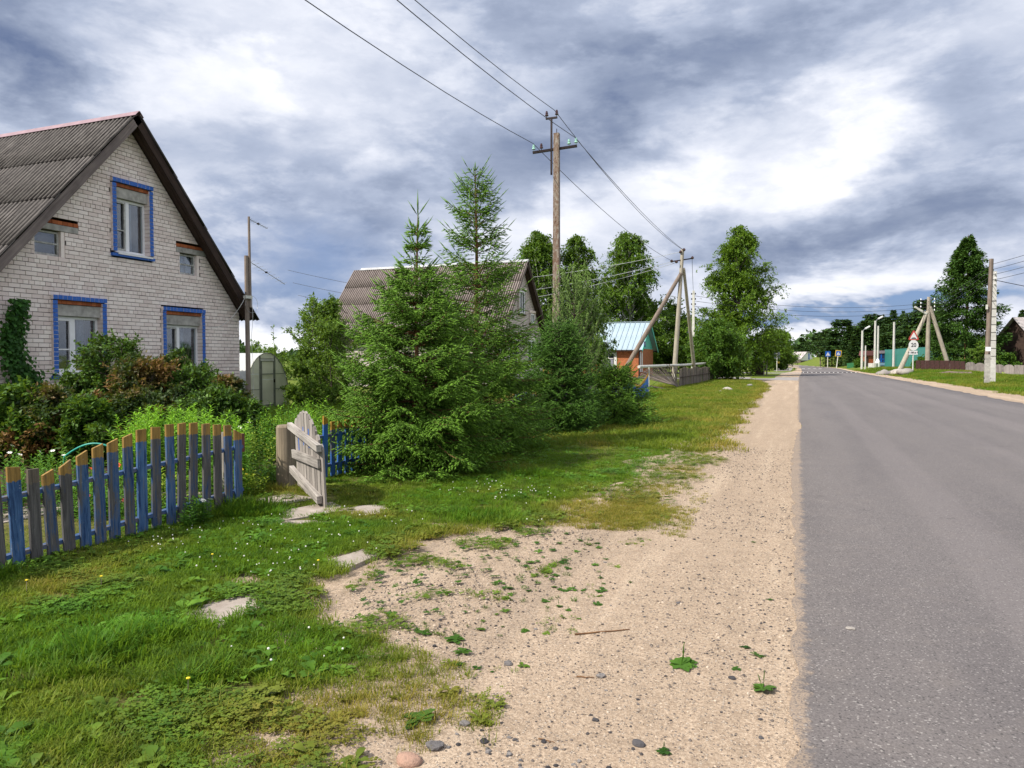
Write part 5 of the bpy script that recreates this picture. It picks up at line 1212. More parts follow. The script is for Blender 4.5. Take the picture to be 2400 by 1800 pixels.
MT['pinkstone'] = stonemat('pink_boulders', (0.34, 0.18, 0.13), (0.46, 0.32, 0.24), (0.50, 0.42, 0.33))
SM = [stone_mesh(s) for s in range(6)]
def stone(loc, size, rz, mk, label, name='stone', group=None, flat=0.6, cat='stone', seed=0, sink=0.25):
    me = SM[seed % 6]; key = me.name + mk
    if key not in bpy.data.meshes:
        m2 = me.copy(); m2.name = key; m2.materials.clear(); m2.materials.append(MT[mk])
        m2.polygons.foreach_set('use_smooth', [mk != 'darkstone'] * len(m2.polygons))
    o = link(name, bpy.data.meshes[key], None, (loc[0], loc[1], loc[2] + size * flat * (0.5 - sink)), (0, 0, rz)); o.scale = (size, size * 0.8, size * flat)
    return tag(o, label, cat, group)
for i, (px, py, s_, lab) in enumerate([(2070, 862, 0.9, 'low pale boulder farthest left in the row by the brace foot'), (2088, 870, 0.8, 'second boulder of the row below the bare post'), (2104, 871, 0.95, 'rounded boulder in the middle of the row'), (2118, 869, 0.8, 'pale boulder at the foot of the slanting brace'), (2122, 876, 1.0, 'largest dark grey boulder at the right end of the row')]):
    p_ = at(px, py, 82 - i * 2); stone((p_[0], p_[1], float(zt(p_[0], p_[1]))), s_, i, 'stone', lab, 'boulder', 'boulders on the right verge', cat='boulder', seed=i)
p_ = at(2228, 880, 66); mb = MB()
for k in range(7): mb.bar((-1.3 + 0.2 * k, 0.1 * k, 0.08 + 0.03 * k), (1.1 + 0.1 * k, 0.3 - 0.12 * k, 0.10 + 0.05 * (k % 3)), 0.14, 0.10)
tag(mb.build('log_pile', MT['polewood'], None, (p_[0], p_[1], float(zt(p_[0], p_[1])))), 'low brown heap of rotten boards in the grass left of the pair of poles', 'wood pile')
# ------------------------------------------------------------------ foliage machinery
def frames(D, r):
    D = D / (np.linalg.norm(D, axis=1, keepdims=True) + 1e-9)
    ref = np.where(np.abs(D[:, 2:3]) > 0.92, np.array([[1.0, 0, 0]]), np.array([[0, 0, 1.0]]))
    X = np.cross(ref, D); X /= np.linalg.norm(X, axis=1, keepdims=True) + 1e-9
    Y = np.cross(D, X)
    a = r.uniform(0, 2 * np.pi, len(D))[:, None]
    return D, X * np.cos(a) + Y * np.sin(a), -X * np.sin(a) + Y * np.cos(a)
def scatter(T, TF, P, D, L, W, r, spin=None):
    D, X, Y = frames(D, r)
    if spin is not None:     # keep template's y axis near the given vector (leaf blades facing up)
        up = spin; Y = up - D * (up * D).sum(1, keepdims=True); Y /= np.linalg.norm(Y, axis=1, keepdims=True) + 1e-9; X = np.cross(Y, D)
    L = np.broadcast_to(L, (len(P),))[:, None, None]; W = np.broadcast_to(W, (len(P),))[:, None, None]
    V = P[:, None, :] + X[:, None, :] * T[None, :, 0:1] * W + Y[:, None, :] * T[None, :, 1:2] * W + D[:, None, :] * T[None, :, 2:3] * L
    k = len(T); F = (TF[None] + (np.arange(len(P)) * k)[:, None, None]).reshape(-1, TF.shape[1])
    return V.reshape(-1, 3), F, k
LEAF = (np.array([(0, 0, 0), (0.5, 0.14, 0.45), (0, 0, 1), (-0.5, 0.14, 0.45)]), np.array([(0, 1, 2), (0, 2, 3)]))
def shoot_template(r, nn=2):
    V = [(0, 0, 0)] + [(0.52 * math.cos(a), 0.52 * math.sin(a), 0.42) for a in (0.3, 2.4, 4.5)] + [(0, 0, 1.0)]; F = []
    for j in range(3):
        a, b = 1 + j, 1 + (j + 1) % 3
        F += [(0, b, a), (a, b, 4)]
    for k in range(nn):
        a = k * 2.4; zz = 0.15 + 0.8 * k / nn; i = len(V)
        V += [(0.2 * math.cos(a + .5), 0.2 * math.sin(a + .5), zz), (0.2 * math.cos(a - .5), 0.2 * math.sin(a - .5), zz + .05), (1.2 * math.cos(a), 1.2 * math.sin(a), zz + 0.2)]
        F.append((i, i + 1, i + 2))
    return np.array(V), np.array(F)
SHOOT = shoot_template(rng)
def tubes_np(segs, n=5):
    """segs: list of (points (m,3), radii (m)) -> V, F quads"""
    Vs, Fs, base = [], [], 0
    ang = np.linspace(0, 2 * np.pi, n, endpoint=False)
    for P, rad in segs:
        P = np.asarray(P, float); d = np.gradient(P, axis=0); d /= np.linalg.norm(d, axis=1, keepdims=True) + 1e-9
        ref = np.array([0.37, 0.21, 0.9]) if abs(d[0] @ np.array([0.37, 0.21, 0.9])) < 0.95 else np.array([1.0, 0, 0])
        X = np.cross(d, ref); X /= np.linalg.norm(X, axis=1, keepdims=True) + 1e-9; Y = np.cross(d, X)
        rad = np.asarray(rad)[:, None, None]
        V = P[:, None] + (X[:, None] * np.cos(ang)[None, :, None] + Y[:, None] * np.sin(ang)[None, :, None]) * rad
        Vs.append(V.reshape(-1, 3)); m_ = len(P)
        a = base + np.arange(m_ - 1)[:, None] * n + np.arange(n)[None]; b = base + np.arange(m_ - 1)[:, None] * n + (np.arange(n)[None] + 1) % n
        Fs.append(np.stack([a, b, b + n, a + n], -1).reshape(-1, 4)); base += m_ * n
    return np.concatenate(Vs), np.concatenate(Fs)
MT['bark'] = wood('spruce_bark', (0.10, 0.05, 0.025), (0.26, 0.145, 0.07), grain=22, randomize=False)
MT['darkbark'] = wood('dark_bark', (0.045, 0.035, 0.028), (0.13, 0.105, 0.085), grain=12, randomize=False)
MT['birchbark'] = wood('birch_bark', (0.12, 0.11, 0.10), (0.55, 0.53, 0.50), grain=5, axis=0, randomize=False)
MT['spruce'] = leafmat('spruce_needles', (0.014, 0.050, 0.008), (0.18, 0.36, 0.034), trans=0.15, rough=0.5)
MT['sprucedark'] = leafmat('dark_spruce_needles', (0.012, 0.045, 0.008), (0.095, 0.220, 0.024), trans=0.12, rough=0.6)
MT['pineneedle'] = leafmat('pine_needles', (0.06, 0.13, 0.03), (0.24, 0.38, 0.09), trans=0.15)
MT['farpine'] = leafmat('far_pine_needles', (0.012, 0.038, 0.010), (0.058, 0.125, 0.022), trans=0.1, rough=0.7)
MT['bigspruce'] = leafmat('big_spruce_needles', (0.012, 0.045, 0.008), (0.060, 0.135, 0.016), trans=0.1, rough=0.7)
MT['birch'] = leafmat('birch_leaves', (0.030, 0.080, 0.010), (0.150, 0.265, 0.024), trans=0.3)
MT['birch2'] = leafmat('birch_leaves_bright', (0.035, 0.090, 0.008), (0.18, 0.31, 0.022), trans=0.3)
MT['apple'] = leafmat('apple_leaves', (0.050, 0.115, 0.012), (0.20, 0.33, 0.045), trans=0.35)
MT['shrub'] = leafmat('dark_shrub_leaves', (0.012, 0.040, 0.008), (0.115, 0.230, 0.025), (0.10, 0.06, 0.025), alt=-0.02, trans=0.2)
MT['rust'] = leafmat('rusty_shrub_leaves', (0.020, 0.050, 0.012), (0.055, 0.095, 0.022), (0.22, 0.115, 0.035), alt=0.19, trans=0.2)
MT['bush'] = leafmat('roadside_bush_leaves', (0.030, 0.085, 0.010), (0.11, 0.22, 0.022), trans=0.3)
MT['perennial'] = leafmat('garden_leaves', (0.035, 0.105, 0.014), (0.13, 0.31, 0.030), trans=0.35)
MT['lily'] = leafmat('lily_leaves', (0.08, 0.22, 0.015), (0.30, 0.58, 0.04), trans=0.35)
MT['yellowgreen'] = leafmat('yellow_green_leaves', (0.10, 0.19, 0.015), (0.32, 0.42, 0.04), trans=0.35)
MT['vine'] = leafmat('vine_leaves', (0.014, 0.055, 0.010), (0.055, 0.165, 0.025), trans=0.2)
MT['flowerwhite'] = plain('white_petals', (0.82, 0.80, 0.74), 0.6, var=0.03)
MT['flowerorange'] = plain('orange_petals', (0.75, 0.10, 0.02), 0.6, var=0.05)
MT['flowerpink'] = plain('pink_petals', (0.70, 0.40, 0.38), 0.6, var=0.05)
MT['flowerred'] = plain('dark_red_petals', (0.30, 0.02, 0.04), 0.6, var=0.05)
MT['floweryellow'] = plain('yellow_petals', (0.80, 0.62, 0.03), 0.6, var=0.05)
def conifer(name, label, loc, H, prof, seed, matn, nb=110, shoot=(0.085, 0.0075), tw_gap=0.075, sh_gap=0.036, top=0.93, elv=(8, 42), cat='tree', group=None, bare=0.0, trunk_r=None, whorl=0.0, droopk=0.30, low=0.03, bark='bark', tipx=1.0, tw_len=0.46, leader=0.5, dist=0.95):
    r = np.random.default_rng(seed)
    e = empty(name, loc); tag(e, label, cat, group)
    segs = []; tr = trunk_r or H * 0.011
    zs = np.linspace(0, H, 14); wob = 0.012 * H
    cx_ = wob * 0.5 * np.sin(zs / H * 4 + seed); cy_ = wob * 0.5 * np.cos(zs / H * 3 + seed)
    cx_ -= cx_[0]; cy_ -= cy_[0]
    segs.append((np.stack([cx_, cy_, zs], 1), tr * (1 - zs / H) ** 0.8 + 0.006))
    Vt, Ft = tubes_np(segs, 9)
    P, D, Ls, Wd, Ti = [], [], [], [], []
    bseg = []
    zb = low * H + (top - low) * H * (np.sort(r.uniform(0, 1, nb)) ** dist)
    if whorl:
        zb = np.where(zb / H > 0.45, np.round(zb / whorl) * whorl + r.normal(0, 0.015, nb), zb)
        zb = np.minimum(zb, top * H)
    for i, z in enumerate(zb):
        q = z / H; L = prof(q) * r.uniform(0.72, 1.12)
        if L < 0.05: L = 0.05
        a = i * 2.39996 + r.normal(0, 0.3); el_ = R_(elv[0] + (elv[1] - elv[0]) * q ** 1.3 + r.normal(0, 5))
        h = np.array([math.cos(a), math.sin(a), 0]); side = np.array([-math.sin(a), math.cos(a), 0])
        base = np.array([np.interp(z, zs, cx_), np.interp(z, zs, cy_), z])
        n = max(4, int(L / 0.09)); tt = np.linspace(0, 1, n)
        dr = droopk * (1 - q) * L
        B = base + h * (L * tt * math.cos(el_))[:, None] + np.array([0, 0, 1.0]) * (L * tt * math.sin(el_) - dr * tt ** 1.5 + dr * 0.85 * tt ** 3)[:, None]
        bseg.append((B, (0.004 + 0.009 * L) * (1 - tt * 0.85)))
        nt_ = max(2, int(L / tw_gap))
        for j in range(nt_):
            tb = 0.12 + 0.86 * (j + r.uniform(0, 1)) / nt_
            if tb < bare * 0.6: continue
            p = np.array([np.interp(tb, tt, B[:, c_]) for c_ in range(3)]); k = min(n - 2, int(tb * (n - 1))); d = B[k + 1] - B[k]; d /= np.linalg.norm(d)
            for s in (-1, 1):
                l = tw_len * L * (1 - tb) ** 0.8 * r.uniform(0.6, 1.15) + 0.06 * tipx
                td = d * 0.72 + side * s * 0.72 + np.array([0, 0, r.uniform(-0.28, 0.06)]); td /= np.linalg.norm(td)
                m_ = max(1, int(l / sh_gap)); u = (np.arange(m_) + r.uniform(0, 1, m_)) / m_
                tp = p + td * (l * u)[:, None] - np.array([0, 0, 1.0]) * (0.32 * l * u ** 2)[:, None]
                sp = np.cross(td, [0, 0, 1.0]); sp /= np.linalg.norm(sp) + 1e-9
                sg_ = np.where(r.uniform(0, 1, m_) > .5, 1, -1)[:, None]
                sd = td * 0.75 + sp * sg_ * 0.6 + np.array([0, 0, -0.42]) * r.uniform(0.1, 1.4, (m_, 1)) + r.normal(0, 0.12, (m_, 3))
                P.append(tp); D.append(sd); Ls.append(shoot[0] * r.uniform(0.6, 1.25, m_)); Wd.append(np.full(m_, shoot[1]))
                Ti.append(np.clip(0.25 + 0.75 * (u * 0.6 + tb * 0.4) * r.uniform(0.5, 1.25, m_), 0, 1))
                P.append((p + td * l)[None] - np.array([[0, 0, 0.30 * l]])); D.append(td[None] + [[0, 0, -0.35]]); Ls.append([shoot[0] * 1.1]); Wd.append([shoot[1]]); Ti.append([r.uniform(0.6, 1)])
        # sleeve of shoots along the outer branch, and the branch's long tip
        m_ = max(3, int(L / 0.03)); u = r.uniform(0.25, 1, m_)
        bp = np.stack([np.interp(u, tt, B[:, c_]) for c_ in range(3)], 1); d = B[-1] - B[-2]; d /= np.linalg.norm(d)
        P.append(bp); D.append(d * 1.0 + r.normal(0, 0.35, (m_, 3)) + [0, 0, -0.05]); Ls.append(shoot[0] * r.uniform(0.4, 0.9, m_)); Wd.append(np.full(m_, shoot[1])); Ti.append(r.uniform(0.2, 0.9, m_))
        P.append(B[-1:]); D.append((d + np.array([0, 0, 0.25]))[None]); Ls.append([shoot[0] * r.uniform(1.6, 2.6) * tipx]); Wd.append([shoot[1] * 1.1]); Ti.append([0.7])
    # leader
    tx, ty = cx_[-1], cy_[-1]
    P.append(np.array([[tx, ty, H - 0.02]])); D.append(np.array([[0, 0, 1.0]])); Ls.append([leader * 0.5]); Wd.append([shoot[1] * 1.6]); Ti.append([0.35])
    for k in range(6):
        a = k * 1.05; P.append(np.array([[tx, ty, H - 0.02 - 0.28 * leader * (k % 2)]])); D.append(np.array([[math.cos(a) * .5, math.sin(a) * .5, 0.6]])); Ls.append([leader * r.uniform(.25, .45)]); Wd.append([shoot[1] * 1.4]); Ti.append([0.4])
    Vb, Fb = tubes_np(bseg, 4)
    V = np.concatenate([Vt, Vb]); F = np.concatenate([Ft, Fb + len(Vt)])
    link('trunk', np_mesh('trunk', V, F, MT[bark], smooth=True), e)
    P = np.concatenate(P); D = np.concatenate(D); Ls = np.concatenate([np.asarray(q, float) for q in Ls]); Wd = np.concatenate([np.asarray(q, float) for q in Wd]); Ti = np.concatenate([np.asarray(q, float) for q in Ti])
    Vs, Fs, k = scatter(SHOOT[0], SHOOT[1], P, D, Ls, Wd, r)
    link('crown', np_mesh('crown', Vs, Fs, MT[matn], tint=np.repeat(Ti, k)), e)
    return e, len(P)
def prof_cone(R, z0=0.0, p=0.9, topk=0.06):
    return lambda q: R * max(0.0, (1 - q)) ** p + topk
# the two tall spruces, the low one, the pine and its neighbour
def rel(p): return (float(p[0]), float(p[1]), 0.0)
cnt = []
def lprof(q):   # dense skirt to 60 % of the height, then a thin leader with short whorls
    pts = [(0, 1.20), (0.15, 1.38), (0.33, 1.28), (0.48, 1.02), (0.60, 0.72), (0.70, 0.48), (0.76, 0.28), (0.82, 0.16), (0.9, 0.15), (1, 0.12)]
    return float(np.interp(q, [a for a, _ in pts], [b for _, b in pts]))
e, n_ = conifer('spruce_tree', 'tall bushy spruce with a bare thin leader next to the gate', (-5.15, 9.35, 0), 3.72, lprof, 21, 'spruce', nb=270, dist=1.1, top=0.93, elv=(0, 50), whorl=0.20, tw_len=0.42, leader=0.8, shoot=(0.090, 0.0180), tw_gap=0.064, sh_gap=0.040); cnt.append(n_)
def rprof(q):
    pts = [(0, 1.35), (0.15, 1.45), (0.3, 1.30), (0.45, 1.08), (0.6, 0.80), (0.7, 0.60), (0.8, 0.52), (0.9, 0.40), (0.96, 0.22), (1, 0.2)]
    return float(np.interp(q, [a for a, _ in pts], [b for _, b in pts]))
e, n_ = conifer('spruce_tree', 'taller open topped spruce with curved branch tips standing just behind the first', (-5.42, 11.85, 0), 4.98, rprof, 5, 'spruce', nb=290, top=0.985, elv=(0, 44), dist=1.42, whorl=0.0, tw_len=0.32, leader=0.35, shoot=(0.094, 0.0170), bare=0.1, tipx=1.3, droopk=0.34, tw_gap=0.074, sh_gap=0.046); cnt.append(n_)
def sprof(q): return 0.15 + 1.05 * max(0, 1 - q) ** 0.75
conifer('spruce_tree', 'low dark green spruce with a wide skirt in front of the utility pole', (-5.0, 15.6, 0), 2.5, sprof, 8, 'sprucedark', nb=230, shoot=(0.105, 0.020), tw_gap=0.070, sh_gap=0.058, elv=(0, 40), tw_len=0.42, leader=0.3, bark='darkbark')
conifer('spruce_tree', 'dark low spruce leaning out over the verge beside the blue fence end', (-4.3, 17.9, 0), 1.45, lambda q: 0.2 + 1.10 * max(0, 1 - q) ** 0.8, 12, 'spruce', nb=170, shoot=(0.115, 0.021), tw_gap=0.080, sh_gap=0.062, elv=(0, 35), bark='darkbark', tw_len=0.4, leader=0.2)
# young pine with candles
def pine(loc, H, seed, label):
    r = np.random.default_rng(seed); e = empty('pine_tree', loc); tag(e, label, 'tree')
    seg = [(np.stack([np.zeros(8), np.zeros(8), np.linspace(0, H * 0.93, 8)], 1), np.linspace(0.055, 0.012, 8))]; P, D, L, W, Ti = [], [], [], [], []
    for k in range(11):
        z = 0.5 + (H - 0.9) * k / 10; R = 0.22 + 0.85 * (1 - z / H) ** 0.7
        for j in range(7):
            a = j * 0.9 + k * 0.5 + r.normal(0, .15); l = R * r.uniform(.75, 1.15); h = np.array([math.cos(a), math.sin(a), 0]); tt = np.linspace(0, 1, 7)
            B = np.array([0, 0, z]) + h * (l * tt * 0.9)[:, None] + np.array([0, 0, 1.]) * (l * (0.25 * tt + 0.75 * tt ** 2.2))[:, None]
            seg.append((B, 0.012 * (1 - tt * .7)))
            subs = [(B[-1], 1.0)] + [(B[i], 0.75) for i in (3, 4, 5)]
            for bp, s_ in subs:
                for c_ in range(1):
                    hd = h * r.uniform(-.1, .35) + r.normal(0, .14, 3) + np.array([0, 0, 1.0]); hd /= np.linalg.norm(hd); ll = r.uniform(0.22, 0.42) * s_
                    m_ = 24; u = np.linspace(0, 1, m_); P.append(bp + hd * (ll * u)[:, None]); D.append(hd + r.normal(0, 0.55, (m_, 3)) * 1.0); L.append(np.full(m_, 0.070)); W.append(np.full(m_, 0.014)); Ti.append(0.45 + 0.5 * u)
                    seg.append((np.stack([bp, bp + hd * ll]), [0.0035, 0.002]))
            m_ = 60; u = r.uniform(0.25, 1, m_); bp = np.stack([np.interp(u, tt, B[:, i]) for i in range(3)], 1); P.append(bp); D.append(h * .6 + r.normal(0, .6, (m_, 3)) + [0, 0, .2]); L.append(np.full(m_, .085)); W.append(np.full(m_, .009)); Ti.append(r.uniform(0, .5, m_))
    for k in range(6):
        hd = np.array([math.cos(k) * .12 * (k > 0), math.sin(k) * .12 * (k > 0), 1.0]); m_ = 26; u = np.linspace(0, 1, m_); P.append(np.array([0, 0, H - 0.5]) + hd * (0.5 * (1 if k == 0 else .7) * u)[:, None]); D.append(hd + r.normal(0, .5, (m_, 3))); L.append(np.full(m_, .065)); W.append(np.full(m_, .010)); Ti.append(0.5 + .4 * u)
    V, F = tubes_np(seg, 4); link('trunk', np_mesh('trunk', V, F, MT['darkbark'], smooth=True), e)
    P, D, L, W, Ti = [np.concatenate(q) for q in (P, D, L, W, Ti)]
    V, F, k = scatter(SHOOT[0], SHOOT[1], P, D, L, W, r); link('crown', np_mesh('crown', V, F, MT['pineneedle'], tint=np.repeat(Ti, k)), e)
pine((-5.15, 17.2, 0), 3.65, 3, 'young pine with pale upright candles in front of the rusty pole')
# ---- broad-leaved trees and shrubs
def leafy(name, label, loc, H, R, z0, seed, matn, n_limbs=40, twigs=18, leaves=14, leaf=0.2, droop=0.3, ptop=1.0, stems=1, cat='tree', group=None, bark='darkbark', asp=0.55, trunk_r=None, shape='ovoid', up=0.9, jit=0.25, spread=1.0, lf=0.35, twl=0.30, wid=1.0, topbias=1.0, tips=0):
    r = np.random.default_rng(seed); e = empty(name, loc); tag(e, label, cat, group); seg = []
    tr = trunk_r or H * 0.014
    def rad(q):
        if shape == 'ovoid': return R * (math.sin(math.pi * min(1, max(0, q)) ** 0.75) ** 0.7 * 0.95 + 0.06)
        if shape == 'cone': return R * (min(1, q / 0.18) ** 0.6) * max(0, 1 - q) ** 0.56 + 0.1
        if shape == 'dome': return R * math.sqrt(max(0.0, 1 - (q * 0.98) ** 2)) * (0.72 + 0.28 * min(1, q * 3))
    P0s, P1s = [], []
    for s_ in range(stems):
        lean = r.normal(0, 0.03 if stems == 1 else 0.16, 2); zz_ = np.linspace(0, H * 0.96, 10)
        px = lean[0] * zz_ + 0.03 * R * np.sin(zz_ * 2 / H * 3 + s_); py = lean[1] * zz_ + 0.03 * R * np.cos(zz_ / H * 5 + s_)
        px -= px[0]; py -= py[0]
        seg.append((np.stack([px, py, zz_], 1), tr * (1 - 0.93 * zz_ / (H * 0.96)) / stems ** 0.4))
        for i in range(n_limbs // stems):
            q = r.uniform(0, 1) ** topbias; z = z0 + (H - z0) * q; a = r.uniform(0, 6.283); Rr = rad(q) * r.choice([.5, .7, .85, 1.0, 1.0, 1.14]) * spread * (1 + .16 * math.sin(a * 3 + z * 2.2 * 6 / H))
            tip = np.array([math.cos(a) * Rr * r.uniform(.9, 1.1), math.sin(a) * Rr, z]); zs_ = max(0.08 * H, z - Rr * up * r.uniform(.6, 1.2))
            st = np.array([np.interp(zs_, zz_, px), np.interp(zs_, zz_, py), zs_]); tt = np.linspace(0, 1, 6)[:, None]
            B = st + (tip - st) * tt + np.array([0, 0, 1.0]) * 0.12 * Rr * np.sin(np.pi * tt); seg.append((B, tr * 0.28 * (1 - tt[:, 0] * .85)))
            P0s.append(st); P1s.append(tip)
            for k in range(tips): pass
    P0s, P1s = np.array(P0s), np.array(P1s); nl = len(P0s)
    li = np.repeat(np.arange(nl), twigs); t_ = r.uniform(lf, 1.0, len(li))[:, None]
    B0 = P0s[li] + (P1s[li] - P0s[li]) * t_ + np.array([0, 0, 0.1]) * R * np.sin(np.pi * t_)
    ld = (P1s - P0s)[li]; ld /= np.linalg.norm(ld, axis=1, keepdims=True) + 1e-9
    td = ld * 0.5 + r.normal(0, 0.65, (len(li), 3)); td[:, 2] += 0.1; td /= np.linalg.norm(td, axis=1, keepdims=True)
    tl = R * twl * r.uniform(0.4, 1.2, len(li))[:, None]
    idx = np.repeat(np.arange(len(li)), leaves); u = r.uniform(0.08, 1, len(idx))[:, None]
    P = B0[idx] + td[idx] * tl[idx] * u - np.array([0, 0, 1.0]) * (droop * tl[idx] * 2.2 * u ** 2) + r.normal(0, leaf * jit, (len(idx), 3))
    P[:, 2] = np.maximum(P[:, 2], 0.03)
    D = td[idx] * 0.5 + r.normal(0, 0.5, (len(idx), 3)) - np.array([0, 0, 1.0]) * droop * 1.2
    up_ = r.normal(0, 0.7, (len(idx), 3)) + np.array([0, 0, 1.0]) + 0.3 * np.stack([P[:, 0] / R, P[:, 1] / R, 0 * P[:, 0]], 1)
    L = leaf * r.uniform(0.6, 1.3, len(idx)); Wd = L * asp * wid
    ti = np.clip(r.uniform(0, 1, len(idx)) * 0.75 + np.repeat(r.uniform(-.15, .35, len(li)), leaves), 0, 1)
    V, F, k = scatter(LEAF[0], LEAF[1], P, D, L, Wd, r, spin=up_); 
    sel = r.choice(len(li), min(len(li), 500), replace=False)
    tt = np.linspace(0, 1, 4)[:, None]
    for s_ in sel: seg.append((B0[s_] + td[s_] * tl[s_] * tt - np.array([0, 0, 1.0]) * droop * tl[s_] * 2.2 * tt ** 2, tr * 0.06 * (1 - tt[:, 0] * .6) + 0.002))
    Vt, Ft = tubes_np(seg, 5)
    part = 'trunk' if stems == 1 else 'stems'
    link(part, np_mesh(part, Vt, Ft, MT[bark], smooth=True), e); link('crown' if stems == 1 else 'foliage', np_mesh('crown', V, F, MT[matn], tint=np.repeat(ti, k)), e)
    return e
g_tr = 'broad leaved trees beyond the houses'
leafy('birch_tree', 'tall birch whose crown shows left of the rusty pole behind the farther brick house', rel(at(1262, 850, 62)), 12.0, 3.9, 1.2, 31, 'birch', 120, 22, 18, 0.21, 0.4, bark='birchbark', group=g_tr, trunk_r=0.16, shape='cone', twl=.36)
leafy('birch_tree', 'birch whose crown shows right of the rusty pole above the young pine', rel(at(1350, 850, 63)), 11.9, 3.5, 1.2, 32, 'birch', 110, 22, 18, 0.21, 0.4, bark='birchbark', group=g_tr, trunk_r=0.16, shape='cone', twl=.36)
leafy('birch_tree', 'conical birch rising behind the turquoise roof', rel(at(1474, 860, 88)), 16.4, 6.2, 1.5, 33, 'birch', 140, 24, 18, 0.28, 0.35, bark='birchbark', group=g_tr, shape='cone', trunk_r=0.2, twl=.30)
leafy('birch_tree', 'broad bright green birch standing over the side road', rel(at(1732, 870, 76)), 14.8, 5.4, 1.0, 34, 'birch2', 170, 26, 20, 0.205, 0.32, bark='darkbark', group=g_tr, shape='cone', trunk_r=0.22, twl=.26)
leafy('shade_tree', 'dark leafy tree filling the gap between the turquoise roof and the braced pole', rel(at(1575, 870, 92)), 8.6, 4.2, 0.8, 35, 'birch', 70, 20, 16, 0.32, 0.2, group=g_tr, shape='dome')
leafy('shade_tree', 'dark tree behind the brick house wall right of the turquoise gable', rel(at(1520, 870, 98)), 9.0, 3.0, 0.8, 36, 'birch', 50, 20, 14, 0.32, 0.2, group=g_tr, shape='dome')
leafy('shade_tree', 'low dark tree under the birch at the side road corner', rel(at(1815, 862, 118)), 6.4, 3.4, 0.3, 37, 'birch', 50, 18, 14, 0.34, 0.3, group=g_tr, shape='dome')
leafy('shade_tree', 'distant tree above the left verge by the far bend', rel(at(1828, 852, 150)), 7.4, 3.2, 0.3, 38, 'birch', 50, 18, 12, 0.42, 0.2, group=g_tr, shape='dome')
leafy('roadside_bush', 'large bright green bush at the end of the grey board fence', rel(at(1680, 885, 58)), 4.4, 2.75, 0.1, 39, 'bush', 90, 26, 16, 0.17, 0.15, stems=6, cat='bush', shape='dome', topbias=.8)
# garden trees
leafy('apple_tree', 'bright apple tree with long loose shoots between the greenhouse and the spruces', rel(at(758, 940, 26)), 3.7, 1.25, 0.2, 41, 'apple', 80, 22, 15, 0.085, 0.05, stems=5, shape='dome', up=1.3, topbias=.75)
leafy('apple_tree', 'lower apple bush to the right of the greenhouse', rel(at(722, 940, 25)), 1.9, 0.75, 0.1, 42, 'apple', 50, 18, 14, 0.085, 0.05, stems=4, shape='dome', up=1.2)
leafy('apple_tree', 'pale green apple bush just left of the tall spruces', rel(at(780, 950, 24)), 2.9, 1.2, 0.1, 43, 'apple', 50, 20, 14, 0.085, 0.05, stems=4, shape='dome', up=1.2)
leafy('willow_bush', 'distant round bush above the greenhouse roof', rel(at(608, 850, 60)), 2.7, 3.0, 0.1, 44, 'apple', 50, 18, 14, 0.18, 0.2, stems=4, cat='bush', shape='dome')
sapl = []
for k, (px, yt, d) in enumerate([(735, 690, 25), (745, 715, 25.3), (792, 725, 24), (640, 765, 26)]):
    top = at(px, yt, d); r = np.random.default_rng(60 + k); h = top[2]; m_ = 90; u = r.uniform(0.35, 1, m_)
    e = empty('apple_shoot', (top[0], top[1], 0)); tag(e, ['tallest upright leafy shoot above the apple tree', 'second upright shoot right beside the tallest', 'leafy shoot rising before the slate roof', 'loose airy shoot left of the apple tree above the greenhouse'][k], 'shoot', 'upright shoots of the apple trees')
    V, F = tubes_np([(np.array([(0.15 * (1 - q) * (1 if k % 2 else -1), 0, h * q) for q in np.linspace(0, 1, 6)]), np.linspace(0.02, 0.004, 6))], 5); link('stem', np_mesh('stem', V, F, MT['darkbark']), e)
    P = np.stack([0.15 * (1 - u) * (1 if k % 2 else -1), 0 * u, h * u], 1) + r.normal(0, 0.06, (m_, 3)) * (1.2 - u)[:, None]; D = r.normal(0, .6, (m_, 3)) + [0, 0, .8]
    V, F, kk = scatter(LEAF[0], LEAF[1], P, D, 0.10 * r.uniform(.7, 1.2, m_), 0.05, r); link('leaves', np_mesh('leaves', V, F, MT['apple'], tint=np.repeat(r.uniform(.3, 1, m_), kk)), e)
# shrubs before the near house
def shrub(px, ytop, d, R, seed, matn, label, name='garden_shrub', n=60, leaf=0.055, cat='shrub', ybase=None, **kw):
    p_ = at(px, 900, d); z = at(px, ytop, d)[2]
    return leafy(name, label, (p_[0], p_[1], 0), z, R, 0.1, seed, matn, n, kw.pop('tw', 17), kw.pop('lv', 13), leaf * 1.22, 0.12, stems=5, cat=cat, shape='dome', group='shrubs in front of the near house' if name == 'garden_shrub' else None, topbias=kw.pop('tb', .8), **kw)
shrub(262, 800, 13.6, 1.05, 51, 'shrub', 'tallest dark green shrub between the two lower windows', n=80)
shrub(345, 845, 12.9, 0.95, 52, 'rust', 'shrub with rusty brown leaves in the middle of the bed', n=80)
shrub(200, 868, 13.2, 0.7, 53, 'shrub', 'dark shrub covering the sill of the left window')
shrub(404, 805, 14.2, 0.42, 54, 'shrub', 'narrow upright shrub touching the right window frame', n=30)
shrub(455, 868, 13.4, 0.95, 55, 'shrub', 'low dark shrub under the right window', n=80)
shrub(535, 892, 13.2, 0.58, 56, 'rust', 'brownish shrub at the right corner of the house', n=60)
shrub(580, 945, 13.0, 0.4, 57, 'shrub', 'small dark shrub in front of the greenhouse', n=40)
shrub(120, 925, 11.2, 0.8, 58, 'rust', 'rusty green shrub at the left behind the phlox', n=70)
shrub(30, 920, 11.0, 0.8, 59, 'bush', 'leafy green shrub at the left edge below the vine', n=70, leaf=0.065)
shrub(205, 950, 11.0, 0.65, 60, 'bush', 'round currant bush left of the hose', n=60, leaf=0.06)
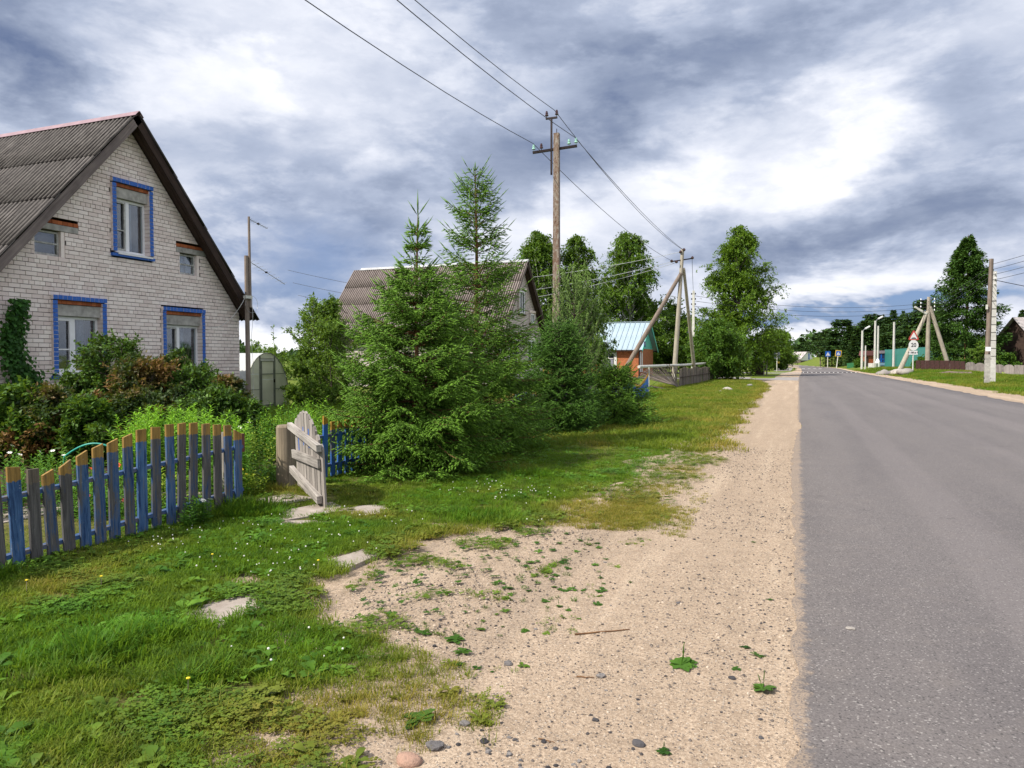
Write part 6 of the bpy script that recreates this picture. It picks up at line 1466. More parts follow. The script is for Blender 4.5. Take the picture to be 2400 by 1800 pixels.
shrub(330, 935, 11.6, 0.8, 61, 'rust', 'dark shrub in the shade behind the lilies', n=60)
shrub(500, 925, 12.0, 0.9, 62, 'shrub', 'deep green shrub behind the right end of the picket fence', n=70)
shrub(240, 845, 13.9, 0.5, 63, 'rust', 'sparse reddish shrub reaching over the left window glass', n=26, tw=16, lv=10)
# vine on the left of the house wall
r = np.random.default_rng(77); e = empty('climbing_vine', (-15.85, 10.95, 0)); tag(e, 'dark green climbing vine on the brick wall at the left edge', 'vine')
m_ = 3600; q = r.uniform(0, 1, m_) ** 1.1; zz_ = 0.2 + 2.75 * q; wv = 0.55 - 0.38 * q + 0.35 * np.clip(0.35 - q, 0, 1)
yy_ = 0.18 * np.sin(zz_ * 2.5) - 0.32 * q + r.normal(0, 1, m_) * wv * 0.42; xx_ = r.uniform(0.0, 0.22, m_) + 0.35 * np.clip(0.4 - q, 0, 1) * r.uniform(0, 2, m_)
V, F, k = scatter(LEAF[0], LEAF[1], np.stack([xx_, yy_, zz_], 1), r.normal(0, .4, (m_, 3)) + [0.2, 0, -.8], 0.10 * r.uniform(.6, 1.2, m_), 0.085, r, spin=r.normal(0, .5, (m_, 3)) + [1.0, 0, .5])
link('leaves', np_mesh('leaves', V, F, MT['vine'], tint=np.repeat(r.uniform(0, 1, m_), k)), e)
V, F = tubes_np([(np.array([(0.05, 0.18 * math.sin(z * 2.5) - .1 * z + o_, z) for z in np.linspace(0, 2.8, 14)]), np.linspace(.02, .006, 14)) for o_ in (-.05, .08)], 5); link('stem', np_mesh('stem', V, F, MT['darkbark']), e)
# ---- lilies: upright stems with whorled narrow leaves
def stem_plant_mesh(seed, H, nl, leaf, asp, matn, curve=0.12, elev=0.4, z0=0.05):
    r = np.random.default_rng(seed); bend = r.normal(0, 0.05, 2); u = np.linspace(z0, 1, nl)
    P = np.stack([bend[0] * u ** 2, bend[1] * u ** 2, H * u], 1); a = np.arange(nl) * 2.4
    D = np.stack([np.cos(a), np.sin(a), elev + 0.8 * (u - 0.5)], 1); up = np.stack([-np.cos(a) * .3, -np.sin(a) * .3, np.ones(nl)], 1)
    T = np.array([(0, 0, 0), (0.5, 0.1, .35), (0, 0, .4), (-.5, .1, .35), (0, -0.9, 1.0)]); TF = np.array([(0, 1, 2), (0, 2, 3), (1, 4, 2), (2, 4, 3)])
    L = leaf * (1.05 - 0.55 * u ** 3) * r.uniform(.8, 1.15, nl)
    V, F, k = scatter(T, TF, P, D, L, L * asp, r, spin=up)
    Vt, Ft = tubes_np([(np.stack([bend[0] * np.linspace(0, 1, 5) ** 2, bend[1] * np.linspace(0, 1, 5) ** 2, H * np.linspace(0, 1, 5)], 1), np.linspace(.007, .004, 5))], 4)
    return np_mesh('stem_plant', np.concatenate([V, Vt]), [F, Ft + len(V)], MT[matn], tint=np.concatenate([np.repeat(r.uniform(.3, 1, nl), k), np.full(len(Vt), .4)]))
LM = [stem_plant_mesh(s, 0.95, 64, 0.14, 0.24, 'lily') for s in range(4)]
for i in range(120):
    px = rp.uniform(285, 575); d = rp.uniform(8.7, 10.6); p_ = at(px, 1000, d); hs = rp.uniform(0.72, 1.02) * (1 - 0.25 * max(0, (px - 480) / 100)) * (0.86 if px < 320 else 1)
    o = link('lily_plant', LM[i % 4], None, (p_[0], p_[1], 0), (rp.uniform(-.08, .08), rp.uniform(-.08, .08), rp.uniform(0, 6))); o.scale = (1.15, 1.15, hs * (1.10 - 0.045 * (d - 8.7)))
    tag(o, 'upright bright green lily stem growing behind the picket fence', 'plant', 'lilies behind the near picket fence')
for k, (px, d) in enumerate([(520, 8.9), (548, 9.0), (565, 8.8), (500, 9.0)]):
    pass
# ---- mixed perennials: clumps
def clump(px, py, d, R, H, seed, matn, label, nst=26, leaf=0.085, asp=.34, name='perennial_clump', nl=22, fl=None, nf=0, fs=0.022, cat='plant', xy=None):
    r = np.random.default_rng(seed); p_ = at(px, py, d) if xy is None else (xy[0], xy[1], 0); e = empty(name, (p_[0], p_[1], 0)); tag(e, label, cat, 'flower bed plants')
    Ps, Ds, Ls, Ti, seg = [], [], [], [], []
    for s_ in range(nst):
        a = r.uniform(0, 6.28); q = math.sqrt(r.uniform(0, 1)); b = np.array([math.cos(a) * R * q * .8, math.sin(a) * R * q * .8, 0]); h = H * (1 - 0.35 * q * q) * r.uniform(.75, 1.05)
        ln = np.array([math.cos(a) * .22 * q, math.sin(a) * .22 * q, 1.0]); u = np.linspace(.12, 1, nl)
        Ps.append(b + ln * (h * u)[:, None]); aa = np.arange(nl) * 2.4 + r.uniform(0, 6)
        Ds.append(np.stack([np.cos(aa), np.sin(aa), 0.25 + .5 * (u - .5)], 1)); Ls.append(leaf * (1.1 - .5 * u) * r.uniform(.8, 1.2, nl)); Ti.append(np.clip(0.25 + .6 * u * r.uniform(.6, 1.3, nl), 0, 1)); seg.append((np.array([b, b + ln * h]), [.004, .003]))
    P, D, L, Ti = [np.concatenate(q) for q in (Ps, Ds, Ls, Ti)]; V, F, k = scatter(LEAF[0], LEAF[1], P, D, L, L * asp, r, spin=np.tile([0, 0, 1.0], (len(P), 1)) + r.normal(0, .25, (len(P), 3)))
    Vt, Ft = tubes_np(seg, 3)
    link('leaves', np_mesh('leaves', V, F, MT[matn], tint=np.repeat(Ti, k)), e); link('stems', np_mesh('stems', Vt, Ft, MT['perennial'], tint=np.full(len(Vt), .5)), e)
    for j in range(nf):
        s_ = r.integers(0, nst); tp = seg[s_][0][1]
        mb = MB()
        for a in range(6): an = a * 1.047; mb.quad([(0, 0, 0), (fs * math.cos(an - .45), fs * math.sin(an - .45), fs * .35), (fs * 1.25 * math.cos(an), fs * 1.25 * math.sin(an), fs * .2), (fs * math.cos(an + .45), fs * math.sin(an + .45), fs * .35)])
        mb.build('flower', MT[fl], e, tuple(tp + np.array([0, 0, .015])), (r.uniform(-.7, .7), r.uniform(-.2, .9), 0))
    return e
clump(35, 1040, 8.0, .55, .62, 101, 'perennial', 'phlox clump at the far left behind the fence', 34)
clump(95, 1030, 8.6, .5, .66, 102, 'perennial', 'phlox clump with white flowers left of the hose', 34, fl='flowerwhite', nf=6, fs=.024)
clump(150, 1045, 8.2, .45, .50, 103, 'perennial', 'leafy clump below the white phlox flowers', 30)
clump(10, 1070, 7.4, .45, .5, 104, 'perennial', 'low leafy clump at the left edge above the soil bed', 28)
clump(225, 1030, 8.3, .42, .62, 105, 'perennial', 'rose bush with one pale pink bloom behind the fence', 30, leaf=.055, asp=.6, fl='flowerpink', nf=2, fs=.024)
clump(262, 1050, 7.9, .3, .52, 106, 'perennial', 'clump with a vivid orange poppy flower', 20, fl='flowerorange', nf=2, fs=.034)
clump(190, 1075, 7.5, .35, .36, 107, 'perennial', 'low dense clump beneath the hose', 28)
clump(240, 1085, 7.3, .3, .34, 108, 'perennial', 'low clump with dark red flowers near the soil', 22, fl='flowerred', nf=3, fs=.02)
clump(330, 1060, 7.7, .4, .5, 109, 'perennial', 'leafy clump at the feet of the lilies', 30)
clump(410, 1060, 7.7, .4, .5, 110, 'yellowgreen', 'yellow green clump behind the middle pickets', 30, fl='floweryellow', nf=4, fs=.018)
clump(480, 1060, 7.9, .4, .52, 111, 'perennial', 'green clump behind the right pickets', 30)
clump(545, 1040, 8.6, .4, .6, 112, 'perennial', 'green clump at the fence end by the opening', 30)
clump(612, 1020, 10.0, .5, .78, 113, 'yellowgreen', 'yellow green clump in the gateway opening', 36)
clump(585, 1000, 11.0, .45, .7, 114, 'perennial', 'tall green clump with a white bloom beyond the opening', 34, fl='flowerwhite', nf=3, fs=.026)
clump(650, 985, 11.4, .6, .95, 115, 'perennial', 'tall leafy clump behind the log post', 44)
clump(700, 970, 12.2, .7, 1.0, 116, 'lily', 'wide bright clump left of the spruces behind the gate', 50, leaf=.12, asp=.2)
clump(760, 965, 12.6, .7, 1.0, 117, 'lily', 'wide bright clump touching the tall spruce', 50, leaf=.12, asp=.2)
clump(575, 1075, 8.6, .25, .35, 118, 'yellowgreen', 'small yellow flowering plant beside the fence end', 18, fl='floweryellow', nf=6, fs=.015)
clump(640, 1070, 9.3, .3, .35, 119, 'perennial', 'low dark green plant above the pink stones', 22)
clump(440, 1120, 7.0, .25, .3, 120, 'perennial', 'low plant with a white bloom by the garden path', 16, fl='flowerwhite', nf=2, fs=.024)
clump(360, 1100, 7.2, .3, .28, 121, 'perennial', 'low plant seen between the middle pickets', 20)
clump(690, 975, 14, .6, .8, 122, 'perennial', 'tall weeds in front of the greenhouse', 44)
clump(620, 985, 12.4, .7, .45, 123, 'perennial', 'green weeds below the greenhouse door', 40)
# hose
p_ = at(150, 1030, 8.4); hz = [(p_[0] + .55 * q * .93, p_[1] + .55 * q * .37, 0.42 + .22 * math.sin(math.pi * (.1 + q * .62))) for q in np.linspace(0, 1, 14)]
MT['hose'] = plain('teal_hose', (0.02, 0.30, 0.24), 0.4)
tag(MB().tube([(hz[0][0] - .03, hz[0][1], 0.1)] + hz + [(hz[-1][0] + .05, hz[-1][1] + .02, 0.2)], 0.011, 7).build('garden_hose', MT['hose'], smooth=True), 'teal green garden hose arching over the flower bed', 'hose')
# soil bed, garden path slabs, step slabs
m, t, b, o = mat('dark_red_soil'); p = wpos(t); n = t.noise(p, 22, 5, .7)
t.l.new(t.ramp(n, [(.3, (.018, .008, .006)), (.6, (.075, .028, .020)), (.8, (.14, .07, .05))]), b.inputs['Base Color']); b.inputs['Roughness'].default_value = .95; t.l.new(t.bump(n, 1, .05), b.inputs['Normal']); MT['soil'] = m
V = np.array([(-14.5, 3.0, .012), (-7.75, 3.0, .012), (-7.55, 6.6, .012), (-6.75, 7.0, .012), (-6.7, 8.6, .012), (-7.2, 10.5, .012), (-9.0, 12.8, .012), (-15.9, 12.0, .012)])
tag(link('flower_bed_soil', np_mesh('soil', V, np.array([[0, 1, 2, 3, 4, 5, 6, 7]]), MT['soil'])), kind='structure')
m, t, b, o = mat('pale_paving_slab'); p = wpos(t); n = t.noise(p, 5, 5, .65); n2 = t.noise(p, 60, 4, .7); r_ = orand(t)
c = t.ramp(n, [(.3, (.24, .195, .16)), (.55, (.36, .31, .27)), (.75, (.48, .43, .38))]); c = t.mix(t.math('MULTIPLY', t.step(n2, .5, .7), .35), c, (.22, .18, .15)); c = t.mix(t.math('MULTIPLY', r_, .25), c, (.30, .26, .23))
t.l.new(c, b.inputs['Base Color']); b.inputs['Roughness'].default_value = .9; t.l.new(t.bump(t.math('ADD', n, n2), .6, .012), b.inputs['Normal']); MT['slab'] = m
def slab(poly, z, label, name='paving_slab', cat='slab', group=None, rz=0):
    P = np.array(poly); c_ = P.mean(0); mb = MB()
    # irregular outline: subdivide and jitter
    Q = []
    for i in range(len(P)):
        a, b_ = P[i] - c_, P[(i + 1) % len(P)] - c_
        for k in range(4): q = a + (b_ - a) * k / 4; Q.append(tuple(q + np.array([rp.uniform(-.012, .012), rp.uniform(-.012, .012)])))
    mb.prism(Q, 'z', -.05, z); o = mb.build(name, MT['slab'], None, (c_[0], c_[1], 0)); tag(o, label, cat, group); return o
k = 0; y = 2.6
while y < 6.35:
    x = -7.35 + 0.10 * math.sin(y) + max(0, y - 5.6) * .9
    for s_ in (0, 1):
        slab([(x - .30 + s_ * .31, y), (x + s_ * .31 - .02, y + rp.uniform(-.02, .02)), (x + s_ * .31 - .02, y + .42), (x - .30 + s_ * .31, y + .42)], .028, 'pale slab of the garden path seen between the pickets', 'path_slab', 'slab', 'garden path slabs')
    y += .46
slab([(-5.85, 6.15), (-5.35, 6.05), (-5.15, 6.9), (-5.65, 7.0)], .018, 'pale worn slab in the gateway between fence end and gate', group='slabs at the gate')
slab([(-5.15, 6.0), (-4.75, 5.75), (-4.45, 6.5), (-4.85, 6.8)], .016, 'shaded slab right under the tip of the open gate', group='slabs at the gate')
slab([(-5.05, 5.55), (-4.9, 5.75), (-4.15, 6.1), (-4.25, 5.95)], .012, 'long narrow slab edge in the grass in front of the gate', group='slabs at the gate')
slab([(-4.6, 6.6), (-4.2, 6.3), (-3.95, 6.6), (-4.3, 6.95)], .006, 'broken slab behind the gate half covered by dry grass', group='slabs at the gate')
slab([(-3.50, 4.70), (-3.22, 4.64), (-3.18, 5.12), (-3.40, 5.22)], .007, 'pale flat stepping stone at the edge of the gravel bay', 'stepping_stone', 'slab', 'stepping stones in the verge')
slab([(-3.62, 3.45), (-3.22, 3.38), (-3.2, 3.85), (-3.5, 3.95)], .008, 'sunken stepping stone half covered with sand and grass', 'stepping_stone', 'slab', 'stepping stones in the verge')
for i, (px, py, s_, lab) in enumerate([(592, 1092, .09, 'dark pink stone lowest in the heap'), (618, 1088, .10, 'reddish stone in the middle of the heap'), (632, 1075, .12, 'large reddish stone with a pale top'), (655, 1062, .11, 'round beige stone next to the log post'), (650, 1085, .09, 'pale small stone at the foot of the post'), (660, 1045, .09, 'upper orange stone beside the post'), (605, 1100, .08, 'small purple stone at the left of the heap'), (92, 1130, .10, 'beige stone in the dark soil bed behind the fence'), (350, 1138, .11, 'pale cube shaped stone by the garden path')]):
    p_ = gnd(px, py + 12); stone((p_[0], p_[1], 0), s_, i, 'pinkstone', lab, 'garden_stone', 'garden stones', .75, seed=i)
for i, (px, py, s_, lab) in enumerate([(1705, 912, .26, 'grey green stone in the verge grass'), (1688, 916, .14, 'small white stone left of the grey green one'), (1758, 903, .22, 'two toned pale stone in the verge'), (1720, 899, .12, 'tiny white stone farther up the verge')]):
    p_ = gnd(px, py + 4); stone((p_[0], p_[1], 0), s_, i, 'stone', lab, 'verge_stone', 'stones in the far verge', .7, seed=i + 2)
# ------------------------------------------------------------------ far trees
def far_conifer_mesh(seed, H, R, n, matn, kind='spruce', size=.55):
    r = np.random.default_rng(seed); q = r.uniform(0, 1, n) ** 0.85
    if kind == 'spruce': z = H * (0.06 + .94 * q); rr = R * (1 - q) ** .75 + .12; lo = .35
    else: z = H * (.30 + .68 * q); rr = R * np.sin(np.pi * (0.12 + .86 * q)) ** .6 * (0.8 + .35 * np.sin(q * 23 + seed)); lo = .2
    lay = np.round(z / .7) * .7; z = z * .45 + lay * .55
    a = r.uniform(0, 6.283, n); rad = rr * np.sqrt(r.uniform(lo ** 2, 1, n)); rad *= 1 + .22 * np.sin(a * 5 + lay * 3.1) 
    P = np.stack([np.cos(a) * rad, np.sin(a) * rad, z - .12 * rad], 1); D = np.stack([np.cos(a), np.sin(a), -.25 + r.normal(0, .35, n)], 1) + r.normal(0, .3, (n, 3))
    L = size * r.uniform(.6, 1.3, n); V, F, k = scatter(LEAF[0], LEAF[1], P, D, L, L * .6, r, spin=np.tile([0, 0, 1.], (n, 1)) + r.normal(0, .5, (n, 3)))
    Vt, Ft = tubes_np([(np.array([(0, 0, -.5), (0.05, 0, H * .5), (0, 0, H * .97)]), [H * .013, H * .008, .02])], 7)
    return np_mesh('far_crown', V, F, MT[matn], tint=np.repeat(np.clip(r.uniform(0, 1, n) * .8 + .25 * np.sin(a * 3 + lay * 2), 0, 1), k)), np_mesh('far_trunk', Vt, Ft, MT['bark'])
FC = [far_conifer_mesh(1, 12, 2.3, 4500, 'farpine', size=.5), far_conifer_mesh(2, 12, 2.8, 4500, 'farpine', 'pine', .52), far_conifer_mesh(3, 12, 2.1, 4500, 'farpine', size=.5), far_conifer_mesh(4, 12, 3.3, 4500, 'farpine', 'pine', .52)]
def far_tree(px, ytop, d, k, label, ws=1.0, name='pine_tree', yb=862, grp='conifers of the wood beyond the road'):
    p_ = at(px, yb, d); z0 = float(zt(p_[0], p_[1])) - .2; h = at(px, ytop, d)[2] - z0; cr, trk = FC[k]
    e = empty(name, (p_[0], p_[1], z0), px * 1.7); tag(e, label, 'tree', grp); s_ = h / 12
    for nm, me in (('crown', cr), ('trunk', trk)): o = link(nm, me, e); o.scale = (s_ * ws * 1.2, s_ * ws * 1.2, s_)
FT = [(1935, 773, 185, 1, 1.1, 'dark pine at the left end of the wood'), (1972, 748, 175, 3, 1.3, 'tall rounded conifer above the tilted crossing sign'), (1914, 780, 285, 1, 1.3, 'far pine behind the bank house'), (1878, 792, 310, 0, 1.4, 'distant spruce above the bend of the road'),
      (1893, 800, 300, 3, 1.1, 'far low pine above the white house'), (1990, 765, 170, 0, 1.2, 'slim spruce beside the rounded conifer'), (2008, 772, 160, 2, 1.4, 'dark spruce behind the leftmost lamp'), (2025, 752, 172, 1, 1.2, 'pine crown between the street lamps'), (2040, 735, 175, 3, 1.0, 'loose high pine above the tallest lamp'),
      (2062, 738, 170, 1, 1.0, 'high pine right of the tallest lamp'), (2078, 744, 165, 0, 1.0, 'spruce behind the thin pale post'), (2092, 728, 168, 2, .8, 'narrow pointed spruce in the wood'), (2112, 742, 160, 1, 1.1, 'pine left of the hump warning sign'), (2128, 755, 155, 3, 1.1, 'broad pine behind the warning triangle'),
      (2115, 730, 175, 0, .5, 'thin spiky spruce top against the sky'), (2150, 735, 150, 0, 1.2, 'spruce left of the three legged pole'), (2160, 702, 150, 3, .9, 'pine with feathery crown above the pole lamp'), (2190, 712, 140, 1, 1.0, 'pale crowned pine beside the big spruce'), (2205, 760, 128, 2, 1.5, 'dark spruce at the left foot of the big spruce'),
      (2140, 790, 140, 2, 1.6, 'low spruce filling the wood edge behind the sign'), (2070, 790, 150, 2, 1.6, 'low spruce behind the small hut'), (2000, 800, 155, 0, 1.6, 'low dark spruce behind the bright green fence'), (1950, 800, 175, 2, 1.6, 'low spruce behind the crossing signs'),
      (1842, 800, 300, 3, 1.4, 'far tree line tree left of the bend'), (1862, 806, 320, 1, 1.3, 'smaller far tree at the bend'), (2372, 800, 125, 0, 1.4, 'dark spruce right of the big spruce behind the house'), (2395, 728, 150, 0, .9, 'spruce top above the grey roof at the right edge')]
for a in FT: far_tree(a[0], a[1], a[2], a[3], a[5], a[4])
# the big spruce on the right
cr, trk = far_conifer_mesh(9, 18, 5.6, 50, 'bigspruce', 'spruce', .62)
def bs_mesh():
    r = np.random.default_rng(91); nbr = 400; m_ = 150; H = 17.6; qb = r.uniform(0.01, .985, nbr) ** .85
    prof = np.interp(qb, [0, .08, .25, .45, .65, .8, .92, 1], [4.2, 4.9, 4.8, 4.2, 3.2, 2.2, 1.1, .25]) * r.uniform(.62, 1.14, nbr); ab = r.uniform(0, 6.283, nbr)
    bi = np.repeat(np.arange(nbr), m_); n = len(bi); u = r.uniform(.12, 1, n) ** .75; rad = prof[bi] * u; w_ = .10 + .20 * rad * (1.15 - u)
    q = qb[bi]; z = H * (.03 + .96 * q) - .16 * rad + .22 * rad * u ** 2 * (1 - q) + r.normal(0, .16, n) - .28 * np.abs(r.normal(0, 1, n)) * (.4 + u * .4)
    a = ab[bi]; lat = r.normal(0, 1, n) * w_; P = np.stack([np.cos(a) * rad - np.sin(a) * lat, np.sin(a) * rad + np.cos(a) * lat, np.maximum(z, .1)], 1); lay = q
    D = np.stack([np.cos(a), np.sin(a), -.15 + r.normal(0, .35, n)], 1) + r.normal(0, .35, (n, 3)); L = .30 * r.uniform(.5, 1.35, n)
    V, F, k = scatter(LEAF[0], LEAF[1], P, D, L, L * .5, r, spin=np.tile([0, 0, 1.], (n, 1)) + r.normal(0, .5, (n, 3)))
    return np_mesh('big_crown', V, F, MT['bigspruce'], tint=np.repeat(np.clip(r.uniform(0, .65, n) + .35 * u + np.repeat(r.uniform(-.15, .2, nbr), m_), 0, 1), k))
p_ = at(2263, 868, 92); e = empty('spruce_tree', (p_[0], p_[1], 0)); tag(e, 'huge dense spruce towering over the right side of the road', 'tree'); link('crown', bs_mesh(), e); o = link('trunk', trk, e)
for i, (px, yt, d, lab) in enumerate([(2305, 805, 84, 'light leafed elder bush behind the scalloped fence'), (2262, 845, 86, 'green bush above the maroon fence'), (2205, 845, 92, 'bush behind the three legged pole'), (2160, 850, 92, 'bush at the foot of the speed limit sign'), (2360, 830, 83, 'dark yew like bush right of the pair of poles'), (2015, 850, 140, 'weeds beside the bright green fence')]):
    p_ = at(px, 870, d); h = at(px, yt, d)[2]; leafy('fence_bush', lab, (p_[0], p_[1], float(zt(p_[0], p_[1])) - .1), max(h, 1.5), 1.3 if i else 1.9, .1, 200 + i, 'apple' if i == 0 else 'bush', 30, 14, 12, .22, .15, stems=3, cat='bush', shape='dome', group='bushes along the right fences')
for i, (px, py, lab) in enumerate([(2345, 882, 'pale green rhubarb like clump right of the pair of poles'), (2255, 876, 'small pale clump left of the pair of poles'), (2285, 877, 'pale clump just left of the wooden pole')]):
    p_ = at(px, py, 66); clump(0, 0, 0, .8, .5, 300 + i, 'yellowgreen', lab, 24, leaf=.3, asp=.6, nl=6, xy=(p_[0], p_[1]), name='verge_clump')
# far woodland mass closing the horizon (nobody could count it)
r = np.random.default_rng(400); n = 26000; aa = r.uniform(-1.15, 0.75, n); rr = r.uniform(330, 430, n); hh = 4.5 + 5 * smooth(aa, -.3, 0) + 2 * np.sin(aa * 31) + 2 * np.sin(aa * 83)
P = np.stack([np.sin(aa) * rr, np.cos(aa) * rr, 0 * rr], 1); P[:, 2] = zt(P[:, 0], P[:, 1]) + hh * r.uniform(0, 1, n) ** .7
V, F, k = scatter(LEAF[0], LEAF[1], P, r.normal(0, 1, (n, 3)), 2.4, 1.6, r); tag(link('distant_wood', np_mesh('distant_wood', V, F, MT['farpine'], tint=np.repeat(r.uniform(0, 1, n), k))), kind='stuff')
# ------------------------------------------------------------------ grass, clover, pebbles (instanced by geometry nodes)
MT['grass'] = grassmat('grass_blades', (0.040, 0.110, 0.010), (0.165, 0.300, 0.018), (0.33, 0.27, 0.055))
MT['grassdark'] = grassmat('rich_grass_blades', (0.036, 0.115, 0.010), (0.130, 0.310, 0.020), (0.24, 0.23, 0.035))
MT['clover'] = grassmat('clover_leaves', (0.035, 0.105, 0.012), (0.125, 0.270, 0.025), (0.19, 0.18, 0.03), .25)
def tuft(seed, nb, H, spread, w, lean=.6, segs=3):
    r = np.random.default_rng(seed); V, F = [], []
    for _ in range(nb):
        a = r.uniform(0, 6.28); rr_ = spread * math.sqrt(r.uniform(0, 1)); b = np.array([rr_ * math.cos(a), rr_ * math.sin(a), 0]); a2 = a + r.normal(0, .9); h = H * r.uniform(.45, 1.1); ln = lean * r.uniform(.2, 1.2) * h
        d = np.array([math.cos(a2), math.sin(a2), 0]); s_ = np.array([-math.sin(a2), math.cos(a2), 0]); i = len(V)
        for k in range(segs):
            u = k / segs; c = b + d * ln * u ** 1.8 + np.array([0, 0, h * (u - .18 * lean * u * u)]); ww = w * (1 - .6 * u) / 2; V += [c - s_ * ww, c + s_ * ww]
        V.append(b + d * ln + np.array([0, 0, h * (1 - .18 * lean - .1 * lean)]))
        for k in range(segs - 1): o_ = i + 2 * k; F += [(o_, o_ + 1, o_ + 3), (o_, o_ + 3, o_ + 2)]
        o_ = i + 2 * (segs - 1); F.append((o_, o_ + 1, o_ + 2))
    return np.array(V), np.array(F)
def cloverpatch(seed, n, R, size, hh=.035):
    r = np.random.default_rng(seed); V, F = [], []
    for _ in range(n):
        a = r.uniform(0, 6.28); q = R * math.sqrt(r.uniform(0, 1)); c = np.array([q * math.cos(a), q * math.sin(a), hh * r.uniform(.3, 1.1)]); s = size * r.uniform(.6, 1.2); a0 = r.uniform(0, 6.28)
        for k in range(3):
            an = a0 + k * 2.09; d = np.array([math.cos(an), math.sin(an), r.uniform(-.1, .3)]); sd = np.array([-math.sin(an), math.cos(an), 0]); i = len(V)
            V += [c, c + d * s * .6 + sd * s * .45, c + d * s * 1.05, c + d * s * .6 - sd * s * .45]; F += [(i, i + 1, i + 2), (i, i + 2, i + 3)]
    return np.array(V), np.array(F)
def rosette(seed, n, L, W, el_=.35, spikes=0):
    r = np.random.default_rng(seed); V, F = [], []
    for k in range(n):
        an = k * 2.4 + r.normal(0, .2); d = np.array([math.cos(an), math.sin(an), 0]); sd = np.array([-math.sin(an), math.cos(an), 0]); l = L * r.uniform(.6, 1.1); e_ = el_ * r.uniform(.3, 1.5); i = len(V)
        for u, w_ in ((0, .06), (.25, .22), (.55, .5), (.8, .38)):
            c = d * l * u + np.array([0, 0, .004 + l * e_ * (u - .75 * u * u)]); V += [c - sd * W * w_, c - np.array([0, 0, .10 * W * w_ * 2]), c + sd * W * w_]
        V.append(d * l + np.array([0, 0, .004 + l * e_ * .22]))
        for s in range(3):
            o_ = i + 3 * s
            F += [(o_, o_ + 1, o_ + 4), (o_, o_ + 4, o_ + 3), (o_ + 1, o_ + 2, o_ + 5), (o_ + 1, o_ + 5, o_ + 4)]
        o_ = i + 9; F += [(o_, o_ + 1, i + 12), (o_ + 1, o_ + 2, i + 12)]
    for k in range(spikes):
        an = r.uniform(0, 6.28); d = np.array([math.cos(an) * .25, math.sin(an) * .25, 1]); h = L * r.uniform(.9, 1.5)
        Vt, Ft = tubes_np([(np.array([(0, 0, 0), d * h * .5, d * h * .55, d * h]), [.0012, .0012, .0032, .0015])], 4); i = len(V); V = list(V) + list(Vt)
        for f in Ft: F += [(i + f[0], i + f[1], i + f[2]), (i + f[0], i + f[2], i + f[3])]
    return np.array(V), np.array(F)
def proto(coll, name, VF, mats_):
    o = bpy.data.objects.new(name, np_mesh(name, VF[0], VF[1], mats_)); coll.objects.link(o); return o
def protos(cname, lst):
    c = bpy.data.collections.new(cname)
    for i, (vf, m_) in enumerate(lst): proto(c, f'{cname}_{i:02d}', vf, m_)
    return c
def instancer(name, P, rotz, scl, idx, dry, coll, tilt=None, kind='stuff', label=None):
    n = len(P); me = bpy.data.meshes.new(name); me.vertices.add(n); me.vertices.foreach_set('co', np.asarray(P, np.float32).reshape(-1)); me.update()
    a = me.attributes.new('rot', 'FLOAT_VECTOR', 'POINT'); R3 = np.zeros((n, 3), np.float32); R3[:, 2] = rotz
    if tilt is not None: R3[:, :2] = tilt
    a.data.foreach_set('vector', R3.reshape(-1))
    S3 = np.asarray(scl, np.float32); S3 = np.stack([S3] * 3, 1) if S3.ndim == 1 else S3
    a = me.attributes.new('scl', 'FLOAT_VECTOR', 'POINT'); a.data.foreach_set('vector', S3.reshape(-1))
    a = me.attributes.new('idx', 'INT', 'POINT'); a.data.foreach_set('value', np.asarray(idx, np.int32))
    a = me.attributes.new('dry', 'FLOAT', 'POINT'); a.data.foreach_set('value', np.asarray(dry, np.float32))
    ng = bpy.data.node_groups.new(name + '_scatter', 'GeometryNodeTree')
    ng.interface.new_socket('Geometry', in_out='INPUT', socket_type='NodeSocketGeometry'); ng.interface.new_socket('Geometry', in_out='OUTPUT', socket_type='NodeSocketGeometry')
    N, Lk = ng.nodes, ng.links; gi = N.new('NodeGroupInput'); go = N.new('NodeGroupOutput'); ip = N.new('GeometryNodeInstanceOnPoints'); ci = N.new('GeometryNodeCollectionInfo')
    ci.inputs['Collection'].default_value = coll; ci.inputs['Separate Children'].default_value = True; ci.inputs['Reset Children'].default_value = True
    def attr(nm, dt):
        q = N.new('GeometryNodeInputNamedAttribute'); q.data_type = dt; q.inputs['Name'].default_value = nm; return q.outputs['Attribute']
    Lk.new(gi.outputs[0], ip.inputs['Points']); Lk.new(ci.outputs[0], ip.inputs['Instance']); ip.inputs['Pick Instance'].default_value = True
    Lk.new(attr('idx', 'INT'), ip.inputs['Instance Index'])
    e2r = N.new('FunctionNodeEulerToRotation'); Lk.new(attr('rot', 'FLOAT_VECTOR'), e2r.inputs[0]); Lk.new(e2r.outputs[0], ip.inputs['Rotation'])
    Lk.new(attr('scl', 'FLOAT_VECTOR'), ip.inputs['Scale']); Lk.new(ip.outputs[0], go.inputs[0])
    o = link(name, me); md = o.modifiers.new('scatter', 'NODES'); md.node_group = ng; return tag(o, label, kind=kind)
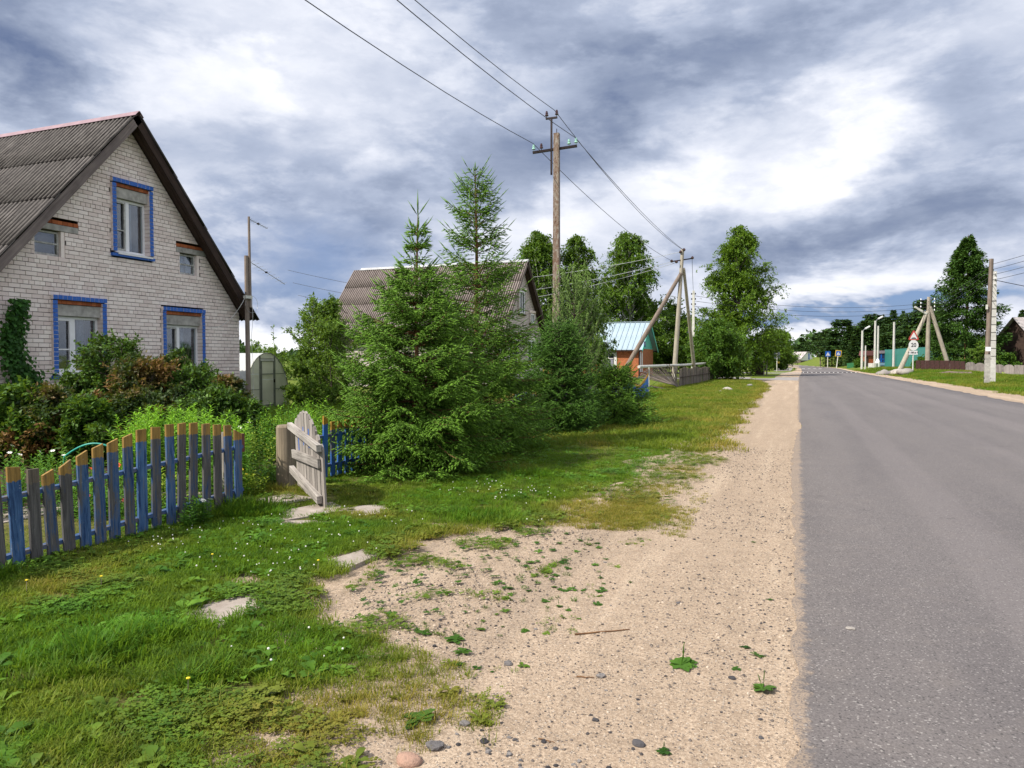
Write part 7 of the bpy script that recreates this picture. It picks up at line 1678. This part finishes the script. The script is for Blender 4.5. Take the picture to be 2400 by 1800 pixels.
GC = protos('grass_tuft', [(tuft(1, 14, .050, .045, .0062, 1.0), MT['grass']), (tuft(2, 14, .065, .05, .0058, .9), MT['grass']), (tuft(3, 14, .038, .05, .006, 1.3), MT['grass']),      # 0-2 mown verge
                           (tuft(4, 18, .12, .05, .0075, .8, 4), MT['grassdark']), (tuft(5, 20, .19, .06, .0080, .9, 4), MT['grassdark']), (tuft(6, 16, .10, .05, .0068, .8), MT['grass']),  # 3-5 tall
                           (cloverpatch(7, 16, .08, .017), MT['clover']), (cloverpatch(8, 14, .09, .021, .05), MT['clover']),                                     # 6-7 clover
                           (tuft(9, 34, .11, .19, .013, .9, 2), MT['grass']), (tuft(10, 34, .09, .22, .014, 1.1, 2), MT['grass']),                                  # 8-9 far, coarse
                           (rosette(11, 9, .085, .034, .5), MT['clover']), (rosette(12, 7, .11, .04, .9), MT['clover'])])                                                  # 10-11 broad leaves
def vnoise(x, y, s, seed):
    r = np.random.default_rng(seed); q = np.zeros_like(x)
    for k in range(7):
        a = r.uniform(0, 6.28); f = s * r.uniform(.5, 1.9); q += np.sin((x * math.cos(a) + y * math.sin(a)) * f + r.uniform(0, 6.28))
    return q / 7 * 2.2
SLABS = [(-5.5, 6.5, .42), (-4.8, 6.27, .36), (-4.6, 5.84, .28), (-3.33, 4.93, .30), (-3.4, 3.66, .27), (-4.27, 6.62, .30)]
def verge_density(x, y):
    s = G(y) - x
    d = 0.5 + s / 0.26 + vnoise(x, y, 5, 3) * 0.7 + vnoise(x, y, 15, 4) * 0.4
    d = np.clip(d, 0, 1)
    for sx, sy, sr in SLABS: d *= np.clip((np.hypot((x - sx), (y - sy)) - sr * .50) / (sr * .45), 0, 1)
    # worn spots
    for sx, sy, sr in [(-3.6, 2.45, .14), (-4.6, 3.4, .16), (-3.05, 3.15, .12), (-4.1, 4.9, .15), (-2.93, 2.46, .16), (-3.9, 3.05, .14), (-3.75, 4.15, .20), (-2.5, 2.75, .14), (-5.1, 6.9, .3), (-2.05, 2.45, .10), (-4.35, 2.6, .12)]: d *= np.clip((np.hypot(x - sx, (y - sy) * 1.6) - sr * .6) / (sr * .6), 0.12, 1)
    # bare ground under the spruces
    for sx, sy, sr in [(-5.2, 9.3, 1.15), (-5.4, 11.8, 1.2), (-5.6, 13.8, .9), (-5.1, 15.6, 1.1), (-4.3, 17.9, .9)]: d *= np.clip((np.hypot(x - sx, y - sy) - sr * .6) / (sr * .5), 0.05, 1)
    return d
def dryness(x, y):
    q = .55 * np.clip(vnoise(x, y, 3.1, 71) - .25, 0, 1) + 0.9 * np.exp(-(((x + 1.85) / .55) ** 2 + ((y - 7.4) / 1.3) ** 2)) + .8 * np.exp(-(((x + 4.15) / .5) ** 2 + ((y - 6.35) / .3) ** 2))
    q += 0.45 * np.clip(1 - (G(y) - x) / .7, 0, 1) + .28 * smooth(y, 9, 22) * (0.5 + .5 * vnoise(x, y, 1.2, 9))
    q += 0.5 * np.exp(-(((x + 1.75) / .35) ** 2 + ((y - 2.75) / .5) ** 2))
    return np.clip(q + .12 * vnoise(x, y, 2.5, 8), 0, 1)
r = np.random.default_rng(500)
def bed(n, x0, x1, y0, y1, dens):
    x = r.uniform(x0, x1, n); y = r.uniform(y0, y1, n); k = r.uniform(0, 1, n) < dens(x, y); return x[k], y[k]
X1, Y1 = bed(26000, -5.9, -1.0, 1.7, 6.2, verge_density)
X2, Y2 = bed(17000, -6.1, -0.9, 6.2, 13.5, verge_density)
x = np.concatenate([X1, X2]); y = np.concatenate([Y1, Y2]); n = len(x)
tall = vnoise(x, y, 3.2, 11) * .6 + .45 * np.exp(-((x + 5.45) / .2) ** 2) + .35 * smooth(-x, 2.6, 4.2) * (1 - smooth(y, 2.5, 4.2)) + 1.3 * np.exp(-(((x + 3.45) / .32) ** 2 + ((y - 2.95) / .5) ** 2)) + 1.2 * np.exp(-(((x + 2.75) / .25) ** 2 + ((y - 2.75) / .35) ** 2)) + 1.5 * np.exp(-(((x + 5.45) / .3) ** 2 + ((y - 6.15) / .3) ** 2)) - .9 * smooth(x, -2.6, -1.9)
clv = .75 * vnoise(x, y, 5.5, 12) + .25 * vnoise(x, y, 1.5, 13) - .12 + .7 * np.exp(-(((x + 3.6) / .5) ** 2 + ((y - 4.7) / 1.0) ** 2)) + .4 * np.clip(1 - (G(y) - x) / .8, 0, 1)
u = r.uniform(0, 1, n); idx = r.integers(0, 3, n)
idx = np.where((clv > .40) & (u < .38), 6 + r.integers(0, 2, n), idx)
idx = np.where((tall > .75) & (u < .7), np.where(tall > 1.2, 4, np.where(r.uniform(0, 1, n) < .5, 3, 5)), idx)
idx = np.where(r.uniform(0, 1, n) < .035 + .10 * (vnoise(x, y, 4, 77) > .75), 10 + r.integers(0, 2, n), idx)
sc_ = r.uniform(.7, 1.25, n) * np.where(x > -2.2, .72, 1.0) * np.where(tall > 1.2, r.uniform(.7, 1.15, n), 1)
instancer('verge_grass', np.stack([x, y, 0 * x + .0], 1), r.uniform(0, 6.28, n), sc_, idx, dryness(x, y), GC, r.normal(0, .12, (n, 2)))
# farther verge
def dfar(x, y): return np.clip(.5 + (G(y) - x) / .35 + .5 * vnoise(x, y, 3, 21), 0, 1) * np.where((y > 62.5) & (y < 75), 0, 1)
x, y = bed(15000, -8.0, -0.8, 13.0, 62, dfar); n = len(x)
instancer('verge_grass_farther', np.stack([x, y, zt(x, y)], 1), r.uniform(0, 6.28, n), r.uniform(.7, 1.2, n) * (1 + y / 90), 8 + r.integers(0, 2, n), dryness(x, y) + .15, GC, r.normal(0, .1, (n, 2)))
# right verge
def dr(x, y): return np.clip(.5 + (x - (roadc(y) + roadh(y)) - 1.9 + .9 * smooth(y, 70, 140)) / .35 + .5 * vnoise(x, y, 2, 22), 0, 1)
x, y = bed(16000, 8.5, 24, 30, 125, dr); n = len(x)
instancer('right_verge_grass', np.stack([x, y, zt(x, y)], 1), r.uniform(0, 6.28, n), r.uniform(1.0, 1.8, n) * (1 + y / 120), 8 + r.integers(0, 2, n), np.clip(.2 + .35 * vnoise(x, y, .7, 23), 0, 1), GC, r.normal(0, .1, (n, 2)))
# garden lawn behind the picket fence and around the gate
def dg(x, y): return np.clip(1 - (np.abs(x + 7.35) < .42) * (y < 6.4), 0, 1) * (1 - ((x < -7.7) & (y < 6.8)) * 1.0)
x, y = bed(9000, -7.9, -5.75, 2.0, 9.5, dg); n = len(x)
instancer('garden_lawn', np.stack([x, y, 0 * x], 1), r.uniform(0, 6.28, n), r.uniform(.7, 1.1, n), r.integers(0, 3, n), np.clip(.25 + .2 * vnoise(x, y, 3, 31), 0, 1), GC, r.normal(0, .12, (n, 2)))
x, y = bed(14000, -22, -6, 9.5, 34, lambda x, y: 1.0 * (x > -15.8 + 0 * x)); n = len(x)
instancer('garden_weeds', np.stack([x, y, 0 * x], 1), r.uniform(0, 6.28, n), r.uniform(1.2, 2.8, n), 8 + r.integers(0, 2, n), np.full(n, .05), GC, r.normal(0, .1, (n, 2)))
# gravel pebbles: fine ones as one mass
MT['pebble'] = stonemat('pebble_stone', (0.05, 0.045, 0.048), (0.22, 0.18, 0.15), (0.66, 0.54, 0.42))
MT['darkstone'] = stonemat('dark_clods', (0.035, 0.032, 0.036), (0.09, 0.085, 0.09), (0.24, 0.22, 0.21))
PC = bpy.data.collections.new('pebble_shapes')
for s in range(4):
    me = stone_mesh(40 + s, 1); me.materials.append(MT['pebble']); o = bpy.data.objects.new(f'pebble_shape_{s}', me); PC.objects.link(o)
def dp(x, y): return np.clip(.3 + .7 * (x - G(y)) / .3, 0, 1) * np.where(x > .12, .0, 1) * np.clip(.55 + .5 * vnoise(x, y, 2.2, 41), .15, 1)
x, y = bed(42000, -3.3, 0.05, 2.0, 14, dp); n = len(x); keep = r.uniform(0, 1, n) < np.clip(6 / y, 0, 1) ** .6; x, y = x[keep], y[keep]; n = len(x)
s_ = .0026 + .0075 * r.uniform(0, 1, n) ** 3.5; s_ *= (1 + y * .05)
instancer('gravel_pebbles', np.stack([x, y, .003 + s_ * .15], 1), r.uniform(0, 6.28, n), np.stack([s_, s_ * .8, s_ * .55], 1), r.integers(0, 4, n), 0 * x, PC, r.normal(0, .2, (n, 2)))
# larger stones lying on the sand, one by one
for i in range(90):
    y = 2.3 + 6.5 * rp.random() ** 1.6; x = rp.uniform(max(-3.0, float(G(y)) + .1), -.1)
    if i < 26: x, y = -1.05 + rp.gauss(0, .16), 2.72 + rp.gauss(0, .09)
    s1 = rp.choice([.007, .009, .011, .015]) * (1 if i % 9 else 1.6); me = SM[i % 6]
    stone((x, y, .003), s1, rp.uniform(0, 6), 'darkstone', 'small grey stone lying loose on the sandy gravel shoulder', 'loose_stone', 'loose stones on the gravel shoulder', .55, seed=i)
for (px, py, s1, lab) in [(955, 1785, .055, 'pale pink stone at the bottom edge of the gravel'), (1018, 1755, .04, 'purplish grey stone near the bottom edge beside the grass'), (1495, 1745, .03, 'darkest flat stone near the bottom middle'), (1090, 1700, .026, 'dark lump beside a tiny red chip'), (1395, 1690, .020, 'oval black pebble in the lower gravel'), (1408, 1588, .025, 'dark clod right of the short twig'), (1190, 1558, .026, 'grey stone with pointed top on the left of the gravel'), (1590, 1415, .02, 'rounded grey pebble in the mid gravel'), (1715, 1592, .020, 'dark flat pebble left of the rosette near the asphalt')]:
    p_ = gnd(px, py); stone((p_[0], p_[1], .003), s1, px, 'pinkstone' if 'pale' in lab else 'darkstone', lab, 'loose_stone', None, .55, seed=px)
# twigs
def twig(a, b, rad, lab, k=0):
    a, b = Vector(gnd(*a)), Vector(gnd(*b)); pts = [a.lerp(b, q / 7) + Vector((0, rp.uniform(-.006, .006), .008)) for q in range(8)]
    tag(MB().tube(pts, [rad * (1 - .5 * q / 7) for q in range(8)], 6).build('twig', MT['bark']), lab, 'twig')
twig((1348, 1489), (1475, 1478), .006, 'long thin brown twig lying on the gravel'); twig((1352, 1588), (1392, 1592), .004, 'short twig beside a dark clod'); twig((1262, 1735), (1300, 1745), .003, 'thin curved twig near the bottom of the gravel')
MT['plantain'] = grassmat('plantain_leaves', (0.022, 0.070, 0.010), (0.085, 0.185, 0.020), (0.12, 0.12, 0.03), .2)
# plantain rosettes in the gravel, one by one
RM = [np_mesh(f'rosette', *rosette(60 + s, 9 + s % 3, .075, .036, .4, spikes=s % 3), MT['plantain']) for s in range(7)] + [np_mesh('gravel_weed', *tuft(80 + s, 16 + 4 * s, .05, .035, .006, 1.3), MT['plantain']) for s in range(3)] + [np_mesh('gravel_weed', *cloverpatch(90 + s, 16, .05, .016, .02), MT['plantain']) for s in range(2)]
for me in RM:
    a = me.attributes.new('dry', 'FLOAT', 'POINT')
def weed(x, y, s1, lab, grp, name='plantain', me=None):
    o = link(name, me or RM[rp.randrange(12) if grp else rp.randrange(7)], None, (x, y, .004), (rp.uniform(-.15, .15), rp.uniform(-.15, .15), rp.uniform(0, 6.28))); o.scale = (s1, s1, s1); tag(o, lab, 'weed', grp)
for (px, py, s1, lab) in [(1597, 1562, 1.1, 'largest plantain in the middle of the gravel near the asphalt'), (1618, 1558, .8, 'plantain leaves beside the largest one in the middle gravel'), (1788, 1618, .95, 'plantain rosette with open leaves next to the asphalt edge'), (1775, 1538, .6, 'small plantain just above the rosette by the asphalt'), (1748, 1520, .5, 'smaller plantain left of the one above the rosette'), (1725, 1570, .4, 'tiny plantain between dark pebbles near the asphalt'),
                          (1068, 1502, 1.0, 'plantain with a tall seed spike at the left of the gravel'), (1085, 1530, .8, 'dense grassy rosette under the tall spiked plantain'), (985, 1690, 1.4, 'big plantain at the grass edge near the bottom'), (1555, 1765, .5, 'small weed near the bottom of the gravel'), (1805, 1407, .4, 'small weed in the gravel close to the asphalt'), (1765, 1272, .4, 'upper small weed near the asphalt')]:
    p_ = gnd(px, py); weed(p_[0], p_[1], s1, lab, None)
for i in range(260):
    t_ = rp.random(); cx0, cy0 = rp.choice([(-2.6, 4.5), (-2.2, 5.2), (-2.4, 5.9), (-1.9, 4.3), (-2.9, 4.9), (-1.75, 5.2), (-2.0, 6.1), (-2.3, 3.9), (-1.95, 3.7), (-1.5, 4.7)])
    x, y = cx0 + rp.gauss(0, .28), cy0 + rp.gauss(0, .35)
    if x < G(y) or x > -1.0: continue
    weed(x, y, rp.uniform(.2, .6) * (1.0 if rp.random() < .8 else 1.2), 'small green weed sprouting in the sandy gravel bay', 'weeds in the gravel bay', 'gravel_weed')
# small sparse grass tufts in the bay
def db(x, y): return np.clip((vnoise(x, y, 6, 51) - .35) * 2, 0, 1) * np.clip((x - G(y)) / .1, 0, 1) * np.clip((-1.2 - x) / .8, 0, 1)
x, y = bed(9000, -3.2, -1.1, 3.4, 6.9, db); n = len(x)
instancer('sparse_bay_grass', np.stack([x, y, 0 * x + .003], 1), r.uniform(0, 6.28, n), r.uniform(.25, .55, n), r.choice([0, 2, 6, 10], n), np.full(n, .3), GC, r.normal(0, .15, (n, 2)))
x, y = bed(6000, -2.3, -0.95, 6.6, 9.6, lambda x, y: np.exp(-(((x + 1.55) / .5) ** 2 + ((y - 7.3) / 1.2) ** 4)) * np.clip(.6 + vnoise(x, y, 6, 52), 0, 1)); n = len(x)
instancer('dry_grass_patch', np.stack([x, y, 0 * x + .003], 1), r.uniform(0, 6.28, n), r.uniform(.5, .8, n), r.integers(0, 3, n), np.full(n, .85), GC, r.normal(0, .15, (n, 2)))
# clover heads, buttercups, dandelion in the verge
def head_mesh(matn, rad):
    import bmesh
    bm = bmesh.new(); bmesh.ops.create_icosphere(bm, subdivisions=1, radius=rad); me = bpy.data.meshes.new('flower_head'); bm.to_mesh(me); bm.free(); me.materials.append(MT[matn]); return me
FH = bpy.data.collections.new('flower_heads')
for i, (mn, rad) in enumerate([('flowerwhite', .007), ('flowerwhite', .006)]): FH.objects.link(bpy.data.objects.new(f'flower_head_{i}', head_mesh(mn, rad)))
x, y = bed(560, -5.4, -2.2, 2.3, 9, lambda x, y: verge_density(x, y) * np.clip(vnoise(x, y, 2.2, 12) + .35 + 1.2 * np.exp(-(((x + 3.7) / .4) ** 2 + ((y - 4.4) / .5) ** 2)), 0, 1)); n = len(x)
instancer('clover_flowers', np.stack([x, y, r.uniform(.035, .07, n)], 1), 0 * x, r.uniform(.6, 1.1, n), r.integers(0, 2, n), 0 * x, FH)
YH = head_mesh('floweryellow', .011)
for i, (px, py) in enumerate([(237, 1385), (62, 1395), (497, 1330), (745, 1345), (440, 1640)]):
    p_ = gnd(px, py); e = empty('yellow_flower', (p_[0], p_[1], 0)); tag(e, 'small yellow flower on a short stem in the verge grass', 'flower', 'yellow flowers in the verge')
    MB().tube([(0, 0, 0), (.005, 0, .10)], .0015, 4).build('stem', MT['hose'] if False else MT['polewood'], e); o = link('flower_head', YH, e, (.005, 0, .105)); o.scale = (1, 1, .5)
# worn bare spots and dark pebble on the asphalt
p_ = gnd(1993, 1479); stone((p_[0], p_[1], .016), .035, .2, 'stone', 'flat dark clod lying on the asphalt', 'asphalt_clod', None, .2, seed=3)
